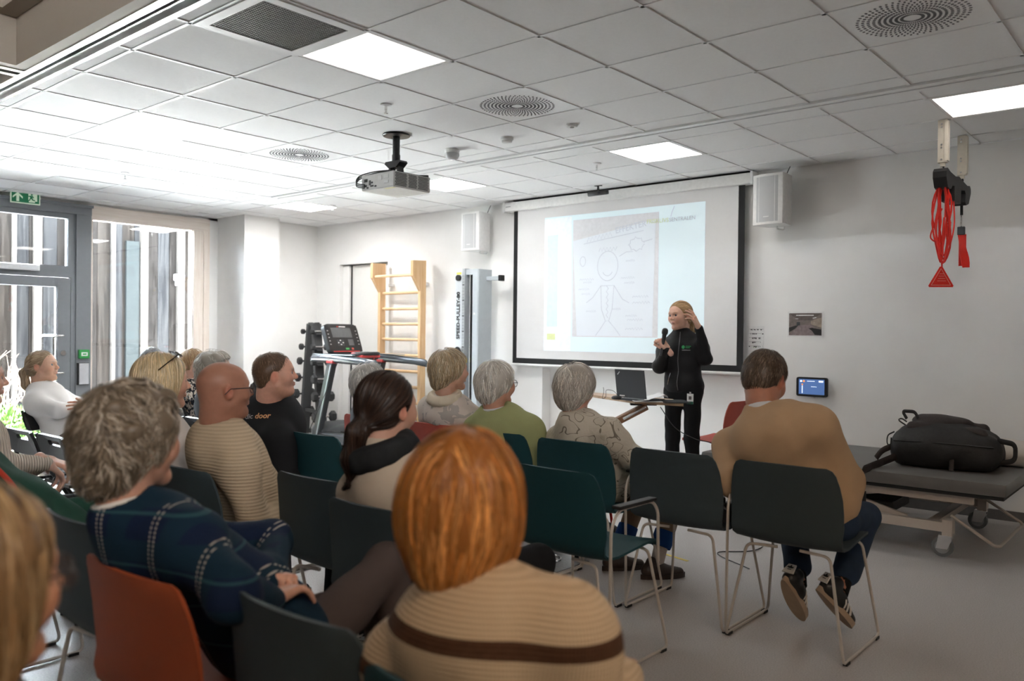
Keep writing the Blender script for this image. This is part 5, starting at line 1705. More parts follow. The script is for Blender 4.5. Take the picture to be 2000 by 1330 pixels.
# ---- loudspeakers
M_grille = pm('speaker_grille_grey', (.52, .53, .54), .5, var=.12, scale=400)
def speaker(x, z, label, yaw=0.0):
    t = empty('loudspeaker', (x, 6.905, z), yaw); tag(t, label, 'loudspeaker', 'white wall loudspeakers')
    w_, h_ = .145, .215
    # cabinet tapers to the back, front is bowed
    prof = [(-w_, -.09), (-w_ * .95, -.115), (-w_ * .5, -.132), (0, -.138), (w_ * .5, -.132), (w_ * .95, -.115), (w_, -.09), (w_ * .75, .10), (w_ * .55, .125), (-w_ * .55, .125), (-w_ * .75, .10)]
    MB().prism(prof, (0, 0, 2 * h_), (0, 0, -h_), (1, 0, 0), (0, 1, 0)).build('cabinet', M_wpl, t, smooth=35)
    rows_ = []
    for i in range(9):
        u = -1 + i / 4
        rows_.append([(u * w_ * .84, -.140 + .022 * u * u, -h_ * .90 + 2 * h_ * .90 * j / 6) for j in range(7)])
    MB().sheet(rows_, -.004).build('grille', M_grille, t, smooth=True)
    MB().bx(-.025, .025, -.143, -.138, -.155, -.147).build('badge', M_wpl, t)
    MB().bx(-.02, .02, .12, .19, -.04, .04).tube(bend([(0, .05, -h_ + .002), (0, .05, -h_ - .02), (0, .17, -h_ - .02), (0, .19, -h_ + .06)], .02), .008, 8).build('bracket', M_wpl, t, smooth=True)
    MB().tube([(.02, .13, h_ - .02), (.045, .15, h_ + .06), (.06, .165, h_ + .105)], .004, 6).build('cable', M_blk, t)
speaker(-6.44, 2.515, 'white wall loudspeaker left of the projection screen')
speaker(-2.925, 2.535, 'white wall loudspeaker right of the projection screen', -.10)
# ---- conference camera hanging above the screen
t = empty('conference_camera', (-4.70, 6.80, CZ)); tag(t, 'black bar-shaped conference camera hanging under the ceiling above the screen', 'camera')
MB().cyl((0, 0, .005), (0, 0, -.05), .010, 10).bx(-.035, .035, -.02, .02, -.004, .004).build('mount', M_blk, t, smooth=True)
MB().box((0, 0, -.075), (.23, .05, .045), rotm('X', .2), bev=.012).build('camera_body', M_blk, t, smooth=True)
MB().cyl((.03, -.02, -.075), (.03, -.035, -.08), .012, 14).build('lens', pm('lens_glass', (.02, .02, .03), .05), t, smooth=True)
# ---- wall tablet
t = empty('wall_tablet', (-2.629, 7.07, .930)); tag(t, 'wall-mounted control tablet with blue screen', 'tablet')
MB().prism(rrect(.268, .165, .018), (0, .020, 0), (0, -.030, 0)).build('tablet_case', M_blk, t)
MB().bx(-.03, .03, -.012, .028, -.05, .05).bx(-.015, .015, -.012, .02, -.095, -.07).build('wall_mount', M_wpl, t)
ts = MB().bx(-.112, .108, -.0315, -.0300, -.064, .066).build('display', emis('tablet_screen_blue', (.050, .10, .24), 1.0), t)
W_ui = emis('ui_white', (.75, .82, .92), 1.0); O_ui = emis('ui_orange', (.75, .25, .06), 1.0)
MB().bx(.060, .098, -.0325, -.0315, .042, .056).build('button', W_ui, ts)
MB().bx(-.085, -.078, -.0325, -.0315, -.055, .010).build('slider', W_ui, ts)
MB().prism(circ(-.092, .048, .009, .009, 12)[:-1], (0, -.001, 0), (0, -.0315, 0)).build('icon', W_ui, ts)
MB().prism(circ(-.068, .048, .009, .009, 12)[:-1], (0, -.001, 0), (0, -.0315, 0)).build('icon', O_ui, ts)
MB().prism(circ(-.0815, .020, .007, .007, 12)[:-1], (0, -.001, 0), (0, -.0315, 0)).build('slider_knob', O_ui, ts)
m = MB()
for k in range(9): m.bx(-.040 + .0075 * k, -.0345 + .0075 * k, -.0325, -.0315, .046, .052)
m.build('menu_heading', W_ui, ts)
m = MB()
for k in range(7): m.bx(-.005 + .007 * k, .0 + .007 * k, -.0325, -.0315, .000, .005)
m.build('menu_text', W_ui, ts)
# ---- printed photograph
t = empty('photo_print', (-2.714, 7.098, 1.468)); tag(t, 'printed landscape photograph of a gym room pinned to the wall', 'photo')
MB().bx(-.155, .155, -.003, 0, -.111, .111).build('paper', M_wpl, t)
def pp(name, poly, col, lvl): MB().prism(poly, (0, -.0004, 0), (0, -.0032 - lvl * .0004, 0)).build(name, pm('print_%s_%d' % (name, lvl), col, .35, var=.25, scale=40), t)
pp('print_wall', [(-.143, -.097), (.143, -.097), (.143, .097), (-.143, .097)], (.20, .165, .15), 0)
pp('print_ceiling', [(-.143, .097), (.143, .097), (.05, .035), (-.06, .035)], (.13, .105, .095), 1)
pp('print_floor', [(-.143, -.097), (.143, -.097), (.06, -.005), (-.05, -.005)], (.25, .20, .20), 1)
pp('print_side_wall', [(.143, .06), (.143, -.03), (.05, .0), (.05, .03)], (.36, .29, .23), 2)
pp('print_bench', [(.143, -.045), (.143, -.095), (.085, -.09), (.06, -.055), (.03, -.035), (.06, -.03)], (.015, .013, .013), 3)
pp('print_equipment', [(-.143, -.07), (-.143, -.03), (-.09, -.012), (-.06, -.01), (-.09, -.04)], (.03, .028, .028), 3)
pp('print_window', [(-.075, .02), (-.045, .02), (-.045, -.01), (-.075, -.01)], (.05, .06, .06), 3)
pp('print_lamp', [(-.08, .083), (.075, .083), (.075, .074), (-.08, .074)], (.75, .75, .73), 3)
pp('print_lamp', [(.06, .055), (.095, .062), (.10, .056), (.07, .05)], (.8, .8, .78), 4)
pp('print_lamp', [(-.085, .052), (-.06, .050), (-.06, .046), (-.085, .048)], (.8, .8, .78), 5)
# ---- sheet with a schematic
t = empty('wall_sheet', (-3.165, 7.098, 1.30)); tag(t, 'white sheet with black schematic figures taped to the wall beside the screen', 'paper')
MB().bx(-.078, .078, -.003, 0, -.15, .152).build('paper', M_wpl, t)
M_line = pm('print_black', (.02, .02, .02), .6)
rg = random.Random(3)
for row in range(5):
    m = MB()
    z = .125 - row * .038
    for k in range(9):
        x = -.062 + k * .0155
        if rg.random() < .75:
            m.bx(x, x + rg.choice((.003, .010, .012)), -.0042, -.003, z - rg.choice((.002, .010, .014)), z)
    m.bx(-.06, .05, -.0042, -.003, z - .002, z - .0005)
    m.build('schematic_row', M_line, t)
MB().bx(-.02, -.014, -.0045, -.003, -.045, -.038).bx(.0, .006, -.0045, -.003, -.045, -.038).build('green_mark', pm('mark_green', (.2, .4, .1), .6), t)
# ---- wall bars
M_pine2 = wood('wall_bar_pine', (.70, .42, .20), (.82, .57, .33), 'Z', 1, .4)
M_pine2x = wood('wall_bar_pine_across', (.72, .47, .25), (.84, .61, .38), 'X', 1, .4)
t = empty('wall_bars', (-7.78, 6.97, 0)); tag(t, 'pine gymnastic wall bars with rounded rungs on the wall', 'wall bars')
for sx in (-1, 1):
    x = sx * .375
    y0 = -.02
    MB().prism([(.06, 0), (.06, 2.245), (-.155, 2.235), (-.155, 2.05), (-.03, 1.87), (-.03, 0)], (.042, 0, 0), (x - .021, y0, 0), (0, 1, 0), (0, 0, 1)).build('upright', M_pine2, t)
    MB().bx(x - sx * .02, x - sx * .10, .085, .125, 1.95, 1.985).build('wall_bracket', M_wpl, t)
for z in (2.065, 1.858, 1.658, 1.466, 1.272, 1.074, .876, .682, .488, .294, .10):
    yy = -.125 if z > 2 else 0.0
    MB().tube([(-.362, yy, z), (-.2, yy, z), (.2, yy, z), (.362, yy, z)], .019, 12, flat=.8).build('rung', M_pine2x, t, smooth=True)
# ---- pulley machine
M_pul = pm('machine_grey_blue', (.50, .545, .575), .42, .1, var=.03)
M_pul2 = pm('machine_light_grey', (.62, .66, .69), .4, .1, var=.02)
t = empty('pulley_machine', (-6.40, 6.82, 0)); tag(t, 'grey-blue pulley training tower marked SPEED-PULLEY-80', 'pulley machine')
MB().prism([(-.05, -.075), (-.04, -.085), (.035, -.085), (.045, -.075), (.045, .14), (-.05, .14)], (0, 0, 2.03), (.10, 0, .05), (1, 0, 0), (0, 1, 0)).build('weight_column', M_pul, t, smooth=25)
MB().bx(-.20, -.085, -.10, -.045, .05, 2.085, bev=.01).build('guide_plate', M_pul2, t, smooth=True)
MB().bx(-.085, -.045, -.105, -.02, .05, 2.09, bev=.004).build('scale_rail', pm('machine_mid_grey', (.40, .43, .45), .4), t)
MB().bx(-.045, .06, -.08, .06, 2.02, 2.08).build('top_bridge', M_pul, t)
MB().bx(-.045, .045, .0, .09, .10, 2.02).build('weight_stack', M_blk, t)
for x in (-.02, .03): MB().cyl((x, -.03, .08), (x, -.03, 2.02), .007, 8).build('guide_rod', M_steel, t, smooth=True)
m = MB()
for k in range(34): m.bx(-.080, -.050, -.107, -.104, .85 + k * .035, .852 + k * .035 + (.008 if k % 5 == 0 else 0))
o = m.build('scale_marks', M_blk, t); o['kind'] = 'stuff'
MB().cyl((-.135, -.125, 1.985), (-.135, -.075, 1.985), .035, 18).build('top_pulley', M_blk, t, smooth=True)
MB().bx(-.175, -.10, -.103, -.10, 2.025, 2.05).build('warning_label', pm('label_yellow', (.75, .65, .12), .5), t)
MB().bx(.145, .36, .05, .10, 1.955, 2.0, bev=.004).build('side_arm', M_pul, t); MB().bx(.33, .365, .04, .11, 1.945, 2.01, bev=.004).build('arm_cap', M_blk, t)
MB().cyl((-.26, -.13, 1.05), (-.13, -.13, 1.14), .055, 18).build('pulley_head', M_pul2, t, smooth=True); MB().cyl((-.15, -.13, 1.13), (-.10, -.13, 1.165), .05, 18).build('pulley_cap', M_blk, t, smooth=True)
MB().bx(-.05, .0, -.135, -.10, 1.03, 1.08).build('catch', pm('label_yellow', (.75, .65, .12), .5), t)
MB().bx(-.24, .27, -.22, .16, 0, .05, bev=.01).build('base', M_pul, t)
text_obj('lettering', 'SPEED-PULLEY-80', .070, M_blk, t, frame((-.142, -.102, 1.56), (0, 0, 1), (-1, 0, 0)), 0.0006, .0022)
MB().prism(circ(.09, 1.58, .012, .012, 12)[:-1], (0, -.001, 0), (0, -.0852, 0)).build('round_sticker', M_wpl, t)
# ------------------------------------------------------------------ projector
M_proj = pm('projector_light_grey', (.50, .495, .48), .4, var=.04)
t = empty('projector', (-4.706, 4.147, CZ)); tag(t, 'grey ceiling projector hanging from a black pole', 'projector')
MB().lathe([(.10, .004), (.105, -.004), (.10, -.010), (.03, -.012)], n=28).build('ceiling_plate', M_blk, t, smooth=True)
MB().cyl((0, 0, -.008), (0, 0, -.19), .027, 16).cyl((0, 0, -.15), (0, 0, -.22), .031, 16).build('pole', M_blk, t, smooth=True)
MB().prism([(-.075, -.20), (.075, -.20), (.085, -.215), (.04, -.25), (-.04, -.25), (-.085, -.215)], (0, .08, 0), (0, -.04, 0)).box((-.045, 0, -.255), (.02, .05, .09), rotm('Y', .15)).box((.045, 0, -.255), (.02, .05, .09), rotm('Y', -.15)).build('yoke', M_blk, t)
MB().bx(-.13, .13, -.14, .12, -.310, -.298).box((.13, .13, -.304), (.12, .03, .012), rotm('Z', .7)).box((-.13, .13, -.304), (.12, .03, .012), rotm('Z', -.7)).build('mount_plate', M_blk, t)
pc = (0.02, .0)
body = MB().bx(-.18, .18, -.18, .185, -.425, -.312, bev=.008).build('projector_body', M_proj, t)
MB().bx(-.176, .176, -.176, .18, -.429, -.424, bev=.002).build('bottom_cover', pm('projector_bottom_white', (.74, .73, .69), .45), body)
M_mesh = pm('vent_mesh_dark', (.03, .03, .03), .6)
for (y0, y1) in ((-.165, -.055), (-.035, .045), (.060, .165)):
    m = MB()
    ny = int((y1 - y0) / .010)
    for i in range(ny):
        for j in range(9):
            m.bx(.1795, .1812, y0 + i * .010 + (.005 if j % 2 else 0), y0 + i * .010 + .0068 + (.005 if j % 2 else 0), -.415 + j * .0108, -.415 + j * .0108 + .0072)
    o = m.build('vent', M_mesh, body); o['kind'] = 'stuff'
pr_ = random.Random(5)
for k, (x, z, w_, h_) in enumerate(((-.13, -.355, .035, .022), (-.135, -.395, .03, .016), (-.085, -.375, .018, .035), (-.06, -.40, .035, .012), (-.02, -.405, .02, .012), (-.11, -.41, .02, .01), (-.06, -.375, .02, .012), (.10, -.345, .05, .03), (.10, -.385, .05, .02), (.03, -.35, .04, .03))):
    MB().bx(x - w_ / 2, x + w_ / 2, -.1825, -.1795, z - h_ / 2, z + h_ / 2).build('connector' if k < 7 else 'rating_label', M_mesh if k < 7 else pm('label_pale_grey', (.56, .56, .55), .5), body)
MB().bx(.06, .16, -.17, -.14, -.4305, -.4285).build('warning_label', pm('label_pale_yellow', (.78, .74, .45), .5), body)
MB().cyl((-.05, .186, -.37), (-.05, .215, -.37), .045, 20).build('lens', M_blk, body, smooth=True)
m = MB()
for dz in (0, .012, .024):
    m.tube(spline([(-.05, -.02, -.26), (-.14, -.10, -.275 - dz), (-.22, -.17, -.31 - dz), (-.215, -.20, -.365 - dz), (-.14, -.185, -.385 - dz)], 5), .0045, 6)
m.tube(spline([(-.14, -.16, -.31), (-.06, -.12, -.295), (.0, -.10, -.305)], 5), .006, 6)
m.build('cables', M_blk, t, smooth=True)
# ------------------------------------------------------------------ sling trainer at the ceiling
M_red = pm('sling_red', (.78, .022, .010), .55, var=.1, scale=200)
M_cream = pm('bracket_cream', (.74, .68, .58), .4)
t = empty('sling_trainer', (-1.43, 6.45, CZ)); tag(t, 'red rope sling trainer on a black unit hanging from two ceiling brackets', 'sling trainer')
for y in (-.28, .28):
    MB().bx(-.030, .030, y - .020, y + .020, -.29, .0, bev=.003).bx(.012, .036, y - .024, y + .024, -.28, -.01).bx(-.015, .015, y - .012, y + .012, -.315, -.28).build('ceiling_bracket', M_cream, t)
    for z in (-.03, -.05, -.17, -.19, -.27): MB().cyl((-.004, y - .020, z), (-.004, y - .026, z), .006, 8).build('bolt', M_steel, t)
    MB().tube([(0, y, -.30), (.006, y, -.33), (-.006, y, -.35), (0, y, -.37)], .006, 8).build('hook', M_blk, t, smooth=True)
m = MB()
side = [(-.36, -.36), (-.33, -.335), (-.25, -.35), (-.10, -.36), (0, -.345), (.10, -.36), (.25, -.375), (.33, -.365), (.36, -.385), (.36, -.42), (.30, -.50), (.22, -.52), (.19, -.50), (.20, -.44), (.17, -.42), (.06, -.43), (.06, -.53), (-.12, -.53), (-.13, -.43), (-.19, -.43), (-.22, -.46), (-.27, -.47), (-.32, -.46), (-.36, -.40)]
m.prism(side, (.085, 0, 0), (-.0425, 0, .0), (0, 1, 0), (0, 0, 1)).build('trainer_unit', pm('trainer_black_plastic', (.015, .015, .016), .5), t)
MB().bx(-.044, -.0427, -.02, .05, -.44, -.40).bx(-.02, .02, .05, .051, -.44, -.40).build('red_label', M_red, t)
MB().prism([(-.03, -.40), (.035, -.40), (.035, -.445), (-.03, -.445)], (0, -.001, 0), (0, -.1215, 0)).build('red_label', M_red, t)
rg = random.Random(11)
for k in range(7):
    w_ = .012 + .004 * k
    top_ = -.40 - .006 * k; bot = -.92 - .012 * (k % 3) * 2
    ox, oy = rg.uniform(-.012, .012), -.28 + rg.uniform(-.02, .02)
    loop = []
    for i in range(25):
        a = 2 * math.pi * i / 24
        loop.append(Vector((ox + w_ * 1.3 * math.cos(a) * (1 + .25 * math.sin(3 * a + k)) + rg.uniform(-.003, .003), oy + w_ * .8 * math.cos(a + .6) + .02 * math.sin(2 * a + k), (top_ + bot) / 2 + (top_ - bot) / 2 * math.sin(a))))
    MB().tube(loop, .0062, 6).build('rope', M_red, t, smooth=True)
MB().tube(spline([(.03, -.10, -.52), (.045, -.14, -.7), (.03, -.2, -.86), (.01, -.26, -.95)], 6), .0048, 6).build('rope', M_red, t, smooth=True)
MB().tube(spline([(.0, -.28, -.60), (-.05, -.29, -.72), (-.065, -.29, -.80), (.0, -.28, -.82), (.03, -.28, -.66)], 6), .0048, 6).build('rope', M_red, t, smooth=True)
MB().tube([(0, -.28, -.86), (.004, -.28, -1.0)], .0055, 6).build('rope', M_red, t, smooth=True)
tri = MB().prism([(-.085, -1.125), (-.08, -1.135), (.08, -1.135), (.085, -1.125), (.008, -.995), (-.008, -.995)], (0, .008, 0), (0, -.286, 0), tuple(RT), (0, 0, 1)).build('triangle_tag', M_red, t)
for (a_, b_) in (((-.066, -1.122), (.066, -1.122)), ((.066, -1.122), (0, -1.01)), ((0, -1.01), (-.066, -1.122))):
    P_ = [Vector((0, -.290, 0)) + RT * p[0] + Vector((0, 0, p[1])) - FW * .004 for p in (a_, b_)]
    MB().tube(P_, .002, 4).build('tag_outline', pm('tag_pink', (.85, .35, .28), .5), tri)
for k in range(4):
    P_ = [Vector((0, -.290, -1.045 - k * .016)) + RT * q - FW * .004 for q in (-.010 - k * .005, .018 + k * .005)]
    MB().tube(P_, .0016, 4).build('tag_print', pm('tag_pink', (.85, .35, .28), .5), tri)
MB().cyl((0, .28, -.50), (0, .28, -.58), .010, 10).build('handle_grip', M_blk, t, smooth=True)
MB().tube(circ3 := [Vector((0, .28 + .012 * math.cos(k * .52), -.625 + .04 * math.sin(k * .52))) for k in range(13)], .0035, 6).build('carabiner', M_steel, t, smooth=True)
MB().bx(-.025, .025, .265, .295, -.725, -.665, bev=.006).build('strap_clip', pm('clip_black', (.03, .035, .04), .4), t)
MB().sheet([[(-.022 + .005 * s_, .27 + .02 * math.sin(s_ * .9), -.72 - .035 * s_), (.022 + .005 * s_, .285 - .02 * math.sin(s_ * .9), -.72 - .035 * s_)] for s_ in range(8)], .004).sheet([[(-.018, .295, -.72 - .033 * s_), (.030, .30, -.72 - .033 * s_)] for s_ in range(8)], .004).build('strap', M_red, t, smooth=True)
# ------------------------------------------------------------------ exit sign, call point, reader
t = empty('exit_sign', (-10.0, 3.425, 2.805)); tag(t, 'green emergency exit sign with arrow and running figure', 'exit sign')
M_glow = pm('sign_pale_green', (.70, .80, .66), .5, emit=(.7, .85, .65), es=.15); M_sg = pm('sign_green', (.012, .17, .075), .5, emit=(.01, .2, .08), es=.15)
MB().bx(-.006, .006, -.15, .15, -.07, .07).bx(-.004, .004, -.10, .10, .07, .04 + .06).build('sign_plate', M_glow, t)
MB().bx(.006, .0075, -.138, .138, -.058, .058).build('green_field', M_sg, t)
def sgn(name, poly, mat=M_glow, lv=.0075): MB().prism(poly, (.0012, 0, 0), (lv, 0, 0), (0, 1, 0), (0, 0, 1)).build(name, mat, t)
sgn('arrow', [(-.128, .002), (-.078, .050), (-.028, .002), (-.028, -.018), (-.064, .014), (-.064, -.050), (-.092, -.050), (-.092, .014), (-.128, -.018)])
sgn('doorway', [(.028, .050), (.118, .050), (.118, -.034), (.095, -.034), (.095, -.050), (.035, -.050), (.028, -.02)])
M_sg2 = M_sg
sgn('figure_head', circ(.062, .036, .010, .010, 12)[:-1], M_sg2, .0087)
sgn('figure_body', [(.052, .024), (.072, .024), (.086, .004), (.078, -.002), (.068, .010), (.074, -.014), (.096, -.020), (.096, -.030), (.066, -.026), (.056, -.006), (.040, -.034), (.016, -.036), (.016, -.026), (.034, -.024), (.046, .002), (.040, .012), (.022, .008), (.020, .016), (.044, .024)], M_sg2, .0087)
t = empty('call_point', (WX + .05, 4.063, 1.07)); tag(t, 'small green emergency door release box on the grey post', 'call point')
MB().bx(0, .045, -.058, .058, -.052, .052, bev=.008).build('housing', pm('release_green', (.03, .33, .07), .4), t, smooth=True)
MB().bx(.045, .047, -.035, .035, -.022, .022).build('window', M_wpl, t); MB().bx(.047, .0475, -.02, .02, -.008, .008).build('print', pm('release_green', (.03, .33, .07), .4), t)
t = empty('card_reader', (WX + .05, 4.058, .84)); tag(t, 'silver door card reader below the green release box', 'card reader')
MB().bx(0, .022, -.066, .066, -.13, .13, bev=.006).build('back_plate', M_blk, t); MB().bx(.022, .034, -.048, .060, -.122, .122, bev=.004).build('face', pm('reader_silver', (.62, .63, .66), .3, .4), t)
t = empty('wall_lamp', (FX + .07, 6.70, 2.22)); tag(t, 'small white outdoor lamp on a batten across the courtyard', 'lamp')
MB().bx(0, .10, -.07, .07, -.05, .05, bev=.015).build('housing', M_wpl, t, smooth=True); MB().prism([(0, -.05), (.07, -.05), (.0, -.13)], (0, .08, 0), (0, -.04, 0), (1, 0, 0), (0, 0, 1)).build('bracket', pm('lamp_bracket', (.3, .3, .3), .4), t)
# ------------------------------------------------------------------ treatment couch and what lies on it
M_vinyl = pm('couch_vinyl_grey', (.135, .13, .125), .45, var=.06, scale=8, bump=.05)
M_frame = pm('couch_frame_beige', (.52, .455, .40), .42, var=.03)
t = empty('treatment_couch', (-1.91, 6.16, 0)); tag(t, 'wide grey height-adjustable treatment couch on castors by the wall', 'treatment couch')
MB().box((0, 0, .462), (1.98, 1.20, .085), None, bev=.03).build('upholstery', M_vinyl, t, smooth=True)
MB().bx(-.97, .97, -.575, .575, .400, .420).build('top_board', M_slot, t)
for y in (-.50, .50):
    MB().bx(-.80, .80, y - .02, y + .02, .345, .40, bev=.004).build('upper_rail', M_frame, t)
    MB().bx(-.78, .66, y - .025, y + .025, .155, .215, bev=.004).build('lower_rail', M_frame, t)
    for (x0, z0, x1, z1) in ((-.62, .20, .30, .375), (-.30, .375, .40, .19)):
        v = Vector((x1 - x0, 0, z1 - z0)); a = math.atan2(v.z, v.x)
        MB().box(((x0 + x1) / 2, y * .88, (z0 + z1) / 2), (v.length, .03, .055), rotm('Y', -a), bev=.004).build('scissor_arm', M_frame, t)
    for x in (-.70, .66):
        MB().bx(x - .03, x + .03, y - .035, y + .035, .135, .235, bev=.005).build('leg_bracket', M_frame, t)
        cs = MB().prism([(-.045, .0), (.02, .0), (.045, .06), (.045, .085), (-.03, .085)], (0, .05, 0), (x - .02, y - .025, .05)).cyl((x, y, .13), (x, y, .15), .035, 16).build('castor_fork', M_steel, t)
        MB().cyl((x - .03, y - .018, .062), (x - .03, y + .018, .062), .062, 24).build('castor_tyre', pm('castor_grey', (.14, .145, .15), .5), cs, smooth=True)
        MB().cyl((x - .03, y - .020, .062), (x - .03, y + .020, .062), .042, 20).build('castor_hub', pm('castor_hub_grey', (.30, .31, .32), .4), cs, smooth=True)
for x in (-.55, .55): MB().bx(x - .03, x + .03, -.48, .48, .16, .20).build('cross_beam', M_frame, t)
MB().tube(bend([(.66, -.44, .25), (.90, -.44, .10), (.93, -.44, .10), (.93, .30, .10), (.93, .30, .12), (.70, .30, .26)], .03), .010, 8).build('foot_lever', M_frame, t, smooth=True)
MB().bx(-.10, .25, -.20, .20, .17, .24, bev=.01).build('motor_box', pm('motor_black', (.02, .02, .02), .5), t)
MB().bx(-.42, .10, -.5275, -.5255, .160, .210).build('name_plate', M_wpl, t)
text_obj('lettering', 'LOJER', .036, pm('print_navy', (.03, .05, .14), .6), t, frame((-.33, -.5282, .186), (1, 0, 0), (0, 0, 1)), .0003, .0008)
for k_ in range(6): MB().bx(-.19 + k_ * .018, -.177 + k_ * .018, -.5285, -.5272, .180, .194 if k_ in (0, 2) else .190).build('small_print', M_line, t)
CT = .505
# backpack
M_bag = pm('backpack_black_nylon', (.012, .011, .011), .6, var=.3, scale=60, bump=.15, bscale=300)
M_bag2 = pm('backpack_brown_black', (.026, .018, .016), .62, var=.2, scale=60, bump=.15, bscale=300)
bx_, by_ = -1.35, 6.03
t = empty('backpack', (bx_, by_, CT), .06); t.scale = (1, 1, 1.3); tag(t, 'large black backpack lying on the treatment couch', 'backpack')
f = Field()
f.cone((-.24, -.08, .09), (.24, -.08, .09), .09, .09, k=.05); f.cone((-.24, .10, .09), (.24, .10, .09), .09, .09, k=.05)
f.ell((0, .01, .10), (.31, .20, .105), k=.06); f.ell((-.02, .03, .17), (.26, .15, .06), k=.04)
f.half((0, 0, -1), -.004, k=.01)
field_obj('bag_body', f, .009, M_bag, t, folds(.005, 3, 40))
f = Field(); f.cone((-.20, -.06, .19), (.22, -.06, .175), .035, .035, k=.03); f.cone((-.16, .08, .205), (.20, .08, .19), .045, .04, k=.04); f.ell((-.05, .05, .225), (.17, .09, .035), k=.04)
field_obj('top_pocket', f, .008, M_bag2, t, folds(.004, 5, 50))
MB().tube(bend([(-.30, -.10, .10), (-.37, -.14, .07), (-.40, -.16, .03)], .03), .016, 8, flat=.4).build('side_strap', M_bag2, t, smooth=True)
st = MB().sheet([[(-.36, -.20 - .03 * k, .02 - (.0 if k < 2 else .035 * (k - 1))), (-.30, -.20 - .03 * k, .02 - (.0 if k < 2 else .035 * (k - 1)))] for k in range(0, 3)], .005)
hang = [(-.27, -.13, .05), (-.34, -.22, .022), (-.37, -.42, .012), (-.375, -.585, .012), (-.375, -.622, -.02), (-.375, -.625, -.09)]
MB().tube(bend(hang, .03), .020, 8, flat=.35).build('hip_strap', M_bag2, t, smooth=True)
MB().box((-.375, -.625, -.115), (.055, .014, .06), None, bev=.005).build('buckle', M_blk, t)
MB().tube(bend([(-.24, -.02, .235), (-.27, -.02, .275), (-.19, -.02, .275), (-.17, -.02, .24)], .02), .009, 8).build('grab_handle', M_bag, t, smooth=True)
MB().tube(bend([(.30, -.06, .16), (.40, -.08, .15), (.40, -.08, .07), (.31, -.07, .05)], .03), .013, 8, flat=.5).build('side_handle', M_bag, t, smooth=True)
MB().box((.06, -.172, .085), (.030, .012, .055), rotm('X', .1), bev=.004).build('buckle', pm('buckle_dark_grey', (.05, .05, .055), .4), t)
MB().tube([(.06, -.150, .165), (.06, -.176, .10), (.06, -.180, .06), (.06, -.19, .004)], .014, 6, flat=.25).build('compression_strap', M_bag2, t)
MB().tube(spline([(-.30, -.10, .17), (-.335, -.12, .15), (-.34, -.12, .11), (-.32, -.12, .10), (-.315, -.12, .14)], 5), .004, 6).build('zip_pull', M_blk, t)
MB().tube(spline([(-.25, .0, .20), (-.29, -.02, .225), (-.27, -.03, .235), (-.24, -.02, .22)], 5), .004, 6).build('zip_pull', M_blk, t)
MB().tube(spline([(-.29, -.165, .13), (-.1, -.182, .135), (.1, -.182, .135), (.29, -.16, .13)], 6), .004, 6).build('zip', M_blk, t)
# white pillow and olive garment
f = Field(); f.ell((0, 0, .085), (.25, .20, .085), k=.03); f.cone((-.18, -.13, .06), (.18, -.13, .06), .05, .05, k=.06); f.cone((-.18, .13, .06), (.18, .13, .06), .05, .05, k=.06); f.half((0, 0, -1), -.004, k=.01)
o, _, _ = field_obj('pillow', f, .010, cloth('pillow_white', (.62, .58, .53), .05, .3, 60), None, folds(.006, 9, 35)); o.location = (-1.09, 6.48, CT); o.rotation_euler = (0, 0, .2)
tag(o, 'white pillow behind the backpack on the treatment couch', 'pillow')
f = Field(); f.ell((0, 0, .12), (.16, .11, .10), k=.03); f.cone((-.15, 0, .16), (.10, .0, .17), .05, .04, k=.05); f.half((0, 0, -1), -.004, k=.01)
o, _, _ = field_obj('rolled_jacket', f, .010, cloth('olive_cloth', (.105, .11, .055), .2, .4, 60), None, folds(.006, 10, 40)); o.location = (-1.42, 6.58, CT); o.rotation_euler = (0, 0, .1)
tag(o, 'olive green rolled garment between the backpack and the wall', 'garment')

# ------------------------------------------------------------------ speaker's table with laptop and papers
TZ = .845
M_top = wood('table_top_oak', (.42, .27, .16), (.58, .41, .27), 'X', 1, .4)
M_walnut = wood('table_leg_brown', (.20, .095, .045), (.30, .155, .08), 'X', 1, .4)
A_, B_, C_ = plane_at(1240, 783, TZ), plane_at(1335, 788, TZ), plane_at(1158, 771, TZ)
FH = Vector((FW.x, FW.y, 0)).normalized(); RH = Vector((RT.x, RT.y, 0)).normalized()
D_, E_ = B_ + FH * .42, C_ + FH * .30 + RH * .04
t = empty('speaker_table', (A_.x, A_.y, 0)); tag(t, 'height-adjustable wooden table with slanted leg holding the laptop', 'table')
O_ = Vector((A_.x, A_.y, 0))
def tl(m, name, mat, par=t, **k):
    o = m.build(name, mat, par, **k); o.data.transform(Matrix.Translation(-O_)); return o
poly = [(p.x, p.y) for p in (A_, B_, D_, E_, C_)]
tl(MB().prism(poly, (0, 0, .022), (0, 0, TZ - .022), (1, 0, 0), (0, 1, 0)), 'table_top', M_top)
cen = (A_ + B_ + C_ + D_ + E_) / 5
p0 = A_ + RH * .12 + FH * .16; p0.z = TZ - .05
p1 = p0 - RH * .34 + FH * .05; p1.z = .655
p2 = p0 - RH * .62 + FH * .08; p2.z = .45
p3 = p0 - RH * .05 + FH * .05; p3.z = .06
def plank(a, b, w_, h_, name, mat):
    v = (b - a); L = v.length; x = v.normalized(); y = Vector((0, 0, 1)).cross(x).normalized(); z = x.cross(y)
    R = Matrix((x, y, z)).transposed()
    return tl(MB().box((a + b) / 2, (L, w_, h_), R, bev=.006), name, mat)
plank(p0, p2, .16, .055, 'slanted_leg', M_walnut)
plank(p2, p3, .14, .05, 'lower_leg', M_walnut)
tl(MB().box((p3.x, p3.y, .025), (.50, .46, .045), rotm('Z', -.7), bev=.008), 'base', M_walnut)
q0 = A_ + RH * .13 + FH * .12
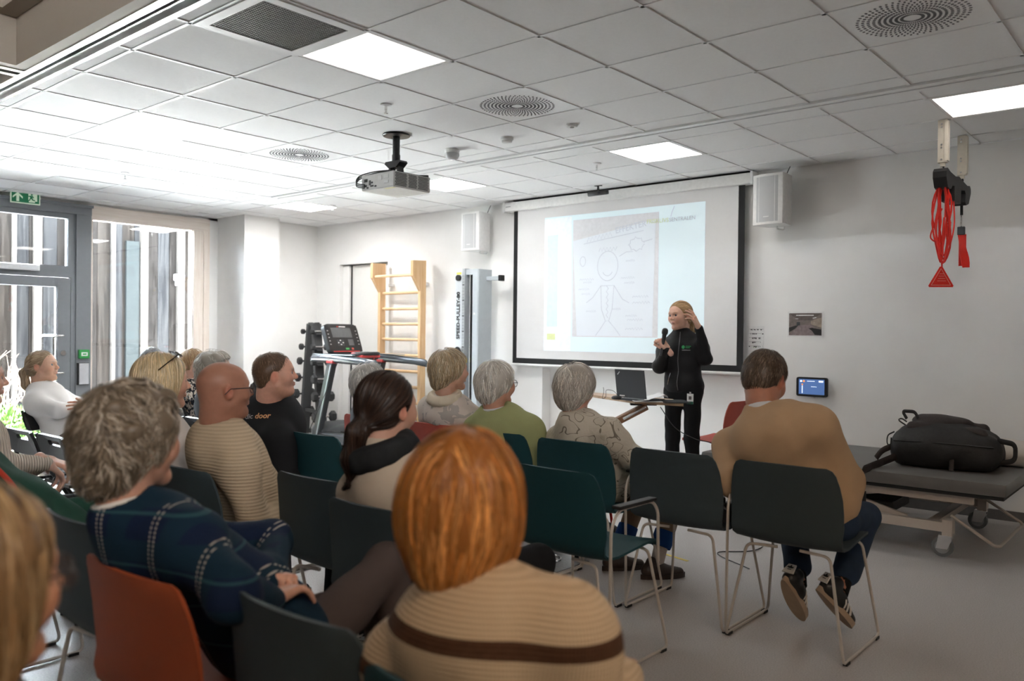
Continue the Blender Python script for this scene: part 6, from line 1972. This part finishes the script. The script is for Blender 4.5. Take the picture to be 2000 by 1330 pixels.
plank(Vector((q0.x - RH.x * .15, q0.y - RH.y * .15, TZ - .034)), Vector((q0.x + RH.x * .06, q0.y + RH.y * .06, TZ - .034)), .05, .020, 'hinge_bracket', M_blk)
gs = [p0 - RH * .02 - Vector((0, 0, .0)), p0 - RH * .20 + Vector((0, 0, -.10))]
tl(MB().tube([g - FH * .09 for g in gs], .010, 8), 'gas_strut', M_steel)
# laptop
hx = (RT * .62 - FW * .78); hx.z = 0; hx.normalize()
nx = Vector((0, 0, 1)).cross(hx); nx.normalize()
if nx.dot(FW) > 0: nx = -nx
lp0 = at(1234, 775, 6.42); lp0.z = TZ
t = empty('laptop', lp0); tag(t, 'open dark grey laptop seen from behind on the wooden table', 'laptop')
Rl = Matrix((hx, -nx, Vector((0, 0, 1)))).transposed()
M_lap = pm('laptop_dark_grey', (.040, .043, .050), .45, var=.1, scale=300)
MB().box(-nx * .105 + Vector((0, 0, .009)), (.31, .21, .017), Rl, bev=.004).build('laptop_base', M_lap, t)
MB().box(-nx * .105 + Vector((0, 0, .0185)), (.28, .10, .002), Rl).build('keyboard', M_blk, t)
tilt = Matrix.Rotation(.14, 3, hx)
zl = (tilt @ Vector((0, 0, 1))); zl = zl if zl.dot(nx) > 0 else Matrix.Rotation(-.14, 3, hx) @ Vector((0, 0, 1))
Rlid = Matrix((hx, -(hx.cross(zl) if hx.cross(zl).dot(nx) > 0 else zl.cross(hx)), zl)).transposed()
lidc = zl * .125 + Vector((0, 0, .012))
lid = MB().box(lidc, (.31, .008, .220), Rlid, bev=.003).build('laptop_lid', M_lap, t)
nl = Rlid @ Vector((0, -1, 0))
MB().box(lidc - nl * .0048, (.29, .001, .20), Rlid).build('display', emis('laptop_display', (.45, .50, .55), .6), t)
lg = MB()
for (u, v) in ((-.115, .080),):
    c_ = lidc + hx * u + zl * v + nl * .0045
    lg.box(c_, (.034, .001, .007), Matrix.Rotation(0, 3, 'X') @ Rlid @ Matrix.Rotation(-.75, 3, 'Y'))
lg.build('emblem', pm('emblem_silver', (.6, .6, .62), .3, .8), lid)
MB().box(lidc + hx * -.095 - zl * .098 + nl * .0045, (.055, .001, .008), Rlid).build('sticker', M_wpl, lid)
# papers, curled booklet
pc_ = at(1285, 778, 6.42); pc_.z = TZ + .002
t = empty('booklet', pc_); tag(t, 'open booklet of white sheets with curling pages beside the laptop', 'booklet')
rows_ = []
for i in range(11):
    u = i / 10
    x = -.17 + .20 * u + (.05 * math.sin(u * 2.6) if u > .5 else 0)
    z = .004 + .012 * math.sin(u * 3.1) + (.045 * math.sin((u - .45) / .55 * 2.4) if u > .45 else 0)
    rows_.append([RH * x + FH * v + Vector((0, 0, z + .01 * abs(v))) for v in (-.12, -.06, 0, .06, .12)])
MB().sheet(rows_, .002).build('curled_pages', M_wpl, t, smooth=True)
MB().box(RH * -.03 + Vector((0, 0, .003)), (.34, .25, .004), Matrix((RH, FH, Vector((0, 0, 1)))).transposed()).build('page_block', pm('paper_white', (.80, .80, .79), .7), t)
t = empty('folder', at(1318, 786, 6.35)); t.location.z = TZ + .001; tag(t, 'flat dark folder under the booklet at the table end', 'folder')
MB().box((0, 0, .004), (.20, .26, .007), Matrix((RH, FH, Vector((0, 0, 1)))).transposed(), bev=.002).build('cover', M_blk, t)
MB().box(RH * -.01 + Vector((0, 0, .009)), (.17, .22, .004), Matrix((RH, FH, Vector((0, 0, 1)))).transposed()).build('leaf', M_lap, t)
t = empty('mouse', at(1205, 771, 6.55)); t.location.z = TZ; tag(t, 'black computer mouse with looped cable left of the laptop', 'mouse')
f = Field(); f.ell((0, 0, .012), (.05, .030, .022), k=.01); f.half((0, 0, -1), -.001, k=.003); field_obj('mouse_body', f, .005, M_blk, t)
MB().tube(spline([(0, .03, .01), (-.06, .05, .06), (-.10, .0, .07), (-.08, -.04, .02), (-.12, -.03, .004), (-.14, .02, .05), (-.15, .03, .09)], 6), .002, 5).build('mouse_cable', M_blk, t)
# cable running from the table to the floor
c0 = at(1290, 795, 6.30); c1 = at(1318, 835, 6.15); c2 = at(1360, 858, 6.05); c3 = at(1395, 868, 6.0); c4 = Vector((-2.55, 5.75, .40)); c5 = Vector((-2.35, 5.6, .005)); c6 = Vector((-2.2, 5.0, .005)); c7 = Vector((-2.35, 4.75, .005)); c8 = Vector((-2.05, 4.55, .005))
o = MB().tube(spline([c0, c1, c2, c3, c4, c5, c6, c7, c8], 8), .0035, 6).build('power_cable', M_blk, None, smooth=True)
tag(o, 'thin black cable hanging from the table towards the floor behind the tan sweater', 'cable')
# microphone in the speaker's hand
m0, m1 = at(1292, 688, 6.80), at(1300, 640, 6.80)
t = empty('microphone', m0); tag(t, 'black handheld microphone held by the speaker', 'microphone')
ax = (m1 - m0)
MB().tube([ax * -.15, ax * .35, ax * .72], [.011, .013, .018], 14).build('mic_handle', M_blk, t, smooth=True)
ball = MB(); zz = ax.normalized(); Rm = zz.to_track_quat('Z', 'Y').to_matrix()
ball.lathe([(.018, 0), (.024, .006), (.026, .022), (.024, .040), (.015, .052), (.0, .055)], ax * .72, 18, R=Rm).build('mic_head', pm('mic_mesh_black', (.02, .02, .02), .6, var=.4, scale=700), t, smooth=True)

# ------------------------------------------------------------------ speaker's jacket details
E19 = P19['E']
bvh = BVHTree.FromPolygons([tuple(map(float, v)) for v in P19['topV']], [tuple(map(int, f)) for f in P19['topF']])
def onfront(x, z, off=.003):
    h_ = bvh.ray_cast(Vector((x, .17, z)), Vector((0, -1, 0)))
    return (h_[0] + Vector((0, off, 0))) if h_[0] is not None else Vector((x, .13, z))
MB().tube([onfront(-.0 + .004 * math.sin(k), .90 + .035 * k) for k in range(15)], .0035, 6).build('zip', pm('zip_grey', (.16, .16, .165), .4, .5), E19)
MB().tube([onfront(.10 - .035 * k / 6, .945 + .02 * k) for k in range(6)], .003, 6).build('pocket_zip', M_steel, E19)
for (z_, x0_, x1_) in ((1.270, -.056, -.098), (1.258, -.056, -.090)):
    MB().tube([onfront(x0_ + (x1_ - x0_) * k_ / 6, z_) for k_ in range(7)], .0032, 6, flat=.6).build('green_print', pm('print_green', (.03, .33, .10), .6), E19)
MB().tube([onfront(-.028 - .066 * k_ / 8, 1.238) for k_ in range(9)], .0018, 6, flat=.6).build('grey_print', pm('print_grey_light', (.45, .45, .45), .6), E19)
lf_ = MB(); lf_.add([onfront(-.038 + .013 * math.cos(k * .785), 1.263 + .016 * math.sin(k * .785)) for k in range(8)], [tuple(range(8))]); lf_.build('green_emblem', pm('print_green', (.03, .33, .10), .6), E19)
MB().cyl(onfront(.118, 1.085), onfront(.118, 1.085) + Vector((0, .004, 0)), .011, 14).build('white_button', M_wpl, E19)
# identity badges
def badge(E, p, R=None):
    b_ = MB().box(p, (.056, .004, .086), R, bev=.002).build('badge', M_wpl, E)
    Rm_ = R if R is not None else Matrix.Identity(3)
    MB().box(p + Rm_ @ Vector((0, .003, -.032)), (.056, .002, .022), R).build('badge_band', pm('badge_green', (.02, .14, .09), .4), b_)
    MB().box(p + Rm_ @ Vector((0, .003, .008)), (.024, .002, .028), R).build('badge_photo', pm('badge_photo_grey', (.12, .10, .10), .4), b_)
    MB().box(p + Rm_ @ Vector((0, 0, .050)), (.014, .006, .016), R).build('badge_clip', M_steel, b_)
badge(E19, Vector((-.115, .150, .835)))
# badge of the woman by the door hangs at her waist
badge(P6['E'], Vector((.10, .155, .60)), rotm('Z', -.6))

# ------------------------------------------------------------------ gym equipment in the corner
M_dmb = pm('dumbbell_rubber', (.030, .031, .033), .55, var=.15)
M_rack = pm('rack_dark_grey', (.05, .052, .055), .45)
t = empty('dumbbell_rack', (-8.98, 6.52, 0), -.25); tag(t, 'dark A-frame dumbbell tower in the corner', 'rack')
RT_H = 1.46
for sx in (-1, 1):
    MB().box((sx * .20, 0, .72), (.07, .12, 1.50), rotm('Y', -sx * .165), bev=.008).build('upright', M_rack, t)
    MB().bx(sx * .335 - .05, sx * .335 + .05, -.30, .30, 0, .05, bev=.01).build('foot', M_rack, t)
MB().bx(-.11, .11, -.04, .04, 1.43, 1.475, bev=.008).build('top_plate', M_rack, t)
MB().bx(-.17, -.05, -.01, .01, 1.472, 1.480).bx(.05, .17, -.01, .01, 1.472, 1.480).build('top_wing', M_rack, t)
MB().bx(-.30, .30, -.02, .02, .30, .34).build('cross_bar', M_rack, t)
lv = [1.36, 1.16, .97, .75, .53, .28]
rackpos = Matrix.LocRotScale((-8.98, 6.52, 0), Matrix.Rotation(-.25, 3, 'Z'), None)
def dumbbell(x, z, r, L, lab):
    p_ = rackpos @ Vector((x, 0, z))
    t_ = empty('dumbbell', p_, -.25); tag(t_, lab, 'dumbbell', 'hexagonal dumbbells on the tower')
    n = 6
    for sy in (-1, 1):
        MB().tube([(0, sy * (L * .28), 0), (0, sy * (L * .32), 0), (0, sy * (L * .48), 0), (0, sy * (L * .52), 0)], [r * .82, r, r, r * .82], 6).build('weight_head', M_dmb, t_)
    MB().tube([(0, -L * .3, 0), (0, 0, 0), (0, L * .3, 0)], [.014, .017, .014], 10).build('grip', M_steel, t_, smooth=True)
names = ['topmost', 'second from the top', 'third from the top', 'fourth from the top', 'fifth from the top', 'lowest']
for sx, sd in ((-1, 'left'), (1, 'right')):
    for k, z in enumerate(lv):
        r = .034 + .0075 * k
        xx = sx * (.20 + (.72 - z) * .165 + .035 + r * .9)
        dumbbell(xx, z, r, .21 + .016 * k, 'black hexagonal dumbbell, %s on the %s side of the tower' % (names[k], sd))
        o = MB().box((sx * (.20 + (.72 - z) * .165 + .05), 0, z - r * .6), (.11, .07, .012), rotm('Y', sx * .35)).build('cradle', M_rack, t)

# treadmill
M_tm = pm('treadmill_charcoal', (.035, .038, .042), .42, var=.1)
M_tms = pm('treadmill_silver', (.30, .34, .38), .3, .6)
t = empty('treadmill', (-7.43, 6.40, 0)); tag(t, 'dark treadmill with console and side rails in front of the wall bars', 'treadmill')
MB().bx(-.85, .85, -.40, .40, .04, .16, bev=.02).build('deck_frame', M_tm, t)
MB().bx(-.75, .84, -.26, .26, .158, .176, bev=.004).build('running_belt', pm('belt_black', (.03, .03, .03), .7, bump=.2, bscale=400), t)
f = Field(); f.cone((-.80, -.30, .15), (-.80, .30, .15), .12, .12, k=.05); f.ell((-.62, 0, .14), (.22, .36, .10), k=.06); f.half((0, 0, -1), -.03, k=.01)
field_obj('motor_hood', f, .014, M_tm, t)
for y in (-.38, .38):
    a, b_ = Vector((-.78, y, .10)), Vector((-.50, y, 1.0))
    v = b_ - a
    Rp = Matrix((Vector((v.z, 0, -v.x)).normalized(), Vector((0, 1, 0)), v.normalized())).transposed()
    MB().box((a + b_) / 2, (.10, .075, v.length), Rp, bev=.012).build('upright', M_tm, t)
    MB().box((a + b_) / 2 + Rp @ Vector((.03, -.039, 0)), (.02, .004, v.length * .95), Rp).build('upright_trim', M_tms, t)
    MB().box(b_ + Vector((0, 0, .005)), (.12, .085, .035), None, bev=.008).build('red_collar', pm('treadmill_red', (.55, .05, .05), .4), t)
    MB().tube([(-.90, y, 1.02), (-.85, y, 1.05), (-.50, y, 1.045), (.10, y, 1.02), (.28, y, 1.0), (.32, y, .98)], [.03, .05, .05, .045, .045, .03], 12, flat=.75).build('hand_rail', pm('rail_dark_silver', (.09, .10, .115), .25, .5), t, smooth=True)
    MB().bx(-.82, -.10, y - .022, y + .022, 1.085, 1.095, bev=.003).build('rail_top', M_tms, t)
# console tilted towards the runner (+X)
cc = Vector((-.80, 0, 1.27)); tiltc = rotm('Y', -.42)
Rc = Matrix((Vector((0, 1, 0)), Vector((0, 0, 1)), Vector((1, 0, 0)))).transposed()
Rcc = tiltc @ Rc
con = MB()
o2 = [Rcc @ Vector((p[0], p[1], -.03)) + cc for p in rrect(.52, .40, .07, 6)]
o3 = [Rcc @ Vector((p[0] * .97, p[1] * .97, .025)) + cc for p in rrect(.52, .40, .07, 6)]
n = len(o2)
con.add(o2 + o3, [tuple(range(n)), tuple(range(2 * n - 1, n - 1, -1))] + [(i, (i + 1) % n, n + (i + 1) % n, n + i) for i in range(n)])
con.build('console', M_tm, t, smooth=30)
def cpl(name, u, v, w_, h_, mat, d=.027): MB().box(cc + Rcc @ Vector((u, v, d)), (w_, h_, .004), Rcc).build(name, mat, t)
cpl('console_face', 0, .0, .49, .35, pm('console_black', (.018, .018, .02), .3), .0255)
cpl('display', -.01, .075, .30, .13, pm('display_grey', (.12, .125, .13), .2), .028)
cpl('keypad', -.06, -.06, .10, .08, pm('keypad_dark', (.05, .05, .055), .4), .028)
cpl('keypad', .10, -.055, .08, .08, pm('keypad_grey', (.10, .10, .105), .4), .028)
for (u, v) in ((-.06, -.03), (-.06, -.085), (-.095, -.06), (-.025, -.06)): cpl('arrow_key', u, v, .016, .012, M_wpl, .031)
cpl('start_key', .02, -.140, .05, .022, pm('key_green', (.10, .5, .15), .4), .028)
cpl('stop_key', .10, -.140, .03, .024, pm('key_red', (.6, .08, .06), .4), .028)
for sx in (-1, 1):
    for k in range(5): cpl('side_key', sx * .215, .10 - k * .045, .018, .012, pm('key_grey', (.4, .4, .4), .4), .028)
cpl('maker_mark', .02, .155, .10, .010, M_wpl, .028); cpl('maker_emblem', -.05, .155, .018, .012, pm('key_red', (.6, .08, .06), .4), .028)
cpl('red_edge', 0, -.175, .40, .012, pm('treadmill_red', (.55, .05, .05), .4), .027)
MB().box((-.62, 0, 1.06), (.30, .62, .05), rotm('Y', .1), bev=.02).build('tray', M_tm, t, smooth=True)
MB().tube(bend([(-.50, -.20, 1.07), (-.20, -.10, 1.11), (-.20, .10, 1.11), (-.50, .20, 1.07)], .08), .018, 8).build('front_grip', M_tm, t, smooth=True)
MB().box((-.35, 0, 1.085), (.22, .28, .035), rotm('Y', .15), bev=.014).build('pulse_block', pm('treadmill_red', (.55, .05, .05), .4), t, smooth=True)
MB().box((-.34, 0, 1.10), (.20, .24, .022), rotm('Y', .15), bev=.01).build('pulse_cover', M_tm, t, smooth=True)
MB().tube(spline([(-.42, -.36, 1.0), (-.60, -.44, .55), (-.85, -.48, .10), (-.95, -.45, .01)], 6), .004, 6).build('cable', M_blk, t)
MB().tube(spline([(-.30, -.08, 1.08), (-.26, -.09, 1.0), (-.24, .0, .97), (-.28, .08, 1.06)], 6), .004, 6).build('safety_cord', M_red, t)

# ------------------------------------------------------------------ folding chairs by the window
FOLD = [(-5.12, 2.12, 'empty black folding chair nearest the plaid sweater', .0), (-5.56, 2.10, 'empty black folding chair, second from the left of the three in a row', .03), (-6.02, 2.08, 'empty black folding chair at the left edge of the row of three', -.02),
        (-5.80, 2.70, 'empty black folding chair beside the woman with crossed arms', -.1)]
for a in FOLD: folding_chair(*a)
folding_chair(bp.x, bp.y, 'black folding chair under the woman with crossed arms', lookat((0, 0), fd))
folding_chair(P8['E'].location.x, P8['E'].location.y - .03, 'black folding chair farthest back by the window', 0)
folding_chair(P9['E'].location.x, P9['E'].location.y - .03, 'black folding chair under the woman in the floral top', -.25)
folding_chair(P10['E'].location.x, P10['E'].location.y - .03, 'black folding chair behind the bald man', 0)

# ------------------------------------------------------------------ small things on chairs and floor
t = empty('still_camera', (-1.80, 3.66, .468), .5); tag(t, 'black camera standing on the seat of the empty grey chair', 'camera')
MB().box((0, 0, .05), (.14, .06, .095), None, bev=.012).build('camera_body', M_blk, t, smooth=True)
MB().box((0, 0, .108), (.05, .05, .030), None, bev=.01).build('viewfinder', M_blk, t, smooth=True)
MB().cyl((0, -.03, .05), (0, -.10, .05), .036, 20).build('lens', M_blk, t, smooth=True)
MB().tube(spline([(.07, 0, .09), (.12, .03, .05), (.13, .0, .006), (.09, -.06, .006)], 6), .006, 6, flat=.4).build('strap', M_blk, t)
def soft_bag(x, y, z, label, mat, strapmat, s=1.0, rz=0):
    t = empty('handbag', (x, y, z), rz); tag(t, label, 'handbag')
    f = Field(); f.ell((0, 0, .11 * s), (.15 * s, .08 * s, .115 * s), k=.04); f.cone((-.10 * s, 0, .05 * s), (.10 * s, 0, .05 * s), .055 * s, .055 * s, k=.05); f.half((0, 0, -1), -.004, k=.01)
    field_obj('bag_body', f, .009, mat, t, folds(.006, 4, 45))
    MB().tube(bend([(-.09 * s, 0, .19 * s), (-.07 * s, .0, .32 * s), (.07 * s, .0, .32 * s), (.09 * s, 0, .19 * s)], .05), .009, 8, flat=.5).build('strap', strapmat, t, smooth=True)
    MB().bx(-.02, .02, -.085 * s, -.07 * s, .13 * s, .16 * s).build('clasp', M_steel, t)
soft_bag(-2.93, 4.30, 0, 'black handbag with red strap on the floor in front of the teal chairs', M_bag, M_red, .9, .3)
q_ = at(70, 1110, 2.82)
soft_bag(-3.02, 1.36, .455, 'red-brown handbag on the seat beside the green jacket', pm('bag_red_brown', (.20, .035, .02), .5, bump=.2), pm('bag_strap_brown', (.10, .03, .02), .5), .75, .8)
for k, (x, y, lb) in enumerate(((-3.06, 3.90, 'round steel floor outlet behind the teal armchair'), (-2.86, 2.40, 'round steel floor outlet left of the striped sweater'))):
    t = empty('floor_outlet', (x, y, 0)); tag(t, lb, 'floor outlet', 'floor outlets')
    MB().bx(-.22, .22, -.16, .16, .0, .004).build('hatch', pm('hatch_steel_grey', (.36, .36, .36), .4, .6, var=.2, scale=120, bump=.4, bscale=150), t)
    MB().tube([(.10 * math.cos(a * .2618), .10 * math.sin(a * .2618), .008) for a in range(25)], .008, 8).build('ring', M_steel, t, smooth=True)
    MB().lathe([(.092, .003), (.085, .008), (.0, .009)], n=24).build('lid', pm('outlet_lid_grey', (.5, .5, .5), .35, .5), t, smooth=True)
o = MB().box((-2.53, 4.50, .001), (.26, .022, .002), rotm('Z', -.25)).build('floor_tape', pm('tape_yellow', (.65, .50, .10), .6), None); tag(o, 'short strip of yellow tape on the floor', 'tape')

# ------------------------------------------------------------------ plants in the courtyard
rg = random.Random(21)
t = empty('bare_shrub', (-11.6, 3.95, -.04)); tag(t, 'leafless shrub with pale twigs outside the glass door', 'shrub')
m = MB()
def twig(p, d, L, r, dep):
    q = p + d * L
    mid = p + d * L * .5 + Vector((rg.uniform(-.03, .03), rg.uniform(-.03, .03), 0)) * L * 2
    m.tube([p, mid, q], [r, r * .85, r * .7], 4, caps=False)
    if dep <= 0: return
    for k in range(rg.choice((2, 2, 3))):
        nd_ = (d + Vector((rg.uniform(-.6, .6), rg.uniform(-.6, .6), rg.uniform(-.1, .5)))).normalized()
        twig(p + d * L * rg.uniform(.45, 1.0), nd_, L * rg.uniform(.55, .8), r * .65, dep - 1)
for k in range(13):
    d = Vector((rg.uniform(-.35, .35), rg.uniform(-.5, .5), 1)).normalized()
    twig(Vector((rg.uniform(-.15, .15), rg.uniform(-.3, .3), 0)), d, rg.uniform(.4, .6), .008, 3)
m.build('twigs', pm('twig_pale_brown', (.10, .07, .05), .8), t, fixn=False)
MB().lathe([(.10, 0), (.06, .03), (.02, .06)], n=10).build('root_crown', pm('twig_root', (.05, .035, .025), .9), t)
def conifer(x, y, lab, n=1500, sx=.65, sy=.9, sz=.32, seed=2, col=(.045, .085, .02)):
    r2 = np.random.default_rng(seed)
    t = empty('juniper_bush', (x, y, -.04)); tag(t, lab, 'bush', 'low junipers in the courtyard')
    P = r2.normal(0, 1, (n, 3)); P /= np.linalg.norm(P, axis=1, keepdims=True); P[:, 2] = np.abs(P[:, 2])
    P = P * np.array((sx, sy, sz)) * r2.uniform(.55, 1.0, (n, 1))
    dirs = P / np.array((sx, sy, sz)) + r2.normal(0, .35, (n, 3)) + np.array((0, 0, .3))
    dirs /= np.linalg.norm(dirs, axis=1, keepdims=True)
    sd_ = np.cross(dirs, r2.normal(0, 1, (n, 3))); sd_ /= np.linalg.norm(sd_, axis=1, keepdims=True)
    L = r2.uniform(.06, .15, (n, 1)); w_ = .018
    V = np.stack([P - sd_ * w_ * .3, P + dirs * L * .6 - sd_ * w_, P + dirs * L, P + dirs * L * .6 + sd_ * w_], 1).reshape(-1, 3)
    F = np.arange(n * 4).reshape(-1, 4)
    C = np.repeat(np.array(col) * np.exp(r2.normal(0, .35, (n, 1))) * np.array((1, 1, 1)), 4, 0)
    o = np_obj('foliage', [(V.astype(np.float32), F.astype(np.int32), C, 0)], attr_mat('juniper_green', .8, spec=.1), t, False); o['kind'] = 'stuff'
    MB().tube([(0, 0, 0), (.05, .1, .12), (.2, .4, .2)], [.03, .02, .01], 6).tube([(0, 0, 0), (-.05, -.1, .12), (-.15, -.4, .18)], [.03, .02, .01], 6).build('stem', pm('twig_root', (.05, .035, .025), .9), t)
conifer(-11.0, 3.45, 'bright green low juniper outside the glass door, nearest the pane', 2600, .42, .75, .42, 2)
conifer(-11.1, 4.85, 'bright green low juniper by the grey door post outside', 1800, .45, .5, .22, 3)
